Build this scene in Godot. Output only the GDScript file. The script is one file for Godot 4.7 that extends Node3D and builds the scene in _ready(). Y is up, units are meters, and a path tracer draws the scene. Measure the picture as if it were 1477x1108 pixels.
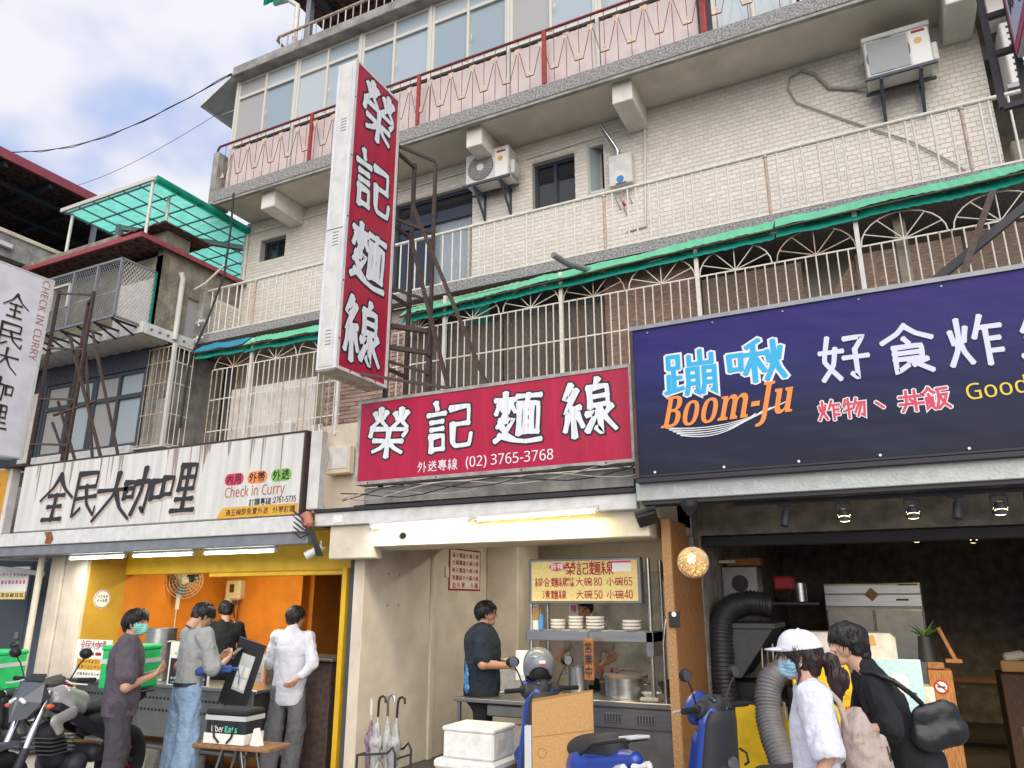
extends Node3D

# ------------------------------------------------------------------ mesh builder
class MB:
	var v := PackedVector3Array()
	var n := PackedVector3Array()
	var ix := PackedInt32Array()

	func tri(a: Vector3, b: Vector3, c: Vector3) -> void:      # counter-clockwise seen from the front
		var nn := (b - a).cross(c - a).normalized()
		var k := v.size()
		v.append(a); v.append(b); v.append(c)
		n.append(nn); n.append(nn); n.append(nn)
		ix.append(k); ix.append(k + 2); ix.append(k + 1)

	func quad(a: Vector3, b: Vector3, c: Vector3, d: Vector3) -> void:
		var nn := (b - a).cross(c - a)
		if nn.length_squared() < 1e-14:
			nn = (c - a).cross(d - a)
		nn = nn.normalized()
		var k := v.size()
		v.append(a); v.append(b); v.append(c); v.append(d)
		for i in 4:
			n.append(nn)
		for i in [0, 2, 1, 0, 3, 2]:
			ix.append(k + i)

	func quad4(a: Vector3, b: Vector3, c: Vector3, d: Vector3) -> MB:
		quad(a, b, c, d)
		return self

	func quad_out(a: Vector3, b: Vector3, c: Vector3, d: Vector3, o: Vector3) -> void:
		if (b - a).cross(c - a).dot((a + c) * 0.5 - o) >= 0.0:
			quad(a, b, c, d)
		else:
			quad(d, c, b, a)

	func tri_out(a: Vector3, b: Vector3, c: Vector3, o: Vector3) -> void:
		if (b - a).cross(c - a).dot((a + b + c) / 3.0 - o) >= 0.0:
			tri(a, b, c)
		else:
			tri(a, c, b)

	func box(c: Vector3, s: Vector3, b: Basis = Basis()) -> MB:
		var x := b.x * s.x * 0.5
		var y := b.y * s.y * 0.5
		var z := b.z * s.z * 0.5
		quad(c - x - y + z, c + x - y + z, c + x + y + z, c - x + y + z)
		quad(c + x - y - z, c - x - y - z, c - x + y - z, c + x + y - z)
		quad(c + x - y + z, c + x - y - z, c + x + y - z, c + x + y + z)
		quad(c - x - y - z, c - x - y + z, c - x + y + z, c - x + y - z)
		quad(c - x + y + z, c + x + y + z, c + x + y - z, c - x + y - z)
		quad(c - x - y - z, c + x - y - z, c + x - y + z, c - x - y + z)
		return self

	func span(a: Vector3, b: Vector3) -> MB:                    # box between two corners
		return box((a + b) * 0.5, (b - a).abs())

	func bbox(c: Vector3, s: Vector3, e: float, b: Basis = Basis()) -> MB:   # chamfered box
		var h := s * 0.5
		e = min(e, min(h.x, min(h.y, h.z)) * 0.9)
		for ax in 3:
			var a1 := (ax + 1) % 3
			var a2 := (ax + 2) % 3
			for sg in [-1.0, 1.0]:
				var q := []
				for w in [[-1.0, -1.0], [1.0, -1.0], [1.0, 1.0], [-1.0, 1.0]]:
					var p := Vector3()
					p[ax] = sg * h[ax]; p[a1] = w[0] * (h[a1] - e); p[a2] = w[1] * (h[a2] - e)
					q.append(c + b * p)
				quad_out(q[0], q[1], q[2], q[3], c)
			for s1 in [-1.0, 1.0]:
				for s2 in [-1.0, 1.0]:
					var q := []
					for w in [[0, -1.0], [0, 1.0], [1, 1.0], [1, -1.0]]:
						var p := Vector3()
						p[ax] = w[1] * (h[ax] - e)
						p[a1] = s1 * (h[a1] - (e if w[0] == 0 else 0.0))
						p[a2] = s2 * (h[a2] - (0.0 if w[0] == 0 else e))
						q.append(c + b * p)
					quad_out(q[0], q[1], q[2], q[3], c)
		for sx in [-1.0, 1.0]:
			for sy in [-1.0, 1.0]:
				for sz in [-1.0, 1.0]:
					var q := []
					for ax in 3:
						var p := Vector3(sx * (h.x - e), sy * (h.y - e), sz * (h.z - e))
						p[ax] = [sx, sy, sz][ax] * h[ax]
						q.append(c + b * p)
					tri_out(q[0], q[1], q[2], c)
		return self

	func bar(a: Vector3, b: Vector3, w: float, d: float = -1.0) -> MB:       # square bar between two points
		if d < 0.0:
			d = w
		var y := (b - a).normalized()
		var x := y.cross(Vector3.BACK if absf(y.z) < 0.9 else Vector3.RIGHT).normalized()
		return box((a + b) * 0.5, Vector3(w, (b - a).length(), d), Basis(x, y, x.cross(y)))

	func tube(p: Array, r, sides: int = 8, caps: bool = true) -> MB:         # r is a number or one radius per point
		var rings := []
		var t0: Vector3 = (p[1] - p[0]).normalized()
		var x := t0.cross(Vector3.UP if absf(t0.y) < 0.9 else Vector3.RIGHT).normalized()
		for i in p.size():
			var t: Vector3
			if i == 0:
				t = t0
			elif i == p.size() - 1:
				t = (p[i] - p[i - 1]).normalized()
			else:
				t = ((p[i] - p[i - 1]).normalized() + (p[i + 1] - p[i]).normalized()).normalized()
			x = (x - t * x.dot(t)).normalized()
			var y := t.cross(x)
			var rr: float = r[i] if r is Array else float(r)
			var k := v.size()
			var sl := 0.0
			if r is Array:
				var i0 := maxi(i - 1, 0)
				var i1 := mini(i + 1, p.size() - 1)
				sl = (float(r[i1]) - float(r[i0])) / maxf((p[i1] - p[i0]).length(), 1e-5)
			for s in sides:
				var a := TAU * s / sides
				var d := x * cos(a) + y * sin(a)
				v.append(p[i] + d * rr); n.append((d - t * sl).normalized())
			rings.append(k)
		for i in p.size() - 1:
			for s in sides:
				var s2 := (s + 1) % sides
				var a: int = rings[i] + s
				var b: int = rings[i] + s2
				var c: int = rings[i + 1] + s2
				var d: int = rings[i + 1] + s
				for q in [a, c, b, a, d, c]:
					ix.append(q)
		if caps:
			for e in [0, p.size() - 1]:
				var k := v.size()
				var nn: Vector3 = (p[0] - p[1]).normalized() if e == 0 else (p[e] - p[e - 1]).normalized()
				for s in sides:
					v.append(v[rings[e] + s]); n.append(nn)
				for s in range(1, sides - 1):
					if e == 0:
						ix.append(k); ix.append(k + s); ix.append(k + s + 1)
					else:
						ix.append(k); ix.append(k + s + 1); ix.append(k + s)
		return self

	func lathe(pr: Array, sides: int, xf: Transform3D = Transform3D(), smooth: bool = false) -> MB:   # profile of Vector2(radius, height), bottom to top
		for i in pr.size() - 1:
			var a: Vector2 = pr[i]
			var b: Vector2 = pr[i + 1]
			var na := Vector2(b.y - a.y, a.x - b.x).normalized()
			var nb := na
			if smooth:
				if i > 0:
					var z: Vector2 = pr[i - 1]
					na = (na + Vector2(a.y - z.y, z.x - a.x).normalized()).normalized()
				if i < pr.size() - 2:
					var z: Vector2 = pr[i + 2]
					nb = (nb + Vector2(z.y - b.y, b.x - z.x).normalized()).normalized()
			var k := v.size()
			for s in sides + 1:
				var an := TAU * s / sides
				var d := Vector3(cos(an), 0, -sin(an))
				v.append(xf * (d * a.x + Vector3.UP * a.y)); n.append((xf.basis * (d * na.x + Vector3.UP * na.y)).normalized())
				v.append(xf * (d * b.x + Vector3.UP * b.y)); n.append((xf.basis * (d * nb.x + Vector3.UP * nb.y)).normalized())
			for s in sides:
				var q := k + s * 2
				for w in [q, q + 3, q + 2, q, q + 1, q + 3]:
					ix.append(w)
		return self

	func prism(poly: PackedVector2Array, depth: float, xf: Transform3D = Transform3D()) -> MB:   # outline in local xy, from z = 0 to depth
		if Geometry2D.is_polygon_clockwise(poly):
			poly.reverse()
		var t := Geometry2D.triangulate_polygon(poly)
		for i in range(0, t.size(), 3):
			var a := poly[t[i]]
			var b := poly[t[i + 1]]
			var c := poly[t[i + 2]]
			if (b - a).cross(c - a) < 0:
				var w := b
				b = c
				c = w
			tri(xf * Vector3(a.x, a.y, depth), xf * Vector3(b.x, b.y, depth), xf * Vector3(c.x, c.y, depth))
			tri(xf * Vector3(a.x, a.y, 0), xf * Vector3(c.x, c.y, 0), xf * Vector3(b.x, b.y, 0))
		for i in poly.size():
			var a := poly[i]
			var b := poly[(i + 1) % poly.size()]
			quad(xf * Vector3(a.x, a.y, 0), xf * Vector3(b.x, b.y, 0), xf * Vector3(b.x, b.y, depth), xf * Vector3(a.x, a.y, depth))
		return self

	func ball(c: Vector3, r: Vector3, sides: int = 16) -> MB:
		var pr := []
		var m := sides / 2
		for i in m + 1:
			var a := PI * i / m - PI / 2
			pr.append(Vector2(maxf(cos(a), 0.001), sin(a)))
		return lathe(pr, sides, Transform3D(Basis.from_scale(r), c), true)

	func mesh() -> ArrayMesh:
		var a := []
		a.resize(Mesh.ARRAY_MAX)
		a[Mesh.ARRAY_VERTEX] = v
		a[Mesh.ARRAY_NORMAL] = n
		a[Mesh.ARRAY_INDEX] = ix
		var m := ArrayMesh.new()
		m.add_surface_from_arrays(Mesh.PRIMITIVE_TRIANGLES, a)
		return m

# ------------------------------------------------------------------ signed distance field, meshed as surface nets
class Field:
	var o: Vector3
	var h: float
	var nx: int
	var ny: int
	var nz: int
	var d := PackedFloat32Array()

	func _init(lo: Vector3, hi: Vector3, cell: float) -> void:
		o = lo; h = cell
		nx = int(ceil((hi.x - lo.x) / cell)) + 1
		ny = int(ceil((hi.y - lo.y) / cell)) + 1
		nz = int(ceil((hi.z - lo.z) / cell)) + 1
		d.resize(nx * ny * nz)
		d.fill(9.0)

	# tapered capsule a-b; sq squeezes space along the unit vector sd (values above 1 make it thinner that way); k is the blend radius; dig removes instead
	func cap(a: Vector3, b: Vector3, ra: float, rb: float, k: float = 0.02, sd: Vector3 = Vector3.ZERO, sq: float = 1.0, dig: bool = false) -> void:
		var m: float = maxf(ra, rb) + k + h * 2.5
		var lo := Vector3(minf(a.x, b.x), minf(a.y, b.y), minf(a.z, b.z)) - Vector3.ONE * m
		var hi := Vector3(maxf(a.x, b.x), maxf(a.y, b.y), maxf(a.z, b.z)) + Vector3.ONE * m
		var x0: int = maxi(0, int((lo.x - o.x) / h)); var x1: int = mini(nx - 1, int((hi.x - o.x) / h))
		var y0: int = maxi(0, int((lo.y - o.y) / h)); var y1: int = mini(ny - 1, int((hi.y - o.y) / h))
		var z0: int = maxi(0, int((lo.z - o.z) / h)); var z1: int = mini(nz - 1, int((hi.z - o.z) / h))
		var e := sq - 1.0
		var ab := b - a
		ab += sd * (ab.dot(sd) * e)
		var il: float = 1.0 / maxf(ab.length_squared(), 1e-9)
		var dr := rb - ra
		for z in range(z0, z1 + 1):
			for y in range(y0, y1 + 1):
				var i := (z * ny + y) * nx + x0
				for x in range(x0, x1 + 1):
					var p := Vector3(o.x + x * h, o.y + y * h, o.z + z * h) - a
					if e != 0.0:
						p += sd * (p.dot(sd) * e)
					var t := clampf(p.dot(ab) * il, 0.0, 1.0)
					var s := (p - ab * t).length() - ra - dr * t
					var w := d[i]
					if dig:
						s = -s
						var q := k - absf(w - s)
						d[i] = maxf(w, s) + (q * q * 0.25 / k if q > 0.0 else 0.0)
					else:
						var q := k - absf(w - s)
						d[i] = minf(w, s) - (q * q * 0.25 / k if q > 0.0 else 0.0)
					i += 1

	func chain(p: Array, r: Array, k: float = 0.02) -> void:
		for i in p.size() - 1:
			cap(p[i], p[i + 1], r[i], r[i + 1], k)

	func cut(p: Vector3, nn: Vector3) -> void:                  # keeps what lies behind the plane
		var i := 0
		for z in nz:
			for y in ny:
				var q := (Vector3(o.x, o.y + y * h, o.z + z * h) - p).dot(nn)
				for x in nx:
					var s := q + x * h * nn.x
					if s > d[i]:
						d[i] = s
					i += 1

	func rough(amp: float, freq: float, seed_: int, st: Vector3 = Vector3.ONE) -> void:   # folds and wrinkles
		var f := FastNoiseLite.new()
		f.seed = seed_; f.frequency = freq; f.fractal_octaves = 2
		var i := 0
		var lim := amp + h * 2.0
		for z in nz:
			for y in ny:
				for x in nx:
					var w := d[i]
					if w < lim and w > -lim:
						d[i] = w + amp * f.get_noise_3d((o.x + x * h) * st.x, (o.y + y * h) * st.y, (o.z + z * h) * st.z)
					i += 1

	func into(mb: MB, xf: Transform3D = Transform3D()) -> MB:
		var base := mb.v.size()
		var id := PackedInt32Array()
		id.resize(d.size())
		id.fill(-1)
		var sy := nx
		var sz := nx * ny
		var near := h * 7.0
		for z in nz - 1:
			for y in ny - 1:
				var i := (z * ny + y) * nx
				for x in nx - 1:
					var w := d[i]
					if w < near and w > -near:
						var c0 := d[i]; var c1 := d[i + 1]; var c2 := d[i + sy]; var c3 := d[i + sy + 1]
						var c4 := d[i + sz]; var c5 := d[i + sz + 1]; var c6 := d[i + sz + sy]; var c7 := d[i + sz + sy + 1]
						var ins := int(c0 < 0) + int(c1 < 0) + int(c2 < 0) + int(c3 < 0) + int(c4 < 0) + int(c5 < 0) + int(c6 < 0) + int(c7 < 0)
						if ins > 0 and ins < 8:
							var g := Vector3((c1 + c3 + c5 + c7) - (c0 + c2 + c4 + c6), (c2 + c3 + c6 + c7) - (c0 + c1 + c4 + c5), (c4 + c5 + c6 + c7) - (c0 + c1 + c2 + c3)) * 0.25
							var av := (c0 + c1 + c2 + c3 + c4 + c5 + c6 + c7) * 0.125
							var gl: float = maxf(g.length_squared(), 1e-12)
							var q := -g * (av / gl)
							q = q.clamp(Vector3(-0.5, -0.5, -0.5), Vector3(0.5, 0.5, 0.5)) + Vector3(0.5, 0.5, 0.5)
							id[i] = mb.v.size()
							mb.v.append(xf * (o + (Vector3(x, y, z) + q) * h))
							mb.n.append((xf.basis * g).normalized())
					i += 1
		for z in range(1, nz - 1):
			for y in range(1, ny - 1):
				var i := (z * ny + y) * nx + 1
				for x in range(1, nx - 1):
					var w := d[i]
					if w < near and w > -near:
						var ins := w < 0.0
						if ins != (d[i + 1] < 0.0):
							_face(mb, id[i], id[i - sy], id[i - sy - sz], id[i - sz], ins)
						if ins != (d[i + sy] < 0.0):
							_face(mb, id[i], id[i - sz], id[i - sz - 1], id[i - 1], ins)
						if ins != (d[i + sz] < 0.0):
							_face(mb, id[i], id[i - 1], id[i - 1 - sy], id[i - sy], ins)
					i += 1
		return mb

	func _face(mb: MB, a: int, b: int, c: int, e: int, ins: bool) -> void:
		if a < 0 or b < 0 or c < 0 or e < 0:
			return
		if ins:
			mb.ix.append(a); mb.ix.append(c); mb.ix.append(b); mb.ix.append(a); mb.ix.append(e); mb.ix.append(c)
		else:
			mb.ix.append(a); mb.ix.append(b); mb.ix.append(c); mb.ix.append(a); mb.ix.append(c); mb.ix.append(e)

# ------------------------------------------------------------------ objects
var M := {}
var TX := {}
var taken := {}
var rng := RandomNumberGenerator.new()

func numbered(called: String) -> String:
	if not taken.has(called):
		taken[called] = 0
		return called
	taken[called] += 1
	return "%s_%03d" % [called, taken[called]]

func tag(o: Node, label: String, category: String, group: String = "") -> Node:
	o.set_meta("label", label)
	o.set_meta("category", category)
	if group != "":
		o.set_meta("group", group)
	return o

func thing(called: String, label: String, category: String, at: Vector3 = Vector3.ZERO, turn: float = 0.0, group: String = "") -> Node3D:
	var o := Node3D.new()
	o.name = numbered(called)
	add_child(o)
	o.position = at
	o.rotation.y = turn
	tag(o, label, category, group)
	return o

func put(called: String, mesh: Mesh, m: Material, parent: Node, at: Vector3 = Vector3.ZERO, b: Basis = Basis()) -> MeshInstance3D:
	var o := MeshInstance3D.new()
	o.mesh = mesh
	o.material_override = m
	o.transform = Transform3D(b, at)
	if parent == self:
		o.name = numbered(called)
		add_child(o)
	else:
		o.name = called
		parent.add_child(o, true)
	return o

func part(called: String, mb: MB, m: Material, parent: Node) -> MeshInstance3D:
	return put(called, mb.mesh(), m, parent)

func struct(called: String, mb: MB, m: Material) -> MeshInstance3D:
	var o := part(called, mb, m, self)
	o.set_meta("kind", "structure")
	return o

func boxp(called: String, a: Vector3, b: Vector3, m: Material, parent: Node, bevel: float = 0.0) -> MeshInstance3D:   # a part that is one box between corners
	var mb := MB.new()
	if bevel > 0.0:
		mb.bbox((a + b) * 0.5, (b - a).abs(), bevel)
	else:
		mb.span(a, b)
	return part(called, mb, m, parent)

func copy(o: Node3D, at: Vector3, label: String = "", group: String = "") -> Node3D:
	var c: Node3D = o.duplicate()
	var nm := String(o.name)
	c.name = numbered(nm)
	add_child(c)
	c.position = at
	if label != "":
		c.set_meta("label", label)
	if group != "":
		c.set_meta("group", group)
	return c

# ------------------------------------------------------------------ textures and materials
func noise_img(seed_: int, freq: float, oct: int, lo: float, hi: float, size: int = 256, kind: int = 3, gain: float = 0.5) -> Image:
	var f := FastNoiseLite.new()
	f.seed = seed_; f.frequency = freq; f.fractal_octaves = oct; f.fractal_gain = gain
	f.noise_type = kind as FastNoiseLite.NoiseType
	if oct <= 1:
		f.fractal_type = FastNoiseLite.FRACTAL_NONE
	var im := f.get_seamless_image(size, size)
	var by := im.get_data()
	var out := PackedByteArray()
	out.resize(size * size * 3)
	for i in size * size:
		var q: int = int(clampf((lo + (hi - lo) * by[i] / 255.0), 0.0, 1.0) * 255.0)
		out[i * 3] = q; out[i * 3 + 1] = q; out[i * 3 + 2] = q
	return Image.create_from_data(size, size, false, Image.FORMAT_RGB8, out)

func make_textures() -> void:
	TX.grain = ImageTexture.create_from_image(noise_img(3, 0.16, 3, 0.90, 1.02))
	TX.stain = ImageTexture.create_from_image(noise_img(7, 0.012, 5, 0.90, 1.03, 512))
	TX.grime = ImageTexture.create_from_image(noise_img(11, 0.014, 5, 0.72, 1.08, 512))
	TX.speck = ImageTexture.create_from_image(noise_img(5, 0.42, 2, 0.42, 1.25, 256))
	TX.wood = ImageTexture.create_from_image(noise_img(9, 0.05, 4, 0.62, 1.10, 512))
	TX.rust = ImageTexture.create_from_image(noise_img(21, 0.03, 5, 0.15, 1.35, 512))
	var b := noise_img(13, 0.10, 4, 0.0, 1.0)
	b.bump_map_to_normal_map(3.0)
	TX.bump = ImageTexture.create_from_image(b)
	var c := noise_img(14, 0.02, 3, 0.0, 1.0)
	c.bump_map_to_normal_map(9.0)
	TX.folds = ImageTexture.create_from_image(c)
	var w := noise_img(15, 0.45, 2, 0.0, 1.0)
	w.bump_map_to_normal_map(2.0)
	TX.weave = ImageTexture.create_from_image(w)

# base colour as sRGB hex, roughness, metalness, a tone texture and its repeats per metre, a bump and its repeats per metre
func mat(key: String, hex: String, rough: float = 0.7, metal: float = 0.0, tex: String = "", sc = 1.0, bump: String = "", depth: float = 0.4) -> StandardMaterial3D:
	var m := StandardMaterial3D.new()
	m.albedo_color = Color(hex)
	m.roughness = rough
	m.metallic = metal
	if tex != "" or bump != "":
		m.uv1_triplanar = true
		m.uv1_world_triplanar = true
		m.uv1_triplanar_sharpness = 4.0
		m.uv1_scale = sc if sc is Vector3 else Vector3.ONE * float(sc)
	if tex != "":
		m.albedo_texture = TX[tex]
	if bump != "":
		m.normal_enabled = true
		m.normal_texture = TX[bump]
		m.normal_scale = depth
	M[key] = m
	return m

func glass(key: String, hex: String, alpha: float, rough: float = 0.02) -> StandardMaterial3D:
	var m := StandardMaterial3D.new()
	m.albedo_color = Color(Color(hex), alpha)
	m.transparency = BaseMaterial3D.TRANSPARENCY_ALPHA
	m.roughness = rough
	m.metallic_specular = 0.6
	M[key] = m
	return m

func glow(key: String, hex: String, e: float) -> StandardMaterial3D:
	var m := StandardMaterial3D.new()
	m.albedo_color = Color(hex)
	m.emission_enabled = true
	m.emission = Color(hex)
	m.emission_energy_multiplier = e
	M[key] = m
	return m

# ------------------------------------------------------------------ lettering: strokes on a 100 x 100 square, y down
var RAD := {
	"fire": [[18,28,28,52],[82,22,70,48],[50,4,50,40,38,68,10,96],[50,44,66,72,92,94]],
	"wood": [[8,36,92,36],[50,4,50,98],[48,38,30,66,8,82],[52,38,70,64,94,82]],
	"cover": [[8,20,6,70],[8,24,92,24,86,66]],
	"say": [[48,0,54,11],[8,22,92,22],[22,38,78,38],[22,53,78,53],[20,68,20,96],[20,68,80,68,80,96],[20,94,80,94]],
	"self": [[12,12,86,12,84,48],[14,48,84,48],[16,48,14,84,26,94,84,94,94,72]],
	"wheat": [[12,14,88,14],[50,2,50,48],[28,20,14,42],[28,24,40,36],[72,20,60,40],[72,24,90,40],[48,48,20,70],[34,58,78,58,50,84,14,98],[34,66,60,86,98,98]],
	"face": [[6,8,94,8],[50,8,40,26],[14,28,14,96],[14,28,86,28,86,96],[38,30,38,92],[62,30,62,92],[38,50,62,50],[38,70,62,70],[14,94,86,94]],
	"silk": [[48,2,20,24,52,28],[70,14,24,50,80,46],[50,48,50,98],[28,62,10,86],[70,60,90,82]],
	"spring": [[50,0,40,12],[22,14,22,48],[22,14,78,14,78,48],[22,31,78,31],[22,47,78,47],[50,50,50,97,38,90],[12,62,38,62,8,92],[84,54,62,70],[54,62,96,96]],
	"dusk": [[44,4,10,50],[40,20,88,20,60,64,14,96],[34,38,56,58]],
	"omen": [[40,4,40,98],[42,40,86,62]],
	"walk": [[20,6,32,20],[8,38,34,38,16,62,36,74,8,92],[8,88,34,84,60,94,98,92]],
	"gate": [[30,4,40,18],[72,2,60,18],[14,26,86,26],[8,50,92,50],[50,26,46,62,10,94],[52,56,90,90]],
	"專": [[10,10,90,10],[50,0,50,48],[22,20,22,42],[22,20,78,20,78,42],[22,31,78,31],[22,42,78,42],[14,54,84,52],[70,46,84,58],[6,66,94,66],[68,58,68,96,54,92],[26,74,38,86]],
	"roof": [[50,2,34,30,4,58],[52,8,70,34,98,56]],
	"king": [[14,8,86,8],[20,48,80,48],[6,94,94,94],[50,8,50,94]],
	"民": [[14,8,84,8,84,36],[14,36,84,36],[14,8,14,94,40,80],[14,60,92,56],[50,36,62,70,94,94,96,78]],
	"大": [[6,36,94,36],[50,4,46,46,6,96],[52,42,68,72,96,96]],
	"mouth": [[12,14,16,88],[12,14,88,14,84,88],[14,84,84,84]],
	"power": [[8,32,88,32,80,92,60,84],[46,4,42,50,8,96]],
	"mile": [[20,6,20,52],[20,6,80,6,80,52],[20,29,80,29],[20,52,80,52],[50,6,50,92],[16,72,84,72],[4,94,96,94]],
	"woman": [[40,4,20,56,78,96],[68,30,54,66,10,96],[4,36,96,36]],
	"child": [[14,10,82,10,50,36],[50,36,50,96,32,88],[4,52,96,52]],
	"eat": [[46,24,54,34],[24,42,76,42,76,68],[24,55,76,55],[24,68,76,68],[26,42,26,94,48,82],[84,72,60,82],[50,70,92,97]],
	"sudden": [[34,4,8,44],[26,26,94,26],[46,26,46,98],[46,50,86,50],[46,74,90,74]],
	"foot": [[24,6,24,34],[24,6,76,6,76,34],[24,34,76,34],[50,36,50,86],[50,58,84,58],[22,52,22,86],[6,92,94,84]],
	"hill": [[50,4,50,90],[12,36,12,90,88,90],[88,36,88,90]],
	"moon": [[20,6,20,60,6,96],[20,6,84,6,84,94,68,88],[22,34,82,34],[22,60,82,60]],
	"grain": [[76,2,22,16],[6,34,94,34],[50,12,50,98],[48,38,8,78],[52,38,94,76]],
	"ox": [[26,6,8,40],[18,28,90,28],[4,64,94,52],[54,2,54,98]],
	"knife": [[30,4,6,48],[22,26,90,26,80,92,62,84],[50,28,16,74],[70,28,34,92]],
	"丼": [[6,32,94,32],[4,64,96,64],[34,6,32,64,14,96],[66,6,66,96],[46,44,56,54]],
	"turn": [[14,10,86,8],[24,10,22,60,6,96],[26,36,80,36,58,72,20,96],[36,46,60,76,96,96]],
	"clan": [[48,0,54,10],[8,16,8,32],[8,16,92,16,88,30],[24,38,76,38],[8,56,92,56],[50,56,50,96,38,90],[28,68,12,88],[72,68,88,86]],
	"drops": [[24,8,60,22],[10,38,48,50],[12,94,64,62]],
	"blue": [[14,10,86,10],[20,24,80,24],[4,38,96,38],[50,2,50,38],[24,48,24,80,16,98],[24,48,78,48,78,96,66,92],[26,62,76,62],[26,76,76,76]],
	"小": [[50,4,50,94,36,86],[24,34,6,74],[74,32,94,70]],
	"stone": [[6,12,94,12],[50,12,8,66],[34,44,34,92],[34,44,84,44,84,92],[34,90,84,90]],
	"bend": [[48,0,54,10],[8,16,8,34],[8,16,92,16,88,32],[30,34,8,62],[28,44,48,44,14,92],[24,58,36,66],[58,42,86,42,84,66,74,64],[58,42,58,86,68,94,92,92,94,78]],
	"営": [[20,4,28,16],[50,0,50,14],[80,2,70,16],[8,22,8,38],[8,22,92,22,88,36],[28,38,28,58],[28,38,72,38,72,58],[28,58,72,58],[18,68,18,98],[18,68,82,68,82,98],[18,96,82,96]],
	"業": [[38,2,38,22],[62,2,62,22],[18,8,28,20],[84,6,72,20],[6,24,94,24],[34,28,40,36],[66,28,60,36],[14,40,86,40],[20,52,80,52],[4,66,96,66],[50,40,50,98],[48,66,8,94],[52,66,92,94]],
	"中": [[12,22,14,64],[12,22,88,22,86,64],[14,62,86,62],[50,2,50,98]],
	"內": [[14,26,14,96],[14,26,86,26,86,94,72,90],[50,4,48,40,26,74],[50,40,72,70]],
	"用": [[20,8,20,60,6,96],[20,8,84,8,84,94,70,90],[22,34,82,34],[22,60,82,60],[52,8,52,94]],
	"帶": [[4,16,96,16],[24,2,24,30],[50,2,50,30],[76,2,76,30],[24,30,76,30],[8,40,8,56],[8,40,92,40,88,54],[24,58,24,88],[24,58,78,58,78,86,68,84],[50,48,50,98]],
	"nail": [[6,14,94,14],[52,14,52,92,34,84]],
	"shell": [[22,4,22,74],[22,4,78,4,78,74],[22,27,78,27],[22,50,78,50],[22,74,78,74],[36,78,10,98],[64,78,90,98]],
	"lattice": [[8,10,92,10],[12,22,88,22],[2,36,98,36],[32,2,32,36],[68,2,68,36],[18,46,18,98],[18,46,84,46,84,96,74,94],[50,36,50,84],[20,64,82,64],[2,80,98,80]],
	"五": [[12,10,88,10],[46,10,36,92],[20,46,76,46,72,92],[4,94,96,94]],
	"免": [[36,2,12,28],[30,12,66,12,54,28],[16,30,84,30,84,54],[16,30,16,54],[16,54,84,54],[48,30,40,66,8,96],[58,54,58,90,92,92,96,76]],
	"即": [[12,8,48,8,48,46],[12,27,48,27],[12,46,48,46],[12,8,12,90,44,74],[40,62,54,84],[62,10,94,10,92,64,78,60],[62,10,62,98]],
	"費": [[14,6,86,6,86,16],[14,16,86,16],[14,16,12,30,92,28,88,38],[38,0,36,36],[62,0,62,38],[26,44,26,80],[26,44,74,44,74,80],[26,56,74,56],[26,68,74,68],[26,80,74,80],[38,82,14,98],[62,82,88,98]],
	"滿": [[14,8,28,18],[6,36,24,44],[8,94,30,60],[36,16,96,16],[52,4,52,26],[78,4,78,26],[52,26,78,26],[38,40,38,98],[38,40,94,40,94,94],[66,28,66,90],[48,52,56,72],[80,52,88,72]],
	"insect": [[50,2,50,80],[16,20,16,54],[16,20,84,20,84,54],[16,54,84,54],[6,84,90,78],[76,66,94,92]],
	"can": [[4,10,96,10],[78,10,78,94,60,88],[14,34,14,68],[14,34,54,34,54,68],[14,66,54,66]],
	"man": [[70,2,10,56],[50,34,50,98]],
	"sun": [[24,4,24,36],[24,4,76,4,76,36],[24,20,76,20],[24,36,76,36],[6,48,94,48],[36,48,8,76],[30,60,90,60,80,94,66,90],[52,60,22,92],[70,60,46,96]],
	"hemp": [[50,0,56,10],[10,14,94,14],[16,14,14,60,4,98],[24,42,58,42],[40,24,40,96],[40,46,24,74],[60,42,96,42],[78,24,78,96],[78,46,62,74]],
	"spicy": [[26,2,30,10],[6,14,48,14],[16,22,20,34],[40,20,34,34],[4,38,50,38],[8,58,48,58],[28,38,28,98],[54,16,98,16],[58,32,58,54],[58,32,94,32,94,54],[58,54,94,54],[76,2,76,98],[74,58,54,82],[78,58,98,82]],
	"、": [[30,34,60,62]],
	"half": [[18,20,82,20],[8,60,92,60],[50,4,50,60],[22,60,14,94],[48,60,60,92]],
	"生": [[30,6,10,44],[24,28,90,28],[14,58,86,58],[4,92,96,92],[52,4,52,92]],
}
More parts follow.
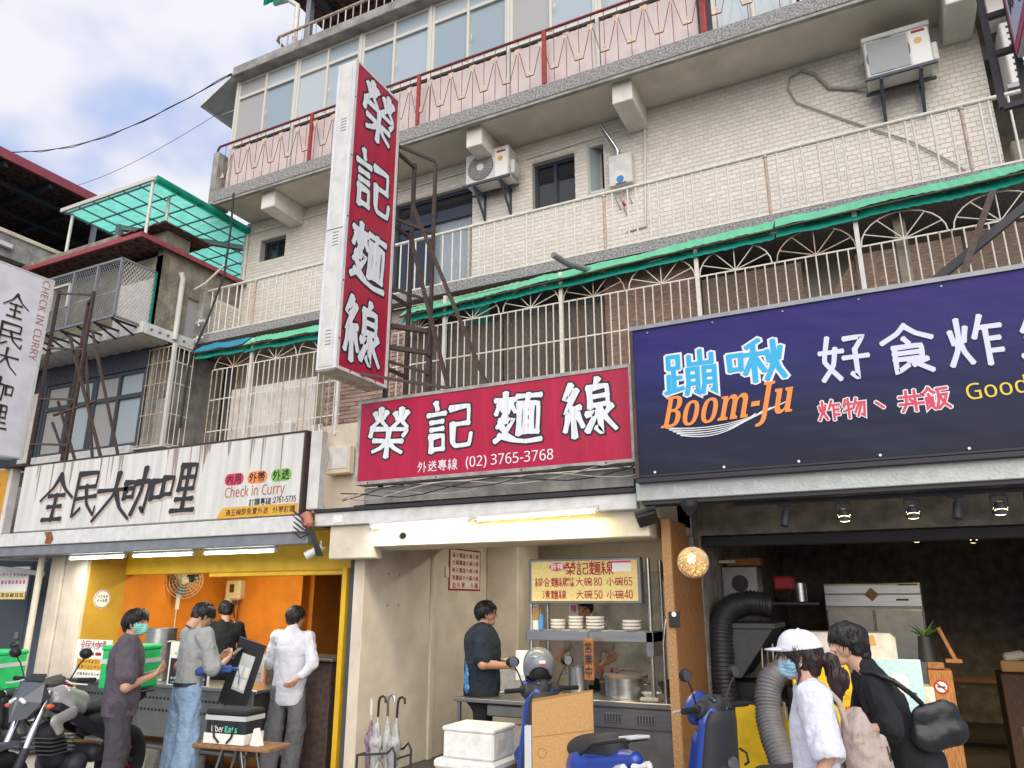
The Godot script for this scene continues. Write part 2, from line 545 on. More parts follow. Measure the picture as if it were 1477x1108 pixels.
var CH := {
	"榮": [["fire",4,0,46,40],["fire",54,0,96,40],["cover",0,36,100,66],["wood",10,50,90,100]],
	"記": [["say",0,0,44,100],["self",50,4,100,98]],
	"麵": [["wheat",0,0,52,96],["face",48,2,100,84],["tail",0,0,100,100]],
	"線": [["silk",0,0,42,100],["spring",42,0,100,100]],
	"外": [["dusk",0,2,54,98],["omen",52,0,100,100]],
	"送": [["walk",0,0,100,100],["gate",36,2,96,78]],
	"全": [["roof",0,0,100,92],["king",20,40,80,98]],
	"咖": [["mouth",0,26,30,66],["power",28,2,68,98],["mouth",68,28,100,72]],
	"哩": [["mouth",0,22,34,66],["mile",36,2,100,98]],
	"好": [["woman",0,2,50,98],["child",48,2,100,98]],
	"食": [["roof",0,0,100,56],["eat",0,6,100,100]],
	"炸": [["fire",0,2,44,98],["sudden",46,0,100,100]],
	"蹦": [["foot",0,2,36,98],["hill",42,0,98,34],["moon",40,38,68,100],["moon",70,38,100,100]],
	"啾": [["mouth",0,26,28,72],["grain",28,2,66,98],["fire",64,6,100,98]],
	"物": [["ox",0,2,44,98],["knife",42,2,100,98]],
	"飯": [["roof",0,0,46,46],["eat",0,8,46,98],["turn",46,2,100,98]],
	"綜": [["silk",0,0,40,100],["clan",42,0,100,98]],
	"合": [["roof",0,0,100,80],["dash",0,0,100,100],["mouth",24,58,78,100]],
	"清": [["drops",0,2,34,98],["blue",32,0,100,98]],
	"碗": [["stone",0,4,40,96],["bend",40,0,100,98]],
	"訂": [["say",0,2,44,98],["nail",46,4,100,98]],
	"購": [["shell",0,2,38,98],["lattice",38,2,100,98]],
	"蚵": [["insect",0,2,42,98],["can",42,2,100,98]],
	"仔": [["man",0,0,36,100],["child",34,2,100,98]],
	"腸": [["moon",0,4,38,98],["sun",40,2,100,98]],
	"麻": [["hemp",0,0,100,100]],
	"辣": [["spicy",0,0,100,100]],
	"肉": [["內",0,0,100,100]],
}

func strokes_of(c: String) -> Array:
	var out := []
	if CH.has(c):
		for q in CH[c]:
			var src: Array
			if q[0] == "tail":
				src = [[16, 84, 40, 93, 70, 97, 99, 94]]
			elif q[0] == "dash":
				src = [[30, 48, 70, 48]]
			else:
				src = RAD[q[0]]
			for s in src:
				var t := []
				for i in range(0, s.size(), 2):
					t.append(Vector2(q[1] + s[i] * (q[3] - q[1]) / 100.0, q[2] + s[i + 1] * (q[4] - q[2]) / 100.0))
				out.append(t)
	elif RAD.has(c):
		for s in RAD[c]:
			var t := []
			for i in range(0, s.size(), 2):
				t.append(Vector2(s[i], s[i + 1]))
			out.append(t)
	return out

# adds one stroke as a flat ribbon lying z above the local xy plane
func ribbon(mb: MB, pts: Array, w: float, grow: float, brush: float, z: float, xf: Transform3D) -> void:
	var c: Array = []
	if brush > 0.0 and pts.size() > 1:
		for i in pts.size() - 1:
			var p0: Vector2 = pts[maxi(i - 1, 0)]
			var p1: Vector2 = pts[i]
			var p2: Vector2 = pts[i + 1]
			var p3: Vector2 = pts[mini(i + 2, pts.size() - 1)]
			for k in 5:
				c.append(p1.cubic_interpolate(p2, p1.lerp(p0, 0.35), p2.lerp(p3, 0.35), k / 5.0))
		c.append(pts[-1])
	else:
		c = pts
	var flow: Vector2 = (pts[-1] - pts[0]).normalized()
	var n := c.size()
	var k0 := mb.v.size()
	var nn := (xf.basis * Vector3.BACK).normalized()
	var lean := absf(flow.x * flow.y) * 2.0                        # sweeping strokes taper, straight ones swell at both ends
	for i in n:
		var t := float(i) / maxf(n - 1, 1)
		var ww := w
		if brush > 0.0:
			var f := 1.0 - 0.28 * sin(PI * t)
			f *= lerpf(1.0, 1.15 - 0.75 * t, lean * brush)
			if absf(flow.y) < 0.3:
				f *= 0.78
			ww = w * lerpf(1.0, f, brush)
		ww = ww * 0.5 + grow
		var d: Vector2
		if i == 0:
			d = c[1] - c[0]
		elif i == n - 1:
			d = c[i] - c[i - 1]
		else:
			d = (c[i] - c[i - 1]).normalized() + (c[i + 1] - c[i]).normalized()
		d = d.normalized()
		var sd := Vector2(-d.y, d.x)
		var m := 1.0
		if i > 0 and i < n - 1:
			m = 1.0 / maxf(0.5, absf(d.dot((c[i] - c[i - 1]).normalized())))
		var p: Vector2 = c[i]
		if i == 0:
			p -= d * ww * 0.55
		if i == n - 1:
			p += d * ww * 0.55
		var a: Vector2 = p + sd * ww * m
		var b: Vector2 = p - sd * ww * m
		if i == 0:
			_pt(mb, p - d * ww * 0.45, z, xf, nn)
		_pt(mb, a, z, xf, nn)
		_pt(mb, b, z, xf, nn)
		if i == n - 1:
			_pt(mb, p + d * ww * 0.45, z, xf, nn)
	# vertex order: tip, (a, b) per point, tip
	mb.ix.append_array([k0, k0 + 2, k0 + 1])
	for i in n - 1:
		var q := k0 + 1 + i * 2
		mb.ix.append_array([q, q + 1, q + 2, q + 1, q + 3, q + 2])
	var e := k0 + 1 + (n - 1) * 2
	mb.ix.append_array([e, e + 1, e + 2])
	# make every face run clockwise seen from the front
	for i in range(mb.ix.size() - 3 * (n * 2), mb.ix.size(), 3):
		var a := mb.v[mb.ix[i]]
		var b := mb.v[mb.ix[i + 1]]
		var cc := mb.v[mb.ix[i + 2]]
		if (b - a).cross(cc - a).dot(nn) > 0.0:
			var t := mb.ix[i + 1]
			mb.ix[i + 1] = mb.ix[i + 2]
			mb.ix[i + 2] = t

func _pt(mb: MB, p: Vector2, z: float, xf: Transform3D, nn: Vector3) -> void:
	mb.v.append(xf * Vector3(p.x, -p.y, z))
	mb.n.append(nn)

# one character, centred at (x, y) in the frame's plane, size across in metres; w is stroke width in hundredths of the size
func glyph(c: String, x: float, y: float, sx: float, sy: float, w: float, m: Material, parent: Node, fr: Transform3D, opt: Dictionary = {}) -> void:
	var st := strokes_of(c)
	if st.is_empty():
		return
	var sh: float = opt.get("shear", 0.0)
	var tilt: float = opt.get("tilt", 0.0)
	var z0: float = opt.get("z", 0.002)
	var b := Basis(Vector3(sx / 100.0, 0, 0), Vector3(sh * sx / 100.0, sy / 100.0, 0), Vector3(0, 0, 1))
	var xf := fr * Transform3D(Basis(Vector3.BACK, tilt), Vector3(x, y, 0)) * Transform3D(b, b * Vector3(-50, 50, 0))
	if opt.has("edge"):
		var eb := MB.new()
		for i in st.size():
			ribbon(eb, st[i], w, opt.get("grow", 3.0), opt.get("brush", 0.0), z0 + 0.00004 * i, xf)
		part("character_outline", eb, opt["edge"], parent)
		z0 += 0.0025
	var mb := MB.new()
	for i in st.size():
		ribbon(mb, st[i], w, 0.0, opt.get("brush", 0.0), z0 + 0.00004 * i, xf)
	part("character", mb, m, parent)

func phrase(s: String, x: float, y: float, size: float, step: float, w: float, m: Material, parent: Node, fr: Transform3D, opt: Dictionary = {}) -> void:
	for i in s.length():
		glyph(s[i], x + i * step, y, size, opt.get("high", size), w, m, parent, fr, opt)

# Latin letters and digits, centred on (x, y)
func latin(s: String, x: float, y: float, size: float, m: Material, parent: Node, fr: Transform3D, serif: bool = false, bold: bool = false, wide: float = 0.0, turn: float = 0.0, shear: float = 0.0, z: float = 0.003) -> void:
	var f := SystemFont.new()
	f.font_names = PackedStringArray(["Droid Serif" if serif else "Droid Sans"])
	if bold:
		f.font_weight = 700
	var t := TextMesh.new()
	t.text = s
	t.font = f
	t.font_size = 64
	t.pixel_size = size / 46.0
	t.depth = 0.002
	t.curve_step = 1.5
	var sx := 1.0
	if wide > 0.0:
		sx = wide / maxf(t.get_aabb().size.x, 0.001)
	var b := Basis(Vector3.BACK, turn) * Basis(Vector3(sx, 0, 0), Vector3(shear, 1, 0), Vector3(0, 0, 1))
	var xf := fr * Transform3D(b, Vector3(x, y, z))
	put("lettering", t, m, parent, xf.origin, xf.basis)

# ------------------------------------------------------------------ the place
const ZW := -9.4      # tiled wall of the apartment house
const ZL := -8.5      # its balcony edges

func _ready() -> void:
	rng.seed = 20240
	make_textures()
	var cam := Camera3D.new()
	cam.name = "camera"
	add_child(cam)
	var fw := Vector3(-0.42848, 0.27899, -0.85940)
	var rt := Vector3(0.894934, 0, -0.446198)
	cam.transform = Transform3D(Basis(rt, rt.cross(fw), -fw), Vector3(0, 1.7, 0))
	cam.fov = 54.31
	cam.near = 0.05
	cam.far = 400.0
	cam.current = true
	var env := Environment.new()
	env.background_mode = Environment.BG_SKY
	env.sky = make_sky()
	env.background_energy_multiplier = 0.46
	env.tonemap_mode = Environment.TONE_MAPPER_LINEAR
	env.tonemap_exposure = 2.2
	env.sdfgi_enabled = true
	env.ssao_enabled = true
	env.ssil_enabled = true
	var we := WorldEnvironment.new()
	we.name = "world_environment"
	we.environment = env
	add_child(we)
	var sun := DirectionalLight3D.new()
	sun.name = "sun"
	sun.light_color = Color(1.0, 0.965, 0.91)
	sun.light_energy = 0.5
	sun.light_angular_distance = 70.0
	sun.shadow_enabled = true
	add_child(sun)
	sun.look_at_from_position(Vector3(4, 6, 8.5), Vector3.ZERO)
	materials()
	ground()
	apartment_house()
	neighbour_house()
	far_roof_house()
	shop_curry()
	shop_noodle()
	shop_fried()
	signs()
	fittings()
	curry_goods()
	noodle_goods()
	fried_goods()
	street_goods()
	vehicles()
	people()
	cables()

func make_sky() -> Sky:
	var w := 1024
	var h := 512
	var im := Image.create(w, h, false, Image.FORMAT_RGBF)
	var f := FastNoiseLite.new()
	f.seed = 77; f.frequency = 1.15; f.fractal_octaves = 5; f.fractal_gain = 0.52
	var g := FastNoiseLite.new()
	g.seed = 12; g.frequency = 0.55; g.fractal_octaves = 2
	for y in h:
		var th := PI * (y + 0.5) / h
		var up := cos(th)
		for x in w:
			var ph := TAU * (x + 0.5) / w
			var dir := Vector3(sin(th) * sin(ph), up, sin(th) * cos(ph))
			var c := Color(0.34, 0.50, 0.88).lerp(Color(0.56, 0.66, 0.93), clampf(1.0 - up * 1.1, 0.0, 1.0))
			if up > 0.0:
				var q := dir * (1.0 / (up + 0.35))
				var n := 1.25 * f.get_noise_3d(q.x * 2.2, q.y * 1.6, q.z * 2.2) + 0.45 * g.get_noise_3d(q.x * 1.6, 3.0, q.z * 1.6)
				var k := smoothstep(-0.30, 0.22, n)
				var cl := Color(0.66, 0.71, 0.90).lerp(Color(0.90, 0.91, 0.97), smoothstep(-0.05, 0.45, n))
				c = c.lerp(cl, k)
			else:
				c = Color(0.40, 0.40, 0.42)
			im.set_pixel(x, y, c)
	var p := PanoramaSkyMaterial.new()
	p.panorama = ImageTexture.create_from_image(im)
	var s := Sky.new()
	s.sky_material = p
	return s

func materials() -> void:
	mat("asphalt", "58585a", 0.95, 0, "speck", 2.0, "bump", 0.5)
	mat("bounce_pave", "a8a49c", 0.9, 0, "stain", 0.7, "bump", 0.4)
	mat("floor_dark", "4c4845", 0.5, 0, "stain", 0.8, "bump", 0.2)
	mat("mortar", "cac3b7", 0.95, 0, "grain", 3.0)
	mat("tile", "ece5da", 0.45, 0, "grain", 2.0)
	M.tile.vertex_color_use_as_albedo = true
	for i in 3:
		mat("tile%d" % i, ["e6dfd3", "dcd4c6", "e1d9cc"][i], 0.45, 0, "grain", 2.0)
	mat("soffit", "d9d2c4", 0.9, 0, "stain", 0.35, "bump", 0.15)
	mat("beam", "e4dfd5", 0.85, 0, "stain", 0.5)
	mat("granite", "aaa8a5", 0.9, 0, "speck", 0.45, "bump", 0.6)
	mat("concrete", "a5a29b", 0.95, 0, "grime", 0.5, "bump", 0.5)
	mat("cement_old", "98907f", 0.95, 0, "grime", 0.6, "bump", 0.6)
	mat("alu", "d6d3c8", 0.4, 0.0, "grain", 2.0)
	mat("alu_dark", "3a3f45", 0.45, 0.2)
	mat("alu_blue", "2f3a45", 0.4, 0.1)
	mat("grey_paint", "4a525c", 0.6, 0.0, "grain", 1.5)
	mat("pink_sheet", "dfd0cb", 0.6, 0, "grain", Vector3(0.5, 6, 0.5))
	mat("red_paint", "a93a34", 0.6, 0, "grime", 2.0)
	mat("red_pipe", "8a3a33", 0.55, 0, "grime", 2.5)
	mat("cream_plate", "e2c7ae", 0.7, 0, "grime", 3.0)
	mat("white_pipe", "dcd8cd", 0.5, 0.0, "stain", 2.0)
	mat("rust_pipe", "c9b5a2", 0.7, 0, "grime", 3.0)
	mat("grille", "e0d8cb", 0.55, 0, "stain", 3.0)
	mat("grille_rust", "c9b39c", 0.75, 0, "grime", 2.5)
	mat("steel_brown", "54443f", 0.7, 0.1, "grime", 2.5)
	mat("steel_black", "33333a", 0.6, 0.1, "grain", 2.0)
	mat("wire", "2a2a2c", 0.7)
	mat("wire_grey", "a09a92", 0.7)
	mat("green_sheet", "6cc79c", 0.55, 0, "stain", 1.0)
	M.green_sheet.backlight_enabled = true
	M.green_sheet.backlight = Color(0.25, 0.25, 0.25)
	mat("teal_sheet", "1f9a86", 0.5, 0, "stain", 1.0)
	M.teal_sheet.backlight_enabled = true
	M.teal_sheet.backlight = Color(0.45, 0.45, 0.45)
	mat("blue_sheet", "2a93b0", 0.5, 0, "stain", 1.0)
	M.blue_sheet.backlight_enabled = true
	M.blue_sheet.backlight = Color(0.4, 0.4, 0.4)
	mat("roof_pvc", "84e0c8", 0.5, 0, "stain", 0.8)
	M.roof_pvc.backlight_enabled = true
	M.roof_pvc.backlight = Color(1.5, 1.5, 1.5)
	mat("rust_roof", "6d4f48", 0.9, 0, "rust", Vector3(0.7, 0.7, 0.7))
	mat("red_edge", "9c4a54", 0.6, 0, "stain", 1.2)
	mat("dark_board", "6e665e", 0.9, 0, "wood", Vector3(4, 0.5, 4))
	mat("reed", "8c7a6a", 0.95, 0, "wood", Vector3(0.5, 4, 0.5), "bump", 0.5)
	mat("reed2", "9a8272", 0.95, 0, "wood", Vector3(0.4, 3, 0.4), "bump", 0.5)
	mat("brick", "9a7f74", 0.95, 0, "stain", 1.0)
	mat("brick_joint", "b5aaa0", 0.95)
	mat("room", "8f8a84", 0.9)
	mat("shop_ceiling", "5d5853", 0.9, 0, "stain", 0.6)
	mat("curtain", "b9c0c8", 0.9, 0, "wood", Vector3(5, 0.2, 5))
	mat("blind", "b4b8ba", 0.9, 0, "grain", 1.0)
	mat("film", "a9b5bb", 0.12)
	mat("film_b", "b7bfc2", 0.16)
	mat("film_c", "97a6ad", 0.08)
	mat("film_grey", "a5a4a2", 0.4)
	glass("glass", "b9c8cc", 0.22)
	glass("glass_dark", "30383c", 0.45)
	# signs
	mat("sign_white", "d9d6cf", 0.35, 0, "stain", Vector3(1.6, 0.1, 1.6), "folds", 0.12)
	mat("sign_red", "b2133c", 0.35, 0, "stain", Vector3(1.4, 0.2, 1.4), "folds", 0.12)
	mat("sign_white2", "e2e2e8", 0.4, 0, "stain", 0.5)
	mat("sign_steel", "b7b3ac", 0.45, 0.2, "grime", 1.2)
	mat("frame_white", "d9d6d0", 0.5, 0, "stain", 1.0)
	mat("yellow_sign", "e0a021", 0.45, 0, "stain", 1.0)
	mat("ink", "20242c", 0.6)
	mat("white_ink", "e8eaec", 0.5, 0, "stain", Vector3(6, 0.4, 6))
	mat("ink_navy", "2b2b2e", 0.6)
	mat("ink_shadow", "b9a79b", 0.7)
	mat("ink_orange", "e88a3c", 0.5)
	mat("ink_cyan", "23a8d8", 0.5)
	mat("ink_red", "cf3b53", 0.5)
	mat("ink_lilac", "cfd3ea", 0.5)
	mat("ink_yellow", "e2c33c", 0.5)
	mat("ink_rust", "b07362", 0.6)
	mat("ink_pink", "d05a78", 0.6)
	mat("ink_maroon", "9c1f2c", 0.6)
	mat("ink_green", "7fb24a", 0.6)
	mat("ink_teal", "5fc8a8", 0.6)
	mat("sign_stain", "94806f", 0.6)
	M.sign_stain.transparency = BaseMaterial3D.TRANSPARENCY_ALPHA
	M.sign_stain.albedo_color.a = 0.28
	mat("ink_yellow2", "dfa93a", 0.6, 0, "stain", 2.0)
	mat("ink_brown", "5a3a22", 0.6)
	# walls and shop stuff
	mat("cream_wall", "d3c6b4", 0.85, 0, "stain", 0.5, "bump", 0.12)
	mat("cream_beam", "d8cdb8", 0.8, 0, "stain", 0.6, "bump", 0.12)
	mat("orange_wall", "cb7c22", 0.75, 0, "stain", 0.5, "bump", 0.1)
	mat("yellow_wall", "b8902c", 0.75, 0, "stain", 0.5, "bump", 0.1)
	mat("yellow_beam", "d9ae1f", 0.6, 0, "stain", 0.8)
	mat("mud_wall", "9a948b", 0.9, 0, "grime", 0.9, "bump", 0.5)
	mat("zinc", "b9beb8", 0.45, 0.35, "stain", 1.6, "bump", 0.2)
	mat("white_metal", "d8d8d4", 0.5, 0, "stain", 1.3)
	mat("rust_metal", "a86a3c", 0.8, 0, "rust", 3.0)
	mat("grey_metal", "8d9094", 0.45, 0.3, "stain", 1.0)
	mat("steel", "b9b9b7", 0.28, 0.9, "stain", Vector3(0.4, 6, 0.4))
	mat("steel_dull", "8f8f8d", 0.4, 0.8, "stain", 1.2)
	mat("plywood", "b07a47", 0.75, 0, "wood", Vector3(5, 0.45, 5), "bump", 0.2)
	mat("chipboard", "c99a68", 0.85, 0, "speck", 1.6, "bump", 0.5)
	mat("wood_table", "a67750", 0.6, 0, "wood", Vector3(0.6, 4, 4))
	mat("card", "c59a63", 0.9, 0, "grain", 1.5)
	mat("card_edge", "a67c48", 0.95)
	mat("foam", "e6e4dd", 0.85, 0, "stain", 2.0, "bump", 0.3)
	mat("tape", "d0a45c", 0.4)
	mat("paper", "e9e7e0", 0.8)
	mat("paper_yellow", "ecd48a", 0.7, 0, "grain", 1.0)
	mat("plastic_black", "232427", 0.55, 0, "grain", 3.0)
	mat("plastic_grey", "5c6064", 0.5, 0, "grain", 3.0)
	mat("plastic_dark", "34363a", 0.65, 0, "grain", 4.0, "weave", 0.3)
	mat("rubber", "1c1c1e", 0.9, 0, "grain", 4.0)
	mat("green_bag", "23c06a", 0.75, 0, "stain", 2.0, "weave", 0.4)
	mat("black_bag", "22262a", 0.75, 0, "stain", 2.0, "weave", 0.4)
	mat("silver_band", "c4c8c6", 0.5, 0.1)
	mat("yellow_case", "e6c11c", 0.45, 0, "stain", 1.5)
	mat("bowl", "e6e2d8", 0.3)
	mat("duct_grey", "66666a", 0.5, 0.1, "stain", 3.0)
	mat("duct_black", "2f3033", 0.45, 0.05, "stain", 3.0)
	mat("wood_tag", "b4703c", 0.7, 0, "wood", Vector3(6, 0.6, 6))
	mat("wood_lid", "8f7460", 0.6, 0, "wood", Vector3(4, 4, 0.5))
	mat("paper_pink", "e0cfc4", 0.8)
	mat("raffia", "cdb48c", 0.8)
	mat("dark_hood", "54575a", 0.5, 0.4, "stain", 1.5)
	mat("dark_wood", "5b3f2e", 0.7, 0, "wood", Vector3(4, 0.5, 4))
	mat("pale_blue", "a9cfe0", 0.5, 0, "grain", 1.0)
	mat("stripe", "9a7f92", 0.6, 0, "wood", Vector3(1, 9, 1))
	# vehicles
	mat("blue_paint", "1f429e", 0.25, 0.1)
	M.blue_paint.clearcoat_enabled = true
	M.blue_paint.clearcoat = 0.6
	mat("silver_paint", "aeaca8", 0.3, 0.2)
	mat("grey_paint2", "575a60", 0.35, 0.2)
	mat("red_plastic", "b01e2a", 0.3)
	mat("chrome", "c8c8c8", 0.12, 1.0)
	mat("chrome_dark", "55585c", 0.15, 0.6)
	mat("lens_clear", "d8dcd8", 0.1)
	mat("lens_orange", "d2582a", 0.2)
	mat("helmet", "80868b", 0.25, 0, "grain", 4.0)
	mat("seat", "36373a", 0.7, 0, "grain", 4.0, "weave", 0.25)
	# people
	for s in [["skin", "c99b80"], ["skin2", "c08e72"], ["skin3", "d3a88d"]]:
		mat(s[0], s[1], 0.55, 0, "grain", 3.0)
	mat("hair", "1f1b1b", 0.5, 0, "wood", Vector3(20, 2, 20), "bump", 0.8)
	mat("hair_brown", "3a2728", 0.45, 0, "wood", Vector3(25, 1.5, 25), "bump", 0.8)
	for s in [["cloth_plum", "5a525c"], ["cloth_char", "46444a"], ["cloth_grey", "9fa19f"], ["cloth_white", "cfd1da"], ["cloth_slate", "66676a"], ["cloth_navy", "1c2634"], ["cloth_black", "202225"], ["cloth_tee", "dfe0ea"], ["cloth_beige", "b3a79c"], ["cloth_sand", "b8a79d"]]:
		mat(s[0], s[1], 0.95, 0, "grain", 3.0, "folds", 0.6)
	mat("denim", "8aa3bd", 0.95, 0, "stain", 3.0, "folds", 1.1)
	mat("mask_mint", "8fdacb", 0.8, 0, "grain", 2.0)
	mat("mask_blue", "9fcbe2", 0.8, 0, "grain", 2.0)
	mat("cap_white", "e3e3ec", 0.9, 0, "grain", 4.0, "folds", 0.3)
	mat("blue_cloth", "33518f", 0.8, 0, "grain", 4.0)
	mat("black_leather", "1d2024", 0.4, 0, "grain", 4.0, "bump", 0.2)
	mat("print_blue", "3f86c0", 0.8)
	mat("leaf", "5f8a3c", 0.6)
	# lamps
	glow("tube_white", "fbfff4", 5.0)
	glow("tube_warm", "ffe9a0", 3.5)
	glow("bulb_warm", "ffe2a8", 3.0)

func ground() -> void:
	var mb := MB.new()
	mb.quad(Vector3(-120, 0, 60), Vector3(120, 0, 60), Vector3(120, 0, -160), Vector3(-120, 0, -160))
	struct("road", mb, M.asphalt)
	mb = MB.new().span(Vector3(-30, 0.0, -2.6), Vector3(20, 0.004, -6.35))  # pale strip added to bounce light up onto the soffits
	struct("bounce_pavement", mb, M.bounce_pave)

# a sheet with rectangular openings in the plane z = zf, with reveals of the given depth
func holed(x0: float, x1: float, y0: float, y1: float, zf: float, deep: float, holes: Array) -> MB:
	var mb := MB.new()
	var xs := [x0, x1]
	var ys := [y0, y1]
	for q in holes:
		for k in [q[0], q[1]]:
			if k > x0 and k < x1 and not xs.has(k):
				xs.append(k)
		for k in [q[2], q[3]]:
			if k > y0 and k < y1 and not ys.has(k):
				ys.append(k)
	xs.sort()
	ys.sort()
	for i in xs.size() - 1:
		for j in ys.size() - 1:
			var cx: float = (xs[i] + xs[i + 1]) * 0.5
			var cy: float = (ys[j] + ys[j + 1]) * 0.5
			var open := false
			for q in holes:
				if cx > q[0] and cx < q[1] and cy > q[2] and cy < q[3]:
					open = true
			if not open:
				mb.quad(Vector3(xs[i], ys[j], zf), Vector3(xs[i + 1], ys[j], zf), Vector3(xs[i + 1], ys[j + 1], zf), Vector3(xs[i], ys[j + 1], zf))
				mb.quad(Vector3(xs[i + 1], ys[j], zf - deep), Vector3(xs[i], ys[j], zf - deep), Vector3(xs[i], ys[j + 1], zf - deep), Vector3(xs[i + 1], ys[j + 1], zf - deep))
	for q in holes:
		var a := zf - deep
		mb.quad(Vector3(q[0], q[2], zf), Vector3(q[1], q[2], zf), Vector3(q[1], q[2], a), Vector3(q[0], q[2], a))
		mb.quad(Vector3(q[0], q[3], a), Vector3(q[1], q[3], a), Vector3(q[1], q[3], zf), Vector3(q[0], q[3], zf))
		mb.quad(Vector3(q[0], q[2], zf), Vector3(q[0], q[2], a), Vector3(q[0], q[3], a), Vector3(q[0], q[3], zf))
		mb.quad(Vector3(q[1], q[2], a), Vector3(q[1], q[2], zf), Vector3(q[1], q[3], zf), Vector3(q[1], q[3], a))
	for e in [[x0, -1.0], [x1, 1.0]]:
		var x: float = e[0]
		if e[1] > 0:
			mb.quad(Vector3(x, y0, zf), Vector3(x, y0, zf - deep), Vector3(x, y1, zf - deep), Vector3(x, y1, zf))
		else:
			mb.quad(Vector3(x, y0, zf - deep), Vector3(x, y0, zf), Vector3(x, y1, zf), Vector3(x, y1, zf - deep))
	return mb

# a framed window in the plane z: frame bars round and between the panes; cols is a list of x positions of mullions
func window(p: Node, x0: float, x1: float, y0: float, y1: float, z: float, fw: float, fm: Material, pm: Array, muls: Array = [], rails: Array = [], called: String = "window") -> Node3D:
	var o := Node3D.new()
	o.name = called
	p.add_child(o, true)
	var mb := MB.new()
	var d := 0.06
	mb.span(Vector3(x0, y0, z - d), Vector3(x0 + fw, y1, z))
	mb.span(Vector3(x1 - fw, y0, z - d), Vector3(x1, y1, z))
	mb.span(Vector3(x0 + fw, y0, z - d), Vector3(x1 - fw, y0 + fw, z - 0.002))
	mb.span(Vector3(x0 + fw, y1 - fw, z - d), Vector3(x1 - fw, y1, z - 0.002))
	for x in muls:
		mb.span(Vector3(x - fw * 0.45, y0 + fw, z - d), Vector3(x + fw * 0.45, y1 - fw, z + 0.012))
	for y in rails:
		mb.span(Vector3(x0 + fw, y - fw * 0.6, z - d), Vector3(x1 - fw, y + fw * 0.6, z + 0.006))
	part("frame", mb, fm, o)
	var xs := [x0 + fw * 0.5] + muls + [x1 - fw * 0.5]
	var ys := [y0 + fw * 0.5] + rails + [y1 - fw * 0.5]
	var k := 0
	for j in ys.size() - 1:
		for i in xs.size() - 1:
			var zz := z - 0.03 - 0.008 * (i % 2)
			boxp("pane", Vector3(xs[i], ys[j], zz - 0.006), Vector3(xs[i + 1], ys[j + 1], zz), pm[k % pm.size()], o)
			k += 1
	return o

func holder(called: String, parent: Node) -> Node3D:
	var o := Node3D.new()
	o.name = called
	parent.add_child(o, true)
	return o

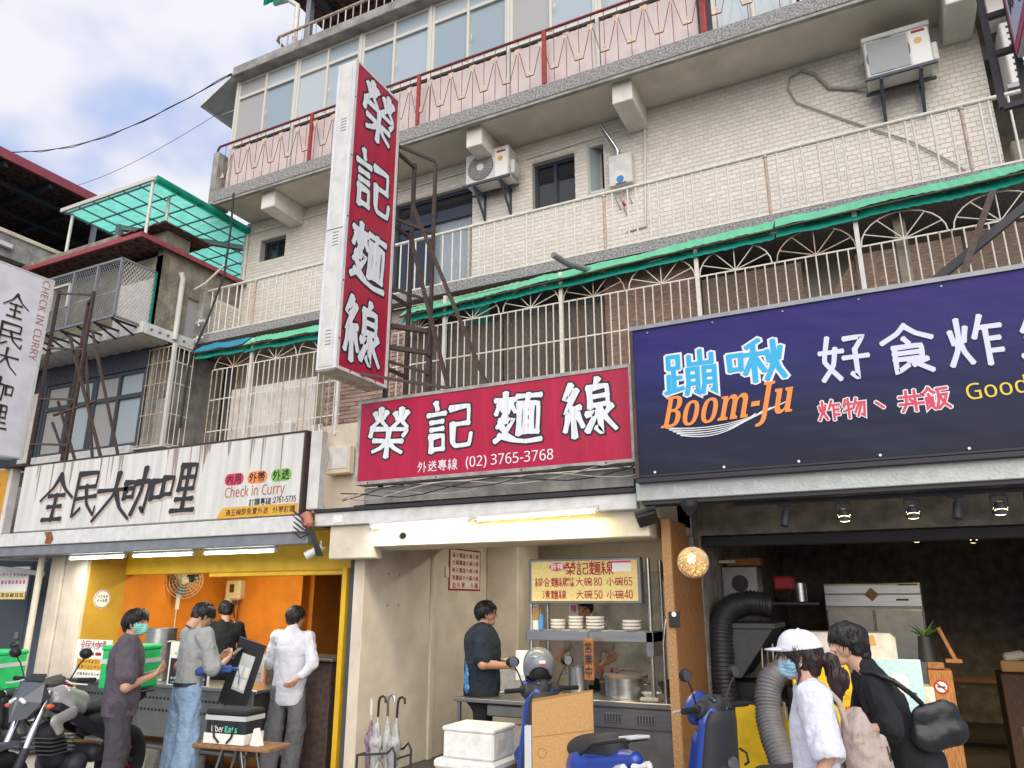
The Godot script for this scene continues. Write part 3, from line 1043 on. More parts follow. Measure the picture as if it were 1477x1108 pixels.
func apartment_house() -> void:
	var t := thing("apartment_house", "four storey apartment house with cream tiled wall, railed balconies and glazed top floor", "building", Vector3.ZERO)
	# ---- third floor wall with its windows
	var holes := [[-6.95, -5.40, 6.10, 8.24], [-4.33, -3.62, 7.50, 8.31], [-3.44, -3.12, 7.53, 8.36], [-10.0, -9.38, 7.82, 8.26]]
	var wall := part("tiled_wall", holed(-10.45, 1.72, 6.10, 8.70, ZW, 0.22, holes), M.mortar, t)
	tiles(wall, holes)
	# end wall of the balcony
	var ew := boxp("balcony_end_wall", Vector3(-10.42, 6.1, ZL), Vector3(-10.306, 6.92, ZW - 0.1), M.mortar, t)
	var mm := MultiMesh.new()
	mm.transform_format = MultiMesh.TRANSFORM_3D
	mm.use_colors = true
	mm.mesh = tile_mesh()
	var xs := []
	for r in 12:
		for c in 8:
			var z := ZL - 0.06 - c * 0.114 - (0.057 if r % 2 else 0.0)
			if z > ZW + 0.05:
				xs.append(Transform3D(Basis(Vector3.UP, PI / 2), Vector3(-10.302, 6.14 + r * 0.066, z)))
	mm.instance_count = xs.size()
	for i in xs.size():
		mm.set_instance_transform(i, xs[i])
		mm.set_instance_color(i, tile_tone())
	var mi := MultiMeshInstance3D.new()
	mi.multimesh = mm
	mi.material_override = M.tile
	mi.name = "tile_field"
	mi.set_meta("kind", "stuff")
	ew.add_child(mi)
	# windows of the third floor
	window(t, -6.95, -5.40, 6.10, 8.24, ZW - 0.08, 0.055, M.alu_blue, [M.glass_dark, M.glass, M.glass_dark, M.glass_dark], [-6.20], [7.78], "balcony_door")
	boxp("curtain", Vector3(-6.14, 6.1, ZW - 0.24), Vector3(-5.44, 7.75, ZW - 0.22), M.curtain, t)
	window(t, -4.33, -3.62, 7.50, 8.31, ZW - 0.1, 0.05, M.alu_blue, [M.glass_dark], [-3.98])
	window(t, -10.0, -9.38, 7.82, 8.26, ZW - 0.12, 0.05, M.alu_blue, [M.glass_dark], [-9.68])
	# small casement, its sash swung out
	var cs := holder("casement_window", t)
	var mb := MB.new()
	for e in [[Vector3(-3.44, 7.53, ZW - 0.06), Vector3(-3.405, 8.36, ZW)], [Vector3(-3.155, 7.53, ZW - 0.06), Vector3(-3.12, 8.36, ZW)], [Vector3(-3.405, 8.325, ZW - 0.06), Vector3(-3.155, 8.36, ZW - 0.002)], [Vector3(-3.405, 7.53, ZW - 0.06), Vector3(-3.155, 7.565, ZW - 0.002)]]:
		mb.span(e[0], e[1])
	part("frame", mb, M.alu, cs)
	var bb := Basis(Vector3.UP, 1.05)
	mb = MB.new()
	var o := Vector3(-3.40, 7.945, ZW + 0.01)
	for e in [[0.0, 0.385, 0.27, 0.03], [0.0, -0.385, 0.27, 0.03]]:
		mb.box(o + bb * Vector3(0.135, e[1], 0), Vector3(e[2], e[3], 0.03), bb)
	for x in [0.015, 0.255]:
		mb.box(o + bb * Vector3(x, 0, 0), Vector3(0.03, 0.74, 0.028), bb)
	part("sash", mb, M.alu, cs)
	part("pane", MB.new().box(o + bb * Vector3(0.135, 0, 0), Vector3(0.22, 0.74, 0.005), bb), M.film, cs)
	# rooms behind the openings
	for q in [[-7.6, -4.9, 6.0, 8.5], [-4.6, -2.9, 7.2, 8.5], [-10.3, -9.0, 7.5, 8.5]]:
		room(t, q[0], q[1], q[2], q[3], ZW - 0.23, 1.6)
	# ---- slabs, beams, piers
	var sl := MB.new().span(Vector3(-10.45, 5.96, ZL), Vector3(4.5, 6.10, ZW - 0.3))
	part("balcony_slab", sl, M.granite, t)
	boxp("upper_slab", Vector3(-10.32, 8.70, ZL - 0.04), Vector3(4.5, 8.80, -11.0), M.soffit, t)
	boxp("slab_edge", Vector3(-10.32, 8.705, ZL + 0.02), Vector3(4.5, 8.935, ZL - 0.038), M.granite, t, 0.008)
	boxp("upper_floor", Vector3(-10.3, 8.803, ZL - 0.042), Vector3(4.5, 8.93, -11.0), M.concrete, t)
	boxp("drip_strip", Vector3(-10.33, 8.655, ZL + 0.012), Vector3(4.5, 8.697, ZL - 0.05), M.concrete, t)
	boxp("end_pier", Vector3(-10.46, 8.66, ZL + 0.03), Vector3(-10.325, 9.76, ZL - 0.35), M.concrete, t, 0.01)
	for x in [[-9.28, -8.97], [-5.09, -4.82], [-2.74, -2.45], [1.33, 1.66]]:
		boxp("soffit_beam", Vector3(x[0], 8.36, ZL - 0.13), Vector3(x[1], 8.699, ZW + 0.002), M.beam, t, 0.01)
	boxp("wall_head", Vector3(-10.45, 8.35, ZW - 0.22), Vector3(4.5, 8.699, ZW - 0.5), M.soffit, t)
	# recess and wall at the far end of the balcony
	boxp("recess_wall", Vector3(1.74, 6.1, -10.3), Vector3(4.5, 8.7, -10.45), M.cement_old, t)
	boxp("recess_parapet", Vector3(1.78, 6.1, -9.2), Vector3(4.5, 6.75, -9.32), M.cement_old, t, 0.01)
	boxp("recess_beam", Vector3(1.76, 8.25, -8.9), Vector3(4.5, 8.69, -9.25), M.beam, t, 0.01)
	# ---- third floor railing
	railing(t)
	# ---- top floor: glazing, panels, red railing
	top_floor(t)
	roof_top(t)
	# ---- second floor: wall, openings, grilles, blinds
	second_floor(t)
	# cables clipped to the wall
	var cb := MB.new()
	cb.tube([Vector3(-10.3, 8.46, ZW + 0.02), Vector3(-5.35, 8.50, ZW + 0.02)], 0.018, 8)
	cb.tube([Vector3(-4.4, 8.42, ZW + 0.02), Vector3(-2.52, 8.47, ZW + 0.02), Vector3(-2.5, 8.4, ZW + 0.02), Vector3(-2.56, 6.8, ZW + 0.02), Vector3(-2.84, 6.78, ZW + 0.02)], 0.022, 8)
	cb.tube([Vector3(-10.33, 6.3, ZW + 0.03), Vector3(-10.33, 8.68, ZW + 0.03)], 0.03, 8)
	part("conduit", cb, M.white_pipe, t)

func tile_mesh() -> ArrayMesh:
	var mb := MB.new()
	var x := 0.054
	var y := 0.030
	var e := 0.003
	var q := [Vector3(-x + e, -y + e, 0.004), Vector3(x - e, -y + e, 0.004), Vector3(x - e, y - e, 0.004), Vector3(-x + e, y - e, 0.004)]
	var b := [Vector3(-x, -y, 0), Vector3(x, -y, 0), Vector3(x, y, 0), Vector3(-x, y, 0)]
	mb.quad(q[0], q[1], q[2], q[3])
	for i in 4:
		mb.quad(b[i], b[(i + 1) % 4], q[(i + 1) % 4], q[i])
	return mb.mesh()

func tile_tone() -> Color:
	var k := rng.randf_range(0.86, 1.0)
	return Color(k, k * rng.randf_range(0.975, 1.0), k * rng.randf_range(0.94, 1.0))

func tiles(wall: Node, holes: Array) -> void:
	var spots := []
	var near := []
	for r in 40:
		var y := 6.10 + 0.033 + r * 0.066
		if y > 8.67:
			break
		for c in 108:
			var x := -10.45 + 0.057 + c * 0.114 + (0.057 if r % 2 else 0.0)
			var a := maxf(x - 0.054, -10.45)
			var b := minf(x + 0.054, 1.718)
			for q in holes:                         # tiles are cut to fit the openings
				if y > q[2] - 0.02 and y < q[3] + 0.02 and b > q[0] and a < q[1]:
					if a < q[0]:
						b = minf(b, q[0])
					elif b > q[1]:
						a = maxf(a, q[1])
					else:
						b = a
			if b - a > 0.012:
				var p := Vector3((a + b) * 0.5, y, ZW + 0.0005)
				if x > -0.10 and y > 7.45 and near.size() < 290:
					near.append([p, (b - a) / 0.108])
				else:
					spots.append([p, (b - a) / 0.108])
	var tm := tile_mesh()
	for p in near:
		put("tile", tm, M["tile%d" % rng.randi_range(0, 2)], wall, p[0], Basis.from_scale(Vector3(p[1], 1, 1)))
	var mm := MultiMesh.new()
	mm.transform_format = MultiMesh.TRANSFORM_3D
	mm.use_colors = true
	mm.mesh = tm
	mm.instance_count = spots.size()
	for i in spots.size():
		mm.set_instance_transform(i, Transform3D(Basis.from_scale(Vector3(spots[i][1], 1, 1)), spots[i][0]))
		mm.set_instance_color(i, tile_tone())
	var mi := MultiMeshInstance3D.new()
	mi.multimesh = mm
	mi.material_override = M.tile
	mi.name = "tile_field"
	mi.set_meta("kind", "stuff")
	wall.add_child(mi)

func room(t: Node, x0: float, x1: float, y0: float, y1: float, z: float, deep: float, m: Material = null) -> void:   # five inner faces behind an opening
	var mb := MB.new()
	var b := z - deep
	mb.quad(Vector3(x0, y0, b), Vector3(x1, y0, b), Vector3(x1, y1, b), Vector3(x0, y1, b))
	mb.quad(Vector3(x0, y0, z), Vector3(x0, y0, b), Vector3(x0, y1, b), Vector3(x0, y1, z))
	mb.quad(Vector3(x1, y0, b), Vector3(x1, y0, z), Vector3(x1, y1, z), Vector3(x1, y1, b))
	mb.quad(Vector3(x0, y0, z), Vector3(x1, y0, z), Vector3(x1, y0, b), Vector3(x0, y0, b))
	mb.quad(Vector3(x0, y1, b), Vector3(x1, y1, b), Vector3(x1, y1, z), Vector3(x0, y1, z))
	part("room_lining", mb, m if m else M.room, t)

func railing(t: Node) -> void:
	var r := holder("balcony_railing", t)
	var z := ZL - 0.06
	part("top_rail", MB.new().tube([Vector3(-10.3, 6.955, z), Vector3(4.4, 6.965, z)], 0.026, 10), M.white_pipe, r)
	part("bottom_rail", MB.new().bar(Vector3(-10.3, 6.145, z), Vector3(4.4, 6.145, z), 0.024), M.white_pipe, r)
	var bar := MB.new().tube([Vector3(0, 6.15, 0), Vector3(0, 6.95, 0)], 0.0125, 8, false).mesh()
	var post := MB.new().tube([Vector3(0, 6.10, 0), Vector3(0, 6.95, 0)], 0.021, 10, false).tube([Vector3(0, 6.91, 0), Vector3(0, 6.93, 0)], 0.03, 10).mesh()
	for i in 100:
		var x := 1.27 + 2.08 - 0.1486 * i
		if x < -10.25:
			break
		if i % 14 == 0:
			put("post", post, M.rust_pipe if i % 28 == 14 or i % 28 == 0 else M.white_pipe, r, Vector3(x, 0, z))
		else:
			put("bar", bar, M.white_pipe, r, Vector3(x, 0, z), Basis(Vector3.BACK, rng.randf_range(-0.006, 0.006)))
	boxp("rail_pillar", Vector3(-10.43, 6.103, ZL + 0.02), Vector3(-10.24, 7.0, ZL - 0.16), M.concrete, r, 0.008)

func top_floor(t: Node) -> void:
	var z := -8.66
	var xs := [-10.23, -8.73, -7.275, -5.825, -4.375, -2.92, -1.47]
	for i in xs.size() - 1:
		var a: float = xs[i]
		var b: float = xs[i + 1]
		var pm := [M.film_grey, M.film, M.film_grey, M.film]
		for k in 4:
			if rng.randf() < 0.4:
				pm[k] = [M.film_b, M.film_c][rng.randi_range(0, 1)]
		var w := window(t, a + 0.02, b - 0.02, 9.93, 11.36, z, 0.05, M.alu, pm, [(a + b) * 0.5 - 0.01], [10.98])
		for s in [[(a + b) * 0.5 + 0.045, 10.40]]:
			part("catch", MB.new().tube([Vector3(s[0], s[1] - 0.06, z), Vector3(s[0] + 0.02, s[1] - 0.02, z + 0.03), Vector3(s[0] + 0.02, s[1] + 0.05, z + 0.01)], 0.006, 6), M.paper, w)
		# ribbed sheet below the sill
		var mb := MB.new()
		var k := 0.0
		while k < b - a - 0.05:
			mb.span(Vector3(a + 0.03 + k, 8.932, z - 0.03), Vector3(minf(a + 0.03 + k + 0.045, b - 0.03), 9.86, z - 0.012 - 0.006 * (int(k / 0.045) % 2)))
			k += 0.045
		part("ribbed_panel", mb, M.pink_sheet, t)
		boxp("mullion_post", Vector3(a - 0.03, 8.93, z - 0.05), Vector3(a + 0.018, 11.36, z + 0.02), M.alu, t, 0.004)
	boxp("room_back", Vector3(-10.2, 8.94, z - 0.6), Vector3(4.4, 11.35, z - 0.66), M.blind, t)
	boxp("left_glass_return", Vector3(-10.27, 8.94, z - 0.1), Vector3(-10.21, 11.36, -10.6), M.alu, t)
	# the next flat: red divider and full height glazing
	boxp("divider_post", Vector3(-1.44, 8.936, ZL - 0.06), Vector3(-1.36, 11.36, ZL - 0.14), M.red_paint, t)
	for i in 3:
		window(t, -1.30 + i * 1.1, -0.24 + i * 1.1, 8.94, 11.36, z, 0.05, M.alu, [M.film], [-0.77 + i * 1.1])
	# red railing
	var r := holder("zigzag_railing", t)
	var zr := ZL + 0.0
	part("top_rail", MB.new().tube([Vector3(-10.42, 9.60, zr - 0.02), Vector3(-10.41, 9.84, zr - 0.02), Vector3(-10.34, 9.875, zr), Vector3(-1.4, 9.875, zr)], 0.022, 8), M.red_pipe, r)
	var rod := MB.new().tube([Vector3(0, 8.93, 0), Vector3(0, 9.87, 0)], 0.0052, 6, false).mesh()
	var zig := MB.new().tube([Vector3(-0.185, 9.68, 0), Vector3(-0.06, 9.16, 0), Vector3(0.06, 9.16, 0), Vector3(0.185, 9.68, 0)], 0.0062, 6).mesh()
	var up := MB.new().prism(PackedVector2Array([Vector2(-0.055, 9.16), Vector2(0.055, 9.16), Vector2(0, 9.28)]), 0.008, Transform3D(Basis(), Vector3(0, 0, 0.009))).mesh()
	var dn := MB.new().prism(PackedVector2Array([Vector2(-0.055, 9.70), Vector2(0.055, 9.70), Vector2(0, 9.56)]), 0.008, Transform3D(Basis(), Vector3(0, 0, 0.009))).mesh()
	var p := 0.39
	var x := -10.18
	var n := 0
	while x < -1.5:
		put("rod", rod, M.red_pipe, r, Vector3(x, 0, zr))
		put("rod", rod, M.red_pipe, r, Vector3(x + p * 0.5, 0, zr))
		put("zigzag", zig, M.red_pipe, r, Vector3(x, 0, zr + 0.002))
		put("plate", up, M.cream_plate, r, Vector3(x, 0, zr))
		put("plate", dn, M.cream_plate, r, Vector3(x + p * 0.5, 0, zr))
		x += p
		n += 1
	while x < 1.2:
		put("rod", rod, M.red_pipe, r, Vector3(x, 0, zr))
		put("zigzag", zig, M.red_pipe, r, Vector3(x, 0, zr + 0.002))
		put("plate", up, M.cream_plate, r, Vector3(x, 0, zr))
		x += p
	for xx in [-8.12, -5.91, -3.70]:
		boxp("red_post", Vector3(xx - 0.028, 8.936, zr + 0.03), Vector3(xx + 0.028, 9.86, zr - 0.01), M.red_paint, r)

func roof_top(t: Node) -> void:
	var mb := MB.new().bbox(Vector3(-2.9, 11.46, -9.75), Vector3(14.6, 0.2, 2.6), 0.012)
	var slab := part("roof_slab", mb, M.concrete, t)
	boxp("roof_edge_strip", Vector3(-10.2, 11.362, -8.47), Vector3(4.4, 11.40, -8.62), M.concrete, t)
	# sheet metal hood over the left side window
	var hd := MB.new()
	var a := [Vector3(-10.24, 11.42, -8.46), Vector3(-10.24, 11.42, -10.2), Vector3(-11.0, 11.02, -10.2), Vector3(-11.0, 11.02, -8.46)]
	hd.quad(a[0], a[1], a[2], a[3])
	hd.quad(a[3] - Vector3(0, .02, 0), a[2] - Vector3(0, .02, 0), a[1] - Vector3(0, .02, 0), a[0] - Vector3(0, .02, 0))
	hd.quad(a[0], a[3], a[3] - Vector3(0, .08, 0), a[0] - Vector3(0, .08, 0))
	hd.quad(a[3], a[2], a[2] - Vector3(0, .08, 0), a[3] - Vector3(0, .08, 0))
	part("side_hood", hd, M.white_metal, t)
	part("hood_bracket", MB.new().bar(Vector3(-10.25, 11.0, -8.9), Vector3(-10.9, 11.0, -8.9), 0.025).bar(Vector3(-10.25, 11.0, -9.9), Vector3(-10.9, 11.0, -9.9), 0.025), M.alu, t)
	# roof railing
	var r := holder("roof_railing", t)
	part("top_rail", MB.new().tube([Vector3(-9.25, 11.80, -9.2), Vector3(-9.28, 11.95, -8.62), Vector3(-9.2, 11.97, -8.58), Vector3(4.0, 11.97, -8.58)], 0.03, 8), M.rust_pipe, r)
	var bar := MB.new().tube([Vector3(0, 11.56, 0), Vector3(0, 11.96, 0)], 0.012, 6, false).mesh()
	for i in 60:
		put("bar", bar, M.rust_pipe if i % 3 else M.white_pipe, r, Vector3(-9.15 + i * 0.17, 0, -8.58))
	# roof shed: post, peeling red ceiling, dark purlins, green fascia
	part("shed_post", MB.new().bar(Vector3(-8.75, 11.56, -8.85), Vector3(-8.75, 13.2, -8.85), 0.11), M.grey_metal, t)
	part("shed_pipe", MB.new().tube([Vector3(-8.95, 11.6, -8.72), Vector3(-8.95, 12.7, -8.72), Vector3(-9.2, 12.95, -8.72), Vector3(-9.6, 13.05, -8.75)], 0.05, 8), M.white_pipe, t)
	boxp("shed_ceiling", Vector3(-9.1, 12.9, -8.7), Vector3(3.5, 12.93, -11.5), M.rust_roof, t)
	for i in 6:
		boxp("purlin", Vector3(-8.6 + i * 1.5, 12.76, -8.72), Vector3(-8.48 + i * 1.5, 12.89, -11.5), M.alu_dark, t)
	var fa := MB.new()
	for i in 16:
		fa.span(Vector3(-9.75 + i * 0.06, 12.95, -8.6 - 0.008 * (i % 2)), Vector3(-9.69 + i * 0.06, 13.6, -8.62 - 0.008 * (i % 2)))
	part("green_fascia", fa, M.roof_pvc, t)

func second_floor(t: Node) -> void:
	var z := -8.4
	boxp("back_wall", Vector3(-10.4, 3.0, ZW - 0.1), Vector3(4.5, 5.95, ZW - 0.25), M.cream_wall, t)
	boxp("first_slab", Vector3(-10.4, 3.02, -8.42), Vector3(4.5, 3.2, ZW - 0.1), M.granite, t)
	boxp("dado_wall", Vector3(-7.5, 3.201, -8.52), Vector3(4.5, 4.12, -8.66), M.cream_wall, t)
	# things standing behind the bars: dark boards, reed blinds, brick pier, sheet panel
	for q in [[-5.95, -5.32, "dark_board"], [-5.28, -4.42, "dark_board"], [-4.40, -3.56, "dark_board"], [-3.50, -2.95, "dark_board"]]:
		boxp("board", Vector3(q[0], 4.0, -8.62), Vector3(q[1], 5.42, -8.58), M[q[2]], t)
	boxp("reed_blind", Vector3(-2.93, 4.1, -8.57), Vector3(-1.75, 5.75, -8.55), M.reed2, t)
	boxp("reed_blind", Vector3(-1.70, 4.1, -8.66), Vector3(-0.55, 5.5, -8.64), M.reed, t)
	boxp("reed_blind", Vector3(0.02, 4.1, -8.57), Vector3(1.05, 5.42, -8.55), M.reed2, t)
	boxp("reed_blind", Vector3(1.08, 4.1, -8.58), Vector3(2.6, 5.46, -8.56), M.reed, t)
	part("slanted_blind", MB.new().prism(PackedVector2Array([Vector2(-0.6, 4.1), Vector2(0.0, 4.1), Vector2(0.0, 5.4), Vector2(-0.35, 4.9)]), 0.02, Transform3D(Basis(), Vector3(0, 0, -8.63))), M.reed2, t)
	boxp("tree_post", Vector3(0.44, 3.3, -8.52), Vector3(0.56, 5.9, -8.6), M.cement_old, t)
	for i in 3:
		boxp("inner_window", Vector3(-5.6 + i * 0.9, 5.45, -9.3), Vector3(-4.9 + i * 0.9, 5.85, -9.28), M.film_grey, t)
	boxp("green_pane", Vector3(-5.05, 5.5, -8.9), Vector3(-4.8, 5.9, -8.88), M.teal_sheet, t)
	# brick pier with its bricks
	var pier := boxp("brick_pier", Vector3(-7.6, 3.2, -8.75), Vector3(-6.05, 5.95, -9.0), M.brick_joint, t)
	var bm := MB.new().bbox(Vector3.ZERO, Vector3(0.19, 0.052, 0.02), 0.004).mesh()
	for m in [["brick_a", "a68d82"], ["brick_b", "987c70"], ["brick_c", "b0978b"]]:
		mat(m[0], m[1], 0.95, 0, "grain", 3.0, "bump", 0.5)
	var n := 0
	for r in 30:
		for c in 8:
			var x := -7.5 + c * 0.2 + (0.1 if r % 2 else 0.0)
			var y := 3.95 + r * 0.062
			if x < -6.1 and y < 5.7 and n < 240:
				put("brick", bm, M[["brick_a", "brick_b", "brick_c"][rng.randi_range(0, 2)]], pier, Vector3(x, y, -8.744 + rng.randf_range(-0.003, 0.003)))
				n += 1
	# ribbed grey sheet fixed behind the left bars
	var mb := MB.new()
	for i in 44:
		mb.span(Vector3(-9.35 + i * 0.04, 4.0, -8.52 - 0.006 * (i % 2)), Vector3(-9.31 + i * 0.04, 5.02, -8.50 - 0.006 * (i % 2)))
	part("ribbed_sheet", mb, M.frame_white, t)
	# ---- grilles with fan arches
	grille(t, -5.68, 9, 0.885, z, 5.44, 3.98, 2, -5.2375)
	grille(t, -9.265, 3, 0.905, z, 5.38, 4.08, 2, -8.87)
	grille_side(t, z)
	# green awning sheets
	awning(t, -5.95, -0.78, M.green_sheet, M.teal_sheet, 5.66, 5.84)
	awning(t, -0.76, 2.6, M.green_sheet, M.teal_sheet, 5.85, 5.93)
	awning(t, -9.0, -7.3, M.green_sheet, M.teal_sheet, 5.70, 5.68)
	awning(t, -10.15, -9.02, M.blue_sheet, M.teal_sheet, 5.74, 5.71)
	var pp := MB.new().tube([Vector3(-3.05, 5.82, -8.45), Vector3(-3.2, 5.76, -8.0), Vector3(-3.3, 5.80, -7.75)], 0.04, 10)
	part("drain_pipe", pp, M.grey_metal, t)

func awning(t: Node, x0: float, x1: float, m: Material, m2: Material, y0: float, y1: float) -> void:
	var f := FastNoiseLite.new()
	f.seed = int(x0 * 10); f.frequency = 1.4
	for k in 2:
		var mb := MB.new()
		var n := int((x1 - x0) / 0.05)
		for i in n:
			var q := []
			for e in [[i, 0], [i + 1, 0], [i + 1, 1], [i, 1]]:
				var u := float(e[0]) / n
				var x := lerpf(x0, x1, u)
				var y := lerpf(y0, y1, u) + 0.005 * sin(x * 62.0) + 0.03 * f.get_noise_2d(x, e[1] * 3.0)
				if k == 0:
					q.append(Vector3(x, y + (0.17 if e[1] == 0 else -0.01), -8.485 if e[1] == 0 else -8.30))
				else:
					q.append(Vector3(x, y + (0.03 if e[1] == 0 else -0.13), -8.43 if e[1] == 0 else -8.33))
			mb.quad(q[3], q[2], q[1], q[0])
		part("awning_sheet" if k == 0 else "awning_under_sheet", mb, m if k == 0 else m2, t)
	var mb2 := MB.new()
	var x := x0 + 0.1
	mb2.bar(Vector3(x0, y0 - 0.03, -8.30), Vector3(x1, y1 - 0.03, -8.30), 0.018)
	while x < x1:
		var y := lerpf(y0, y1, (x - x0) / (x1 - x0))
		mb2.bar(Vector3(x, y - 0.06, -8.30), Vector3(x + 0.03, y + 0.02, -8.36), 0.012)
		x += 0.2
	part("awning_frame", mb2, M.steel_brown, t)

func arch_fan(r: float) -> ArrayMesh:
	var mb := MB.new()
	var pts := []
	for i in 13:
		var a := PI * i / 12
		pts.append(Vector3(-cos(a) * r, sin(a) * 0.33 + 0.0, 0))
	mb.tube(pts, 0.0085, 6)
	for a in [0.42, 0.98, PI / 2, PI - 0.98, PI - 0.42]:
		mb.tube([Vector3(0, 0.0, 0), Vector3(-cos(a) * r, sin(a) * 0.33, 0)], 0.007, 6, false)
	return mb.mesh()

func grille(t: Node, fx: float, fans: int, pitch: float, z: float, yr: float, yb: float, every: int, post0: float) -> void:
	var g := holder("window_grille", t)
	var fan := arch_fan(pitch * 0.47)
	var x0 := fx - pitch * 0.5
	var x1 := fx + pitch * (fans - 0.5)
	for y in [yr, yr - 0.52, yr - 1.05]:
		part("rail", MB.new().bar(Vector3(x0, y, z), Vector3(x1, y, z), 0.018, 0.012), M.grille, g)
	part("bottom_rail", MB.new().bar(Vector3(x0, yb, z), Vector3(x1, yb, z), 0.032, 0.02), M.grille, g)
	part("rail", MB.new().bar(Vector3(x0, yr + 0.375, z), Vector3(x1, yr + 0.375, z), 0.012, 0.012), M.grille_rust, g)
	for i in fans:
		put("fan_arch", fan, M.grille if i % 3 else M.grille_rust, g, Vector3(fx + i * pitch, yr, z + 0.004))
	var bar := MB.new().tube([Vector3(0, yb, 0), Vector3(0, yr, 0)], 0.0092, 6, false).mesh()
	var x := x0
	while x <= x1:
		put("bar", bar, M.grille if rng.randf() > 0.25 else M.grille_rust, g, Vector3(x, 0, z + 0.012) , Basis(Vector3.RIGHT, rng.randf_range(-0.002, 0.002)))
		x += pitch / 8.0
	x = post0
	while x < x1 + 0.01:
		boxp("post", Vector3(x - 0.024, yb - 0.05, z + 0.03), Vector3(x + 0.024, yr + 0.42, z - 0.015), M.grille if x > -5.0 and x < 0.0 else M.frame_white, g)
		x += pitch * every

func grille_side(t: Node, z: float) -> void:      # the caged bay that turns the corner on the neighbour's side
	var g := holder("corner_grille", t)
	var bar := MB.new().tube([Vector3(0, 4.12, 0), Vector3(0, 5.76, 0)], 0.0085, 6, false).mesh()
	var zc := -7.98
	boxp("post", Vector3(-10.23, 4.08, zc + 0.02), Vector3(-10.17, 5.8, zc - 0.03), M.frame_white, g)
	for i in 4:
		put("bar", bar, M.grille, g, Vector3(-10.2, 0, zc - 0.1 - i * 0.1))
	for i in 5:
		put("bar", bar, M.grille_rust, g, Vector3(-10.33 - i * 0.115, 0, zc))
	for y in [4.12, 4.62, 5.14, 5.5, 5.76]:
		part("rail", MB.new().bar(Vector3(-10.2, y, zc), Vector3(-10.2, y, z), 0.016), M.grille, g)
		part("rail", MB.new().bar(Vector3(-10.2, y, zc), Vector3(-10.82, y, zc), 0.016), M.grille_rust, g)
	boxp("cage_floor", Vector3(-10.85, 4.06, zc + 0.03), Vector3(-10.15, 4.09, z), M.frame_white, g)
	# chair and clutter seen through the bars
	boxp("stored_panel", Vector3(-10.78, 4.1, zc - 0.22), Vector3(-10.4, 4.95, zc - 0.2), M.film_grey, g)

func lattice(w: float, h: float, pitch: float, r: float, xf: Transform3D) -> MB:     # diamond mesh filling a w x h rectangle
	var mb := MB.new()
	var slope := 1.6
	var n := int((w + h / slope) / pitch) + 1
	for i in range(-n, n * 2):
		for s in [1.0, -1.0]:
			var x0 := i * pitch
			# line x = x0 + s * y / slope, clipped to the rectangle
			var ya := 0.0
			var yb := h
			if s > 0:
				ya = maxf(0.0, (0.0 - x0) * slope)
				yb = minf(h, (w - x0) * slope)
			else:
				ya = maxf(0.0, (x0 - w) * slope)
				yb = minf(h, x0 * slope)
			if yb - ya > 0.02:
				var a := Vector3(x0 + s * ya / slope, ya, 0.003 * s)
				var b := Vector3(x0 + s * yb / slope, yb, 0.003 * s)
				mb.tube([xf * a, xf * b], r, 4, false)
	return mb

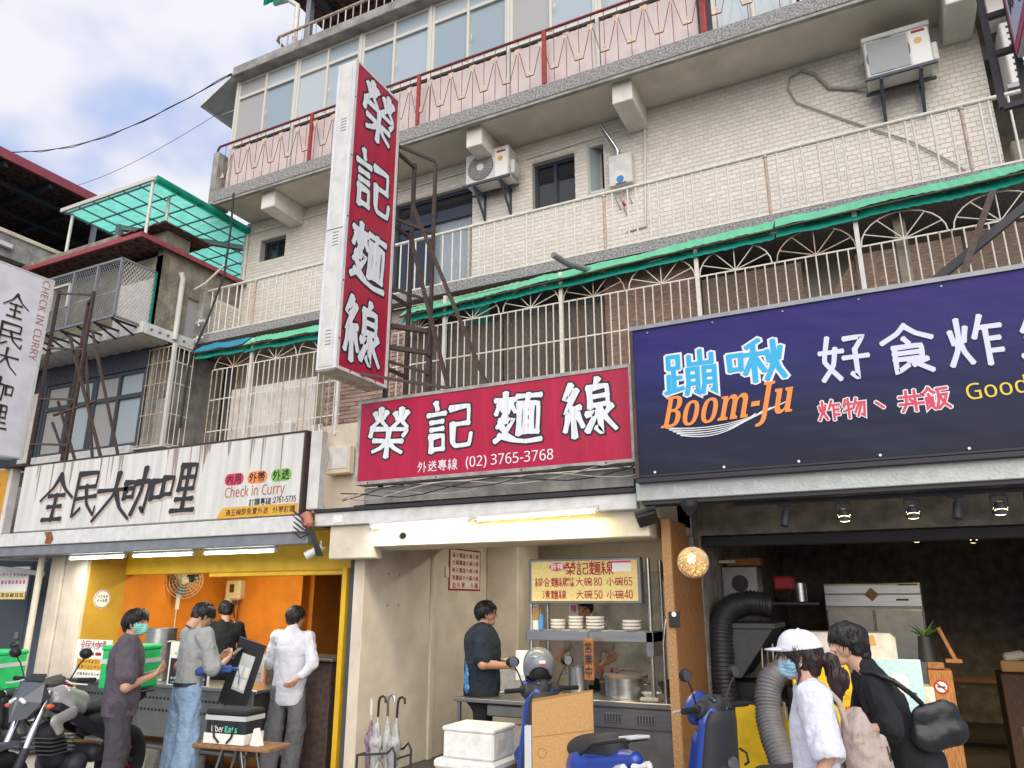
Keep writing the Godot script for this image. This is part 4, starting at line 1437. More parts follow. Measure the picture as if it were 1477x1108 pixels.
func neighbour_house() -> void:
	var t := thing("corner_house", "old grey three storey house with caged balcony and green roof canopy beside the tiled house", "building")
	# second floor front: ribbed dark cladding and grey windows
	var zf := -8.0
	var wall := part("clad_wall", holed(-16.5, -10.84, 3.3, 5.95, zf, 0.15, [[-13.5, -10.86, 4.15, 5.48]]), M.grey_paint, t)
	for i in 44:
		boxp("rib", Vector3(-13.5 + i * 0.06, 5.48, zf), Vector3(-13.455 + i * 0.06, 5.93, zf + 0.012), M.grey_paint, wall)
	window(t, -12.15, -10.86, 4.15, 5.48, zf - 0.02, 0.06, M.grey_paint, [M.film_grey, M.film, M.film_grey, M.film], [-11.5], [5.03])
	window(t, -13.5, -12.16, 4.15, 5.48, zf - 0.02, 0.06, M.grey_paint, [M.film_grey, M.film, M.film_grey, M.film], [-12.83], [5.03])
	boxp("window_back", Vector3(-13.5, 4.1, zf - 0.4), Vector3(-10.86, 5.5, zf - 0.42), M.blind, t)
	boxp("sill_board", Vector3(-14.2, 3.98, zf + 0.12), Vector3(-10.85, 4.13, zf - 0.02), M.white_metal, t, 0.01)
	boxp("downpipe_board", Vector3(-13.75, 3.9, zf + 0.03), Vector3(-13.55, 5.35, zf + 0.06), M.frame_white, t)
	boxp("return_wall", Vector3(-10.83, 3.3, -8.05), Vector3(-10.7, 5.9, -9.5), M.concrete, t)
	# white ledge with ribbed underside
	boxp("ledge_front", Vector3(-16.5, 5.84, -7.44), Vector3(-10.33, 6.03, -7.48), M.white_metal, t, 0.006)
	boxp("ledge_side", Vector3(-10.37, 5.84, -7.482), Vector3(-10.33, 6.03, -8.47), M.white_metal, t, 0.006)
	for i in 5:
		part("ledge_bolt", MB.new().tube([Vector3(-10.329, 5.94, -7.6 - i * 0.16), Vector3(-10.31, 5.93, -7.6 - i * 0.16)], 0.022, 8), M.grey_metal, t)
	for i in 40:
		boxp("underside_rib", Vector3(-16.4 + i * 0.15, 5.835 - 0.012 * (i % 2), -7.49), Vector3(-16.25 + i * 0.15, 5.86, -8.0), M.frame_white, t)
	# caged balcony on struts
	var zc := -7.0
	var c := holder("balcony_cage", t)
	part("lattice", lattice(2.9, 0.95, 0.055, 0.0045, Transform3D(Basis(), Vector3(-13.33, 5.99, zc))), M.grey_metal, c)
	part("lattice", lattice(0.6, 0.95, 0.055, 0.0045, Transform3D(Basis(Vector3.UP, PI / 2), Vector3(-10.42, 5.99, zc))), M.frame_white, c)
	for x in [-13.33, -12.75, -12.17, -11.6, -11.0, -10.43]:
		part("upright", MB.new().bar(Vector3(x, 5.97, zc), Vector3(x, 6.97, zc), 0.04), M.grey_metal, c)
	part("upright", MB.new().bar(Vector3(-10.42, 5.97, zc - 0.62), Vector3(-10.42, 6.97, zc - 0.62), 0.03), M.teal_sheet, c)
	for y in [5.98, 6.96]:
		part("rail", MB.new().bar(Vector3(-13.35, y, zc), Vector3(-10.41, y, zc), 0.035), M.grey_metal, c)
		part("rail", MB.new().bar(Vector3(-10.42, y, zc), Vector3(-10.42, y, zc - 0.62), 0.03), M.grey_metal, c)
	part("hatch_frame", MB.new().bar(Vector3(-12.1, 6.35, zc + 0.02), Vector3(-12.1, 6.75, zc + 0.02), 0.03).bar(Vector3(-11.65, 6.35, zc + 0.02), Vector3(-11.65, 6.75, zc + 0.02), 0.03).bar(Vector3(-12.1, 6.75, zc + 0.02), Vector3(-11.65, 6.75, zc + 0.02), 0.03), M.alu, c)
	for i in 7:
		part("strut", MB.new().bar(Vector3(-13.0 + i * 0.42, 5.95, zc), Vector3(-13.0 + i * 0.42, 5.95, zc - 0.6), 0.03).bar(Vector3(-13.0 + i * 0.42, 5.95, zc - 0.03), Vector3(-13.0 + i * 0.42, 5.80, zc - 0.42), 0.025), M.steel_black, c)
	part("drying_line", MB.new().tube([Vector3(-13.2, 6.5, zc - 0.1), Vector3(-12.0, 6.44, zc - 0.1), Vector3(-10.6, 6.5, zc - 0.12)], 0.008, 5), M.paper, c)
	# inner white wall and cement corner behind the cage
	boxp("cage_back_wall", Vector3(-13.4, 5.9, -7.66), Vector3(-10.36, 7.3, -7.8), M.cement_old, t)
	boxp("white_sheet_wall", Vector3(-11.4, 5.98, -7.645), Vector3(-10.5, 6.9, -7.657), M.frame_white, t)
	part("side_wall", holed_x(-10.36, -7.66, -9.5, 5.85, 7.42, [[-8.5, -8.24, 5.95, 6.75]]), M.cement_old, t)
	boxp("side_window", Vector3(-10.42, 5.95, -8.24), Vector3(-10.40, 6.75, -8.5), M.film_grey, t)
	part("drain_pipe", MB.new().tube([Vector3(-10.31, 5.9, -8.05), Vector3(-10.31, 7.0, -8.05), Vector3(-10.31, 7.1, -8.0)], 0.045, 10), M.frame_white, t)
	# insulators on the wall
	for y in [6.3, 6.0]:
		part("insulator", MB.new().tube([Vector3(-10.25, y, -8.4), Vector3(-10.08, y + 0.02, -8.4)], 0.03, 8).tube([Vector3(-10.2, y + 0.06, -8.4), Vector3(-10.2, y - 0.06, -8.4)], 0.02, 8), M.frame_white, t)
	# roof eave, red edged, with dark underside
	boxp("roof_sheet", Vector3(-13.6, 7.40, -7.16), Vector3(-10.26, 7.44, -9.5), M.rust_roof, t)
	boxp("eave_edge", Vector3(-13.6, 7.375, -7.12), Vector3(-10.24, 7.455, -7.157), M.red_edge, t)
	boxp("eave_edge", Vector3(-10.257, 7.375, -7.158), Vector3(-10.235, 7.455, -9.35), M.red_edge, t)
	boxp("eave_mortar", Vector3(-13.6, 7.457, -7.16), Vector3(-10.9, 7.56, -7.5), M.cement_old, t)
	# roof hut with sheet roof
	boxp("hut_wall", Vector3(-12.2, 7.45, -7.62), Vector3(-10.3, 7.72, -8.1), M.cement_old, t)
	var hr := MB.new()
	for i in 22:
		hr.span(Vector3(-12.3 + i * 0.1, 7.72 + 0.012 * (i % 2), -7.4), Vector3(-12.2 + i * 0.1, 7.745 + 0.012 * (i % 2), -8.4))
	part("hut_roof", hr, M.rust_roof, t)
	# green canopy
	var k := holder("roof_canopy", t)
	for i in 6:
		for j in 5:
			var a := Vector3(-10.34 - i * 0.40, 8.53, -7.32 - j * 0.72)
			part("canopy_sheet", MB.new().quad4(a, a + Vector3(-0.395, 0, 0), a + Vector3(-0.395, 0, -0.715), a + Vector3(0, 0, -0.715)), M.roof_pvc, k)
	for i in 7:
		part("batten", MB.new().bar(Vector3(-10.34 - i * 0.40, 8.505, -7.3), Vector3(-10.34 - i * 0.40, 8.505, -10.9), 0.02), M.grey_metal, k)
	for j in 9:
		part("batten", MB.new().bar(Vector3(-10.3, 8.48, -7.32 - j * 0.42), Vector3(-12.75, 8.48, -7.32 - j * 0.42), 0.022), M.grey_metal, k)
	boxp("canopy_curb", Vector3(-10.34, 8.45, -7.3), Vector3(-10.30, 8.60, -10.9), M.roof_pvc, k)
	boxp("canopy_edge", Vector3(-12.8, 8.50, -7.25), Vector3(-10.32, 8.57, -7.29), M.alu, k)
	for p in [Vector3(-10.4, 0, -7.3), Vector3(-12.65, 0, -7.4), Vector3(-10.55, 0, -7.75)]:
		part("canopy_post", MB.new().tube([p + Vector3(0, 7.45, 0), p + Vector3(0, 8.5, 0)], 0.028, 8), M.white_pipe, k)
	part("canopy_post", MB.new().bar(Vector3(-12.0, 7.5, -7.9), Vector3(-12.0, 8.35, -7.9), 0.1), M.grey_metal, k)
	part("canopy_beam", MB.new().bar(Vector3(-12.0, 8.3, -7.9), Vector3(-10.0, 8.3, -10.2), 0.09), M.grey_metal, k)
	# main body behind
	boxp("house_body", Vector3(-16.5, 0.0, -9.6), Vector3(-10.7, 7.4, -14.0), M.cement_old, t)

func holed_x(x: float, z0: float, z1: float, y0: float, y1: float, holes: Array) -> MB:    # wall facing +x between z0 (front) and z1 (back), 0.15 thick
	var hs := []
	for q in holes:
		hs.append([z0 + z1 - q[1], z0 + z1 - q[0], q[2], q[3]])
	var src := holed(z1, z0, y0, y1, 0.0, 0.15, hs)
	var mb := MB.new()
	var xf := Transform3D(Basis(Vector3(0, 0, -1), Vector3.UP, Vector3(1, 0, 0)), Vector3(x, 0, z0 + z1))
	for i in src.v.size():
		mb.v.append(xf * src.v[i]); mb.n.append(xf.basis * src.n[i])
	mb.ix = src.ix
	return mb

func far_roof_house() -> void:
	var t := thing("far_house", "far house with dark rusty roof shed and long red fascia behind the curry blade sign", "building")
	boxp("house_body", Vector3(-22, 0, -5.0), Vector3(-13.8, 7.9, -13.0), M.grey_paint, t)
	boxp("parapet", Vector3(-13.79, 7.55, -5.0), Vector3(-13.4, 7.96, -9.0), M.concrete, t)
	boxp("gutter", Vector3(-13.45, 7.962, -5.0), Vector3(-13.36, 8.04, -8.2), M.cream_beam, t, 0.01)
	boxp("roof_sheet", Vector3(-22, 9.50, -4.5), Vector3(-13.62, 9.54, -13), M.rust_roof, t)
	boxp("fascia", Vector3(-13.62, 9.44, -4.5), Vector3(-13.56, 9.62, -9.5), M.red_edge, t)
	for i in 9:
		boxp("rafter", Vector3(-22, 9.34, -4.9 - i * 0.85), Vector3(-13.66, 9.48, -4.98 - i * 0.85), M.alu_dark, t)
	for i in 7:
		boxp("purlin", Vector3(-14.2 - i * 1.0, 9.26, -4.6), Vector3(-14.28 - i * 1.0, 9.335, -13), M.alu_dark, t)
	for p in [[-13.9, -6.4], [-13.9, -8.6]]:
		part("shed_post", MB.new().bar(Vector3(p[0], 7.9, p[1]), Vector3(p[0], 9.4, p[1]), 0.08), M.grey_metal, t)
	boxp("lamp_box", Vector3(-13.39, 7.7, -6.6), Vector3(-13.3, 7.78, -6.85), M.frame_white, t)

# a lamp tube: glowing glass, caps and fitting, with an area light of its size just below it
func tube_lamp(a: Vector3, b: Vector3, warm: bool, label: String, e: float) -> void:
	var t := thing("fluorescent_tube", label, "lamp", (a + b) * 0.5)
	var d := (b - a) * 0.5
	var u := d.normalized()
	part("tube", MB.new().tube([-d + u * 0.03, d - u * 0.03], 0.016, 10), M.tube_warm if warm else M.tube_white, t)
	for s in [-1.0, 1.0]:
		part("end_cap", MB.new().tube([d * s - u * s * 0.03, d * s], 0.017, 10), M.frame_white, t)
	part("fitting", MB.new().bar(-d + Vector3(0, 0.035, 0), d + Vector3(0, 0.035, 0), 0.03, 0.035), M.frame_white, t)
	var l := AreaLight3D.new()
	l.name = "light"
	l.area_size = Vector2((b - a).length(), 0.04)
	l.light_color = Color(1, 0.92, 0.66) if warm else Color(1.0, 0.98, 0.92)
	l.light_energy = e
	l.area_range = 12.0
	l.shadow_enabled = true
	t.add_child(l)
	l.position = Vector3(0, -0.03, 0)
	l.rotation = Vector3(-PI / 2, 0, 0)

func shop_curry() -> void:
	var t := thing("curry_shop", "open curry shop with orange walls and a yellow header under the grey white sign", "shop")
	boxp("floor", Vector3(-9.9, 0.0, -6.36), Vector3(-4.97, 0.05, -10.6), M.floor_dark, t)
	boxp("side_wall_front", Vector3(-9.4, 0.05, -6.4), Vector3(-9.2, 2.5, -6.93), M.yellow_wall, t)
	boxp("side_wall", Vector3(-9.4, 0.05, -6.932), Vector3(-9.202, 2.5, -8.64), M.orange_wall, t)
	boxp("back_wall", Vector3(-9.4, 0.05, -8.642), Vector3(-7.68, 2.5, -8.8), M.orange_wall, t)
	boxp("return_wall", Vector3(-7.75, 0.05, -8.802), Vector3(-7.6, 2.5, -9.5), M.orange_wall, t)
	boxp("rear_wall", Vector3(-7.7, 0.05, -10.0), Vector3(-4.97, 2.5, -10.15), M.concrete, t)
	window(t, -7.55, -6.6, 0.1, 2.06, -9.5, 0.07, M.steel_brown, [M.glass_dark], [], [], "rear_glass_door")
	boxp("rear_panel", Vector3(-6.58, 0.1, -9.52), Vector3(-5.0, 2.06, -9.6), M.concrete, t)
	boxp("header", Vector3(-9.2, 2.04, -6.9), Vector3(-4.97, 2.5, -7.05), M.yellow_beam, t, 0.01)
	boxp("header_trim", Vector3(-7.6, 1.99, -6.86), Vector3(-4.97, 2.037, -7.0), M.yellow_beam, t, 0.006)
	boxp("ceiling", Vector3(-9.9, 2.5, -6.2), Vector3(-4.97, 2.6, -10.2), M.yellow_wall, t)
	boxp("rear_header", Vector3(-7.6, 2.06, -9.45), Vector3(-4.97, 2.5, -9.62), M.orange_wall, t)
	# left pillar of stacked shutter boards
	for q in [[-9.98, -9.82], [-9.80, -9.66], [-9.645, -9.44], [-9.425, -9.21]]:
		boxp("pillar_board", Vector3(q[0], 0.05, -6.36 + rng.randf_range(-0.02, 0.03)), Vector3(q[1], 2.28, -6.5), M.cream_wall, t, 0.006)
	part("shutter_guide", MB.new().tube([Vector3(-9.99, 0.0, -6.25), Vector3(-9.99, 2.3, -6.25)], 0.04, 8), M.cream_beam, t)
	# yellow door post and dark folded shutter beside the partition
	boxp("door_post", Vector3(-5.18, 0.05, -6.42), Vector3(-5.12, 2.04, -6.5), M.yellow_beam, t)
	boxp("shutter_rail", Vector3(-5.10, 0.05, -6.45), Vector3(-4.98, 2.5, -6.7), M.grey_paint, t)
	# awning edge: white fascia, rusty patch, grey rail
	boxp("fascia", Vector3(-11.2, 2.385, -5.97), Vector3(-5.32, 2.55, -6.02), M.white_metal, t, 0.006)
	part("rust_patch", MB.new().prism(PackedVector2Array([Vector2(-9.55, 2.40), Vector2(-9.42, 2.39), Vector2(-9.38, 2.45), Vector2(-9.44, 2.545), Vector2(-9.58, 2.54), Vector2(-9.53, 2.47)]), 0.003, Transform3D(Basis(), Vector3(0, 0, -5.969))), M.rust_metal, t)
	boxp("awning_rail", Vector3(-11.2, 2.26, -6.0), Vector3(-5.32, 2.383, -6.14), M.grey_metal, t, 0.01)
	boxp("awning_soffit", Vector3(-11.2, 2.44, -6.03), Vector3(-5.3, 2.46, -6.4), M.grey_metal, t)
	# the shop further along: dark doors, hanging awning arm
	var n := thing("shuttered_shop", "dark closed shop front left of the curry shop under a slanted awning arm", "shop")
	boxp("door_leaf", Vector3(-13.8, 0.0, -6.9), Vector3(-11.2, 2.3, -7.0), M.grey_paint, n, 0.01)
	boxp("door_leaf", Vector3(-11.18, 0.0, -6.9), Vector3(-10.15, 2.3, -7.0), M.grey_paint, n, 0.01)
	boxp("handle", Vector3(-11.3, 1.2, -6.86), Vector3(-11.22, 1.28, -6.9), M.grey_metal, n)
	boxp("wall", Vector3(-14.0, 2.3, -6.95), Vector3(-10.0, 3.4, -7.1), M.concrete, n)
	part("awning_arm", MB.new().bar(Vector3(-11.6, 2.25, -5.6), Vector3(-10.1, 2.05, -6.4), 0.06).bar(Vector3(-12.0, 2.3, -5.4), Vector3(-10.1, 2.22, -6.4), 0.03), M.grey_metal, n)
	for k in [[-9.24, -8.19], [-8.07, -7.04], [-6.9, -5.83]]:
		tube_lamp(Vector3(k[0], 2.215, -6.12), Vector3(k[1], 2.215, -6.12), false, ["lit white tube lamp nearest the pillar of boards under the curry awning", "lit white tube lamp in the middle of the curry awning", "lit white tube lamp nearest the cream partition under the curry awning"][[-9.24, -8.07, -6.9].find(k[0])], 0.7)
	tube_lamp(Vector3(-8.6, 2.44, -7.7), Vector3(-7.4, 2.44, -7.7), true, "warm tube lamp on the ceiling of the orange curry kitchen", 1.5)

func shop_noodle() -> void:
	var t := thing("noodle_shop", "open noodle shop with cream partition walls and a cream beam under the red sign", "shop")
	boxp("floor", Vector3(-4.96, 0.0, -6.36), Vector3(-1.76, 0.05, -10.6), M.floor_dark, t)
	boxp("partition_front", Vector3(-4.96, 0.05, -6.33), Vector3(-4.83, 2.62, -7.58), M.cream_wall, t, 0.006)
	boxp("door_frame", Vector3(-4.955, 0.05, -7.582), Vector3(-4.80, 2.5, -7.66), M.cream_beam, t, 0.004)
	boxp("partition_back", Vector3(-4.96, 0.05, -7.662), Vector3(-4.84, 2.62, -10.5), M.cream_wall, t)
	boxp("pillar", Vector3(-4.835, 0.05, -8.95), Vector3(-4.38, 2.5, -9.6), M.cream_wall, t, 0.01)
	boxp("back_wall", Vector3(-4.84, 0.05, -10.4), Vector3(-1.76, 2.6, -10.55), M.cream_wall, t)
	boxp("back_door", Vector3(-3.9, 0.05, -10.36), Vector3(-2.9, 2.1, -10.395), M.concrete, t)
	boxp("right_wall", Vector3(-1.80, 0.05, -6.9), Vector3(-1.74, 2.6, -10.5), M.cream_wall, t)
	boxp("beam", Vector3(-4.83, 2.22, -6.17), Vector3(-1.80, 2.63, -6.75), M.cream_beam, t, 0.008)
	boxp("second_beam", Vector3(-4.83, 2.3, -7.6), Vector3(-1.80, 2.6, -7.85), M.cream_wall, t, 0.008)
	boxp("ceiling", Vector3(-4.96, 2.6, -6.2), Vector3(-1.75, 2.7, -10.6), M.cream_wall, t)
	boxp("shutter_box", Vector3(-5.14, 2.11, -6.13), Vector3(-4.61, 2.44, -6.32), M.cream_beam, t, 0.01)
	boxp("fascia", Vector3(-5.31, 2.442, -6.08), Vector3(-1.87, 2.575, -6.165), M.white_metal, t, 0.006)
	boxp("roof_flashing", Vector3(-5.3, 2.58, -6.05), Vector3(-1.87, 2.61, -6.9), M.steel_black, t)
	boxp("sign_backing", Vector3(-4.72, 2.64, -6.12), Vector3(-1.9, 2.8, -6.3), M.concrete, t)
	boxp("panel_line", Vector3(-4.19, 2.29, -6.167), Vector3(-3.62, 2.296, -6.169), M.cement_old, t)
	boxp("number_plate", Vector3(-5.06, 2.47, -6.076), Vector3(-4.95, 2.545, -6.08), M.paper, t)
	for p in [Vector3(-4.828, 1.98, -6.75), Vector3(-4.828, 1.98, -6.95), Vector3(-4.828, 1.66, -6.75), Vector3(-4.828, 1.66, -6.95)]:
		part("screw_hole", MB.new().tube([p, p + Vector3(0.003, 0, 0)], 0.008, 8), M.ink, t)
	boxp("wall_switch", Vector3(-4.838, 1.98, -7.9), Vector3(-4.82, 2.1, -7.97), M.frame_white, t)
	# black cables under the sign
	tube_lamp(Vector3(-4.58, 2.40, -6.06), Vector3(-3.45, 2.42, -6.06), false, "lit white tube lamp under the fascia of the noodle shop", 0.3)
	tube_lamp(Vector3(-3.40, 2.42, -6.06), Vector3(-2.2, 2.44, -6.06), true, "lit yellowish tube lamp under the fascia of the noodle shop", 0.6)
	tube_lamp(Vector3(-3.8, 2.56, -8.4), Vector3(-2.7, 2.56, -8.4), false, "tube lamp on the ceiling inside the noodle shop", 1.2)

func shop_fried() -> void:
	var t := thing("fried_food_shop", "dark fried food shop with plywood partition, mud plaster wall and zinc fascia", "shop")
	boxp("floor", Vector3(-1.74, 0.0, -6.36), Vector3(4.0, 0.05, -13.5), M.floor_dark, t)
	# plywood partition with chipboard edge
	boxp("chipboard_edge", Vector3(-1.735, 0.05, -6.3), Vector3(-1.66, 2.37, -6.34), M.chipboard, t)
	boxp("plywood_panel", Vector3(-1.73, 0.05, -6.342), Vector3(-1.66, 2.37, -6.85), M.plywood, t)
	boxp("plywood_panel", Vector3(-1.735, 0.05, -6.853), Vector3(-1.665, 2.28, -7.36), M.plywood, t)
	boxp("left_wall", Vector3(-1.735, 0.05, -7.38), Vector3(-1.655, 2.7, -13.4), M.mud_wall, t)
	boxp("plaster_wall", Vector3(-1.72, 2.31, -7.4), Vector3(4.0, 2.95, -7.55), M.mud_wall, t)
	boxp("header_frame", Vector3(-1.65, 2.2, -7.42), Vector3(4.0, 2.302, -7.5), M.steel_black, t, 0.01)
	boxp("porch_ceiling", Vector3(-1.76, 2.8, -6.05), Vector3(4.0, 2.88, -7.45), M.mud_wall, t)
	boxp("porch_end_panel", Vector3(-1.80, 2.38, -6.2), Vector3(-1.74, 2.8, -7.4), M.cream_beam, t)
	boxp("ceiling", Vector3(-1.66, 2.62, -7.56), Vector3(4.0, 2.7, -13.4), M.shop_ceiling, t)
	boxp("back_wall", Vector3(-1.66, 0.05, -13.3), Vector3(4.0, 2.7, -13.4), M.mud_wall, t)
	boxp("right_wall", Vector3(1.9, 0.05, -7.56), Vector3(2.05, 2.62, -13.3), M.mud_wall, t)
	boxp("right_post", Vector3(1.28, 0.05, -8.6), Vector3(1.42, 2.62, -8.75), M.mud_wall, t)
	# zinc fascia, corrugated roof edge
	boxp("fascia", Vector3(-1.84, 2.49, -5.98), Vector3(3.2, 2.645, -6.03), M.zinc, t, 0.006)
	boxp("fascia_lip", Vector3(-1.80, 2.46, -6.0), Vector3(3.2, 2.488, -6.2), M.steel_black, t)
	var mb := MB.new()
	var n := 126
	for i in n:
		var x0 := -1.84 + i * 0.04
		var ph := fposmod(x0, 0.24) / 0.24
		var ph2 := fposmod(x0 + 0.04, 0.24) / 0.24
		var y0 := 2.652 + 0.03 * clampf(2.6 - absf(ph - 0.5) * 8.0, 0.0, 1.0)
		var y1 := 2.652 + 0.03 * clampf(2.6 - absf(ph2 - 0.5) * 8.0, 0.0, 1.0)
		mb.quad(Vector3(x0, y0, -5.93), Vector3(x0 + 0.04, y1, -5.93), Vector3(x0 + 0.04, y1, -7.4), Vector3(x0, y0, -7.4))
		mb.quad(Vector3(x0, y0 - 0.004, -5.93), Vector3(x0 + 0.04, y1 - 0.004, -5.93), Vector3(x0 + 0.04, y1, -5.93), Vector3(x0, y0, -5.93))
	part("corrugated_roof", mb, M.zinc, t)
	# lighting track and its lamps
	var tr := thing("lighting_track", "black lighting track fixed under the zinc fascia", "lamp track", Vector3(0, 2.46, -6.2))
	part("track", MB.new().bar(Vector3(-1.1, -0.015, 0), Vector3(3.0, -0.015, 0), 0.03), M.steel_black, tr)
	spot(Vector3(-0.72, 2.43, -6.2), 0, "small black unlit cylinder spotlight near the woven pendant lamp")
	spot(Vector3(-0.30, 2.43, -6.2), 1, "round caged spotlight with warm glow next to the cylinder spotlight")
	spot(Vector3(0.16, 2.43, -6.2), 2, "brightest caged spotlight of the track, shining white")
	spot(Vector3(0.44, 2.43, -6.2), 0, "black cylinder spotlight hanging between two caged spotlights")
	spot(Vector3(0.70, 2.43, -6.2), 1, "flat caged spotlight with a thin warm glow")
	spot(Vector3(0.90, 2.43, -6.2), 1, "caged spotlight tilted forward at the end of the track in view")
	var deep := [[Vector3(-0.45, 2.55, -9.5), "above the wall shelf"], [Vector3(0.25, 2.5, -9.8), "before the upright fridge"], [Vector3(0.95, 2.55, -10.2), "above the wooden cabinet"], [Vector3(0.9, 2.55, -11.0), "above the dining table, farthest in"]]
	for q in deep:
		spot(q[0], 3, "small lit spotlight on the dim shop ceiling " + q[1], "spotlights inside the fried food shop")

func spot(p: Vector3, kind: int, label: String, group: String = "") -> void:
	var t := thing("spotlight", label, "spotlight", p, 0.0, group)
	part("mount", MB.new().box(Vector3(0, 0.0, 0), Vector3(0.10, 0.035, 0.035)), M.steel_black, t)
	if kind == 0:
		part("stem", MB.new().tube([Vector3(0, -0.02, 0), Vector3(0, -0.07, 0)], 0.008, 6), M.steel_black, t)
		part("housing", MB.new().tube([Vector3(0.01, -0.06, -0.01), Vector3(-0.01, -0.17, 0.03)], 0.031, 14), M.steel_black, t)
		return
	var tilt := Basis(Vector3.RIGHT, 0.35)
	part("yoke", MB.new().tube([Vector3(-0.05, -0.02, 0), Vector3(-0.052, -0.1, 0.01)], 0.005, 6).tube([Vector3(0.05, -0.02, 0), Vector3(0.052, -0.1, 0.01)], 0.005, 6).bar(Vector3(-0.05, -0.02, 0), Vector3(0.05, -0.02, 0), 0.008), M.steel_black, t)
	part("housing", MB.new().lathe([Vector2(0.02, 0.05), Vector2(0.03, 0.04), Vector2(0.052, -0.02), Vector2(0.056, -0.03), Vector2(0.05, -0.03)], 16, Transform3D(tilt, Vector3(0, -0.11, 0.01))), M.steel_black, t)
	part("bulb", MB.new().tube([Vector3(0, -0.112, 0.0), Vector3(0, -0.136, 0.011)], 0.046, 16), M.bulb_warm, t)
	var l := SpotLight3D.new()
	l.name = "light"
	l.light_color = Color(1, 0.86, 0.62)
	l.light_energy = 0.5 if kind == 1 else (0.9 if kind == 2 else 0.5)
	l.light_size = 0.045
	l.spot_angle = 50.0
	l.spot_range = 15.0
	l.spot_attenuation = 2.0
	l.shadow_enabled = true
	t.add_child(l)
	l.position = Vector3(0, -0.145, 0.014)
	l.rotation = Vector3(-PI / 2 + 0.35, 0, 0)

func face_x(x: float, y: float, z: float) -> Transform3D:      # lettering frame on a face that looks along +x
	return Transform3D(Basis(Vector3(0, 0, -1), Vector3.UP, Vector3(1, 0, 0)), Vector3(x, y, z))

func signs() -> void:
	red_blade()
	red_board()
	purple_board()
	curry_board()
	curry_blade()
	other_signs()

func screws(p: Node, pts: Array, dir: Vector3) -> void:
	for q in pts:
		part("screw", MB.new().tube([q, q + dir * 0.006], 0.009, 6), M.steel_brown, p)

func red_blade() -> void:
	var t := thing("blade_sign", "tall red blade sign with white brush characters on white casing", "sign", Vector3(-4.5, 3.82, -5.69))
	var h := 3.47
	part("casing", MB.new().bbox(Vector3(-0.125, h / 2, 0), Vector3(0.242, h, 0.80), 0.006), M.sign_white2, t)
	part("end_face", MB.new().box(Vector3(-0.125, h / 2, 0.403), Vector3(0.17, h - 0.06, 0.004)), M.frame_white, t)
	part("trim", MB.new().span(Vector3(-0.005, 0, 0.37), Vector3(0.012, h, 0.41)).span(Vector3(-0.005, 0, -0.41), Vector3(0.012, h, -0.37)).span(Vector3(-0.005, h - 0.03, -0.37), Vector3(0.0119, h, 0.37)).span(Vector3(-0.005, 0, -0.37), Vector3(0.0119, 0.03, 0.37)), M.frame_white, t)
	var pn := part("panel", MB.new().box(Vector3(0.001, h / 2, 0), Vector3(0.006, h - 0.06, 0.74)), M.sign_red, t)
	part("bottom_plate", MB.new().box(Vector3(-0.125, -0.006, 0), Vector3(0.23, 0.01, 0.78)), M.sign_steel, t)
	for y in [2.62, 1.30, 0.25]:
		for i in 5:
			part("vent_slit", MB.new().box(Vector3(-0.11, y + i * 0.035, 0.4065), Vector3(0.07, 0.008, 0.003)), M.grey_metal, t)
	part("rust_seam", MB.new().box(Vector3(-0.125, 1.48, 0.4065), Vector3(0.20, 0.006, 0.003)), M.rust_metal, t)
	var fr := face_x(0.004, 0, 0)
	var op := {"brush": 0.9, "edge": M.ink, "grow": 3.6, "shear": 0.0, "tilt": 0.06, "high": 0.62}
	var cs := ["榮", "記", "麵", "線"]
	var ys := [6.86, 5.97, 5.12, 4.29]
	for i in 4:
		op["tilt"] = [-0.05, 0.05, -0.03, 0.04][i]
		glyph(cs[i], [0.03, 0.0, -0.02, -0.04][i], ys[i] - 3.82, 0.58, 0.64, 15.0, M.white_ink, pn, fr, op)
	screws(t, [Vector3(0.012, 0.3, 0.39), Vector3(0.012, 0.9, 0.39), Vector3(0.012, 1.6, 0.39), Vector3(0.012, 2.3, 0.39), Vector3(0.012, 3.0, 0.39), Vector3(0.012, 0.02, -0.2), Vector3(0.012, 0.02, 0.2)], Vector3.RIGHT)
	# the steel frame that carries it, standing on the roof behind
	var k := thing("sign_bracket", "rusty brown steel frame with slanted props behind the tall red blade sign", "bracket", Vector3(-4.62, 2.6, -6.2))
	var m: Material = M.steel_brown
	for z in [-0.05, -0.42]:
		part("upright", MB.new().bar(Vector3(0.0, 0.0, z), Vector3(0.0, 4.2, z), 0.04), m, k)
	for y in [1.5, 2.35, 3.2, 4.15]:
		part("cross_bar", MB.new().bar(Vector3(0, y, 0.1), Vector3(0, y, -0.45), 0.035), m, k)
		part("cross_bar", MB.new().bar(Vector3(0, y + 0.08, -0.02), Vector3(0.3, y, -0.42), 0.03), m, k)
	part("upright", MB.new().bar(Vector3(0.30, 1.7, -0.42), Vector3(0.30, 4.12, -0.42), 0.035), m, k)
	part("prop", MB.new().bar(Vector3(0.05, 3.2, -0.3), Vector3(0.62, 1.2, -0.35), 0.036), m, k)
	part("prop", MB.new().bar(Vector3(0.08, 3.55, -0.3), Vector3(1.15, 1.1, -0.3), 0.036), m, k)
	part("tie", MB.new().bar(Vector3(-0.2, 1.3, 0.8), Vector3(1.15, 1.12, -0.28), 0.028), m, k)
	part("ladder_bracket", MB.new().bar(Vector3(0, 1.75, -0.1), Vector3(0.28, 1.75, -0.45), 0.05).bar(Vector3(0, 2.0, -0.1), Vector3(0.28, 2.0, -0.45), 0.05).bar(Vector3(0.28, 1.2, -0.45), Vector3(0.28, 2.0, -0.45), 0.05), m, k)
	part("anchor_plate", MB.new().box(Vector3(0.15, 0.02, -0.25), Vector3(0.8, 0.04, 0.6)), m, k)

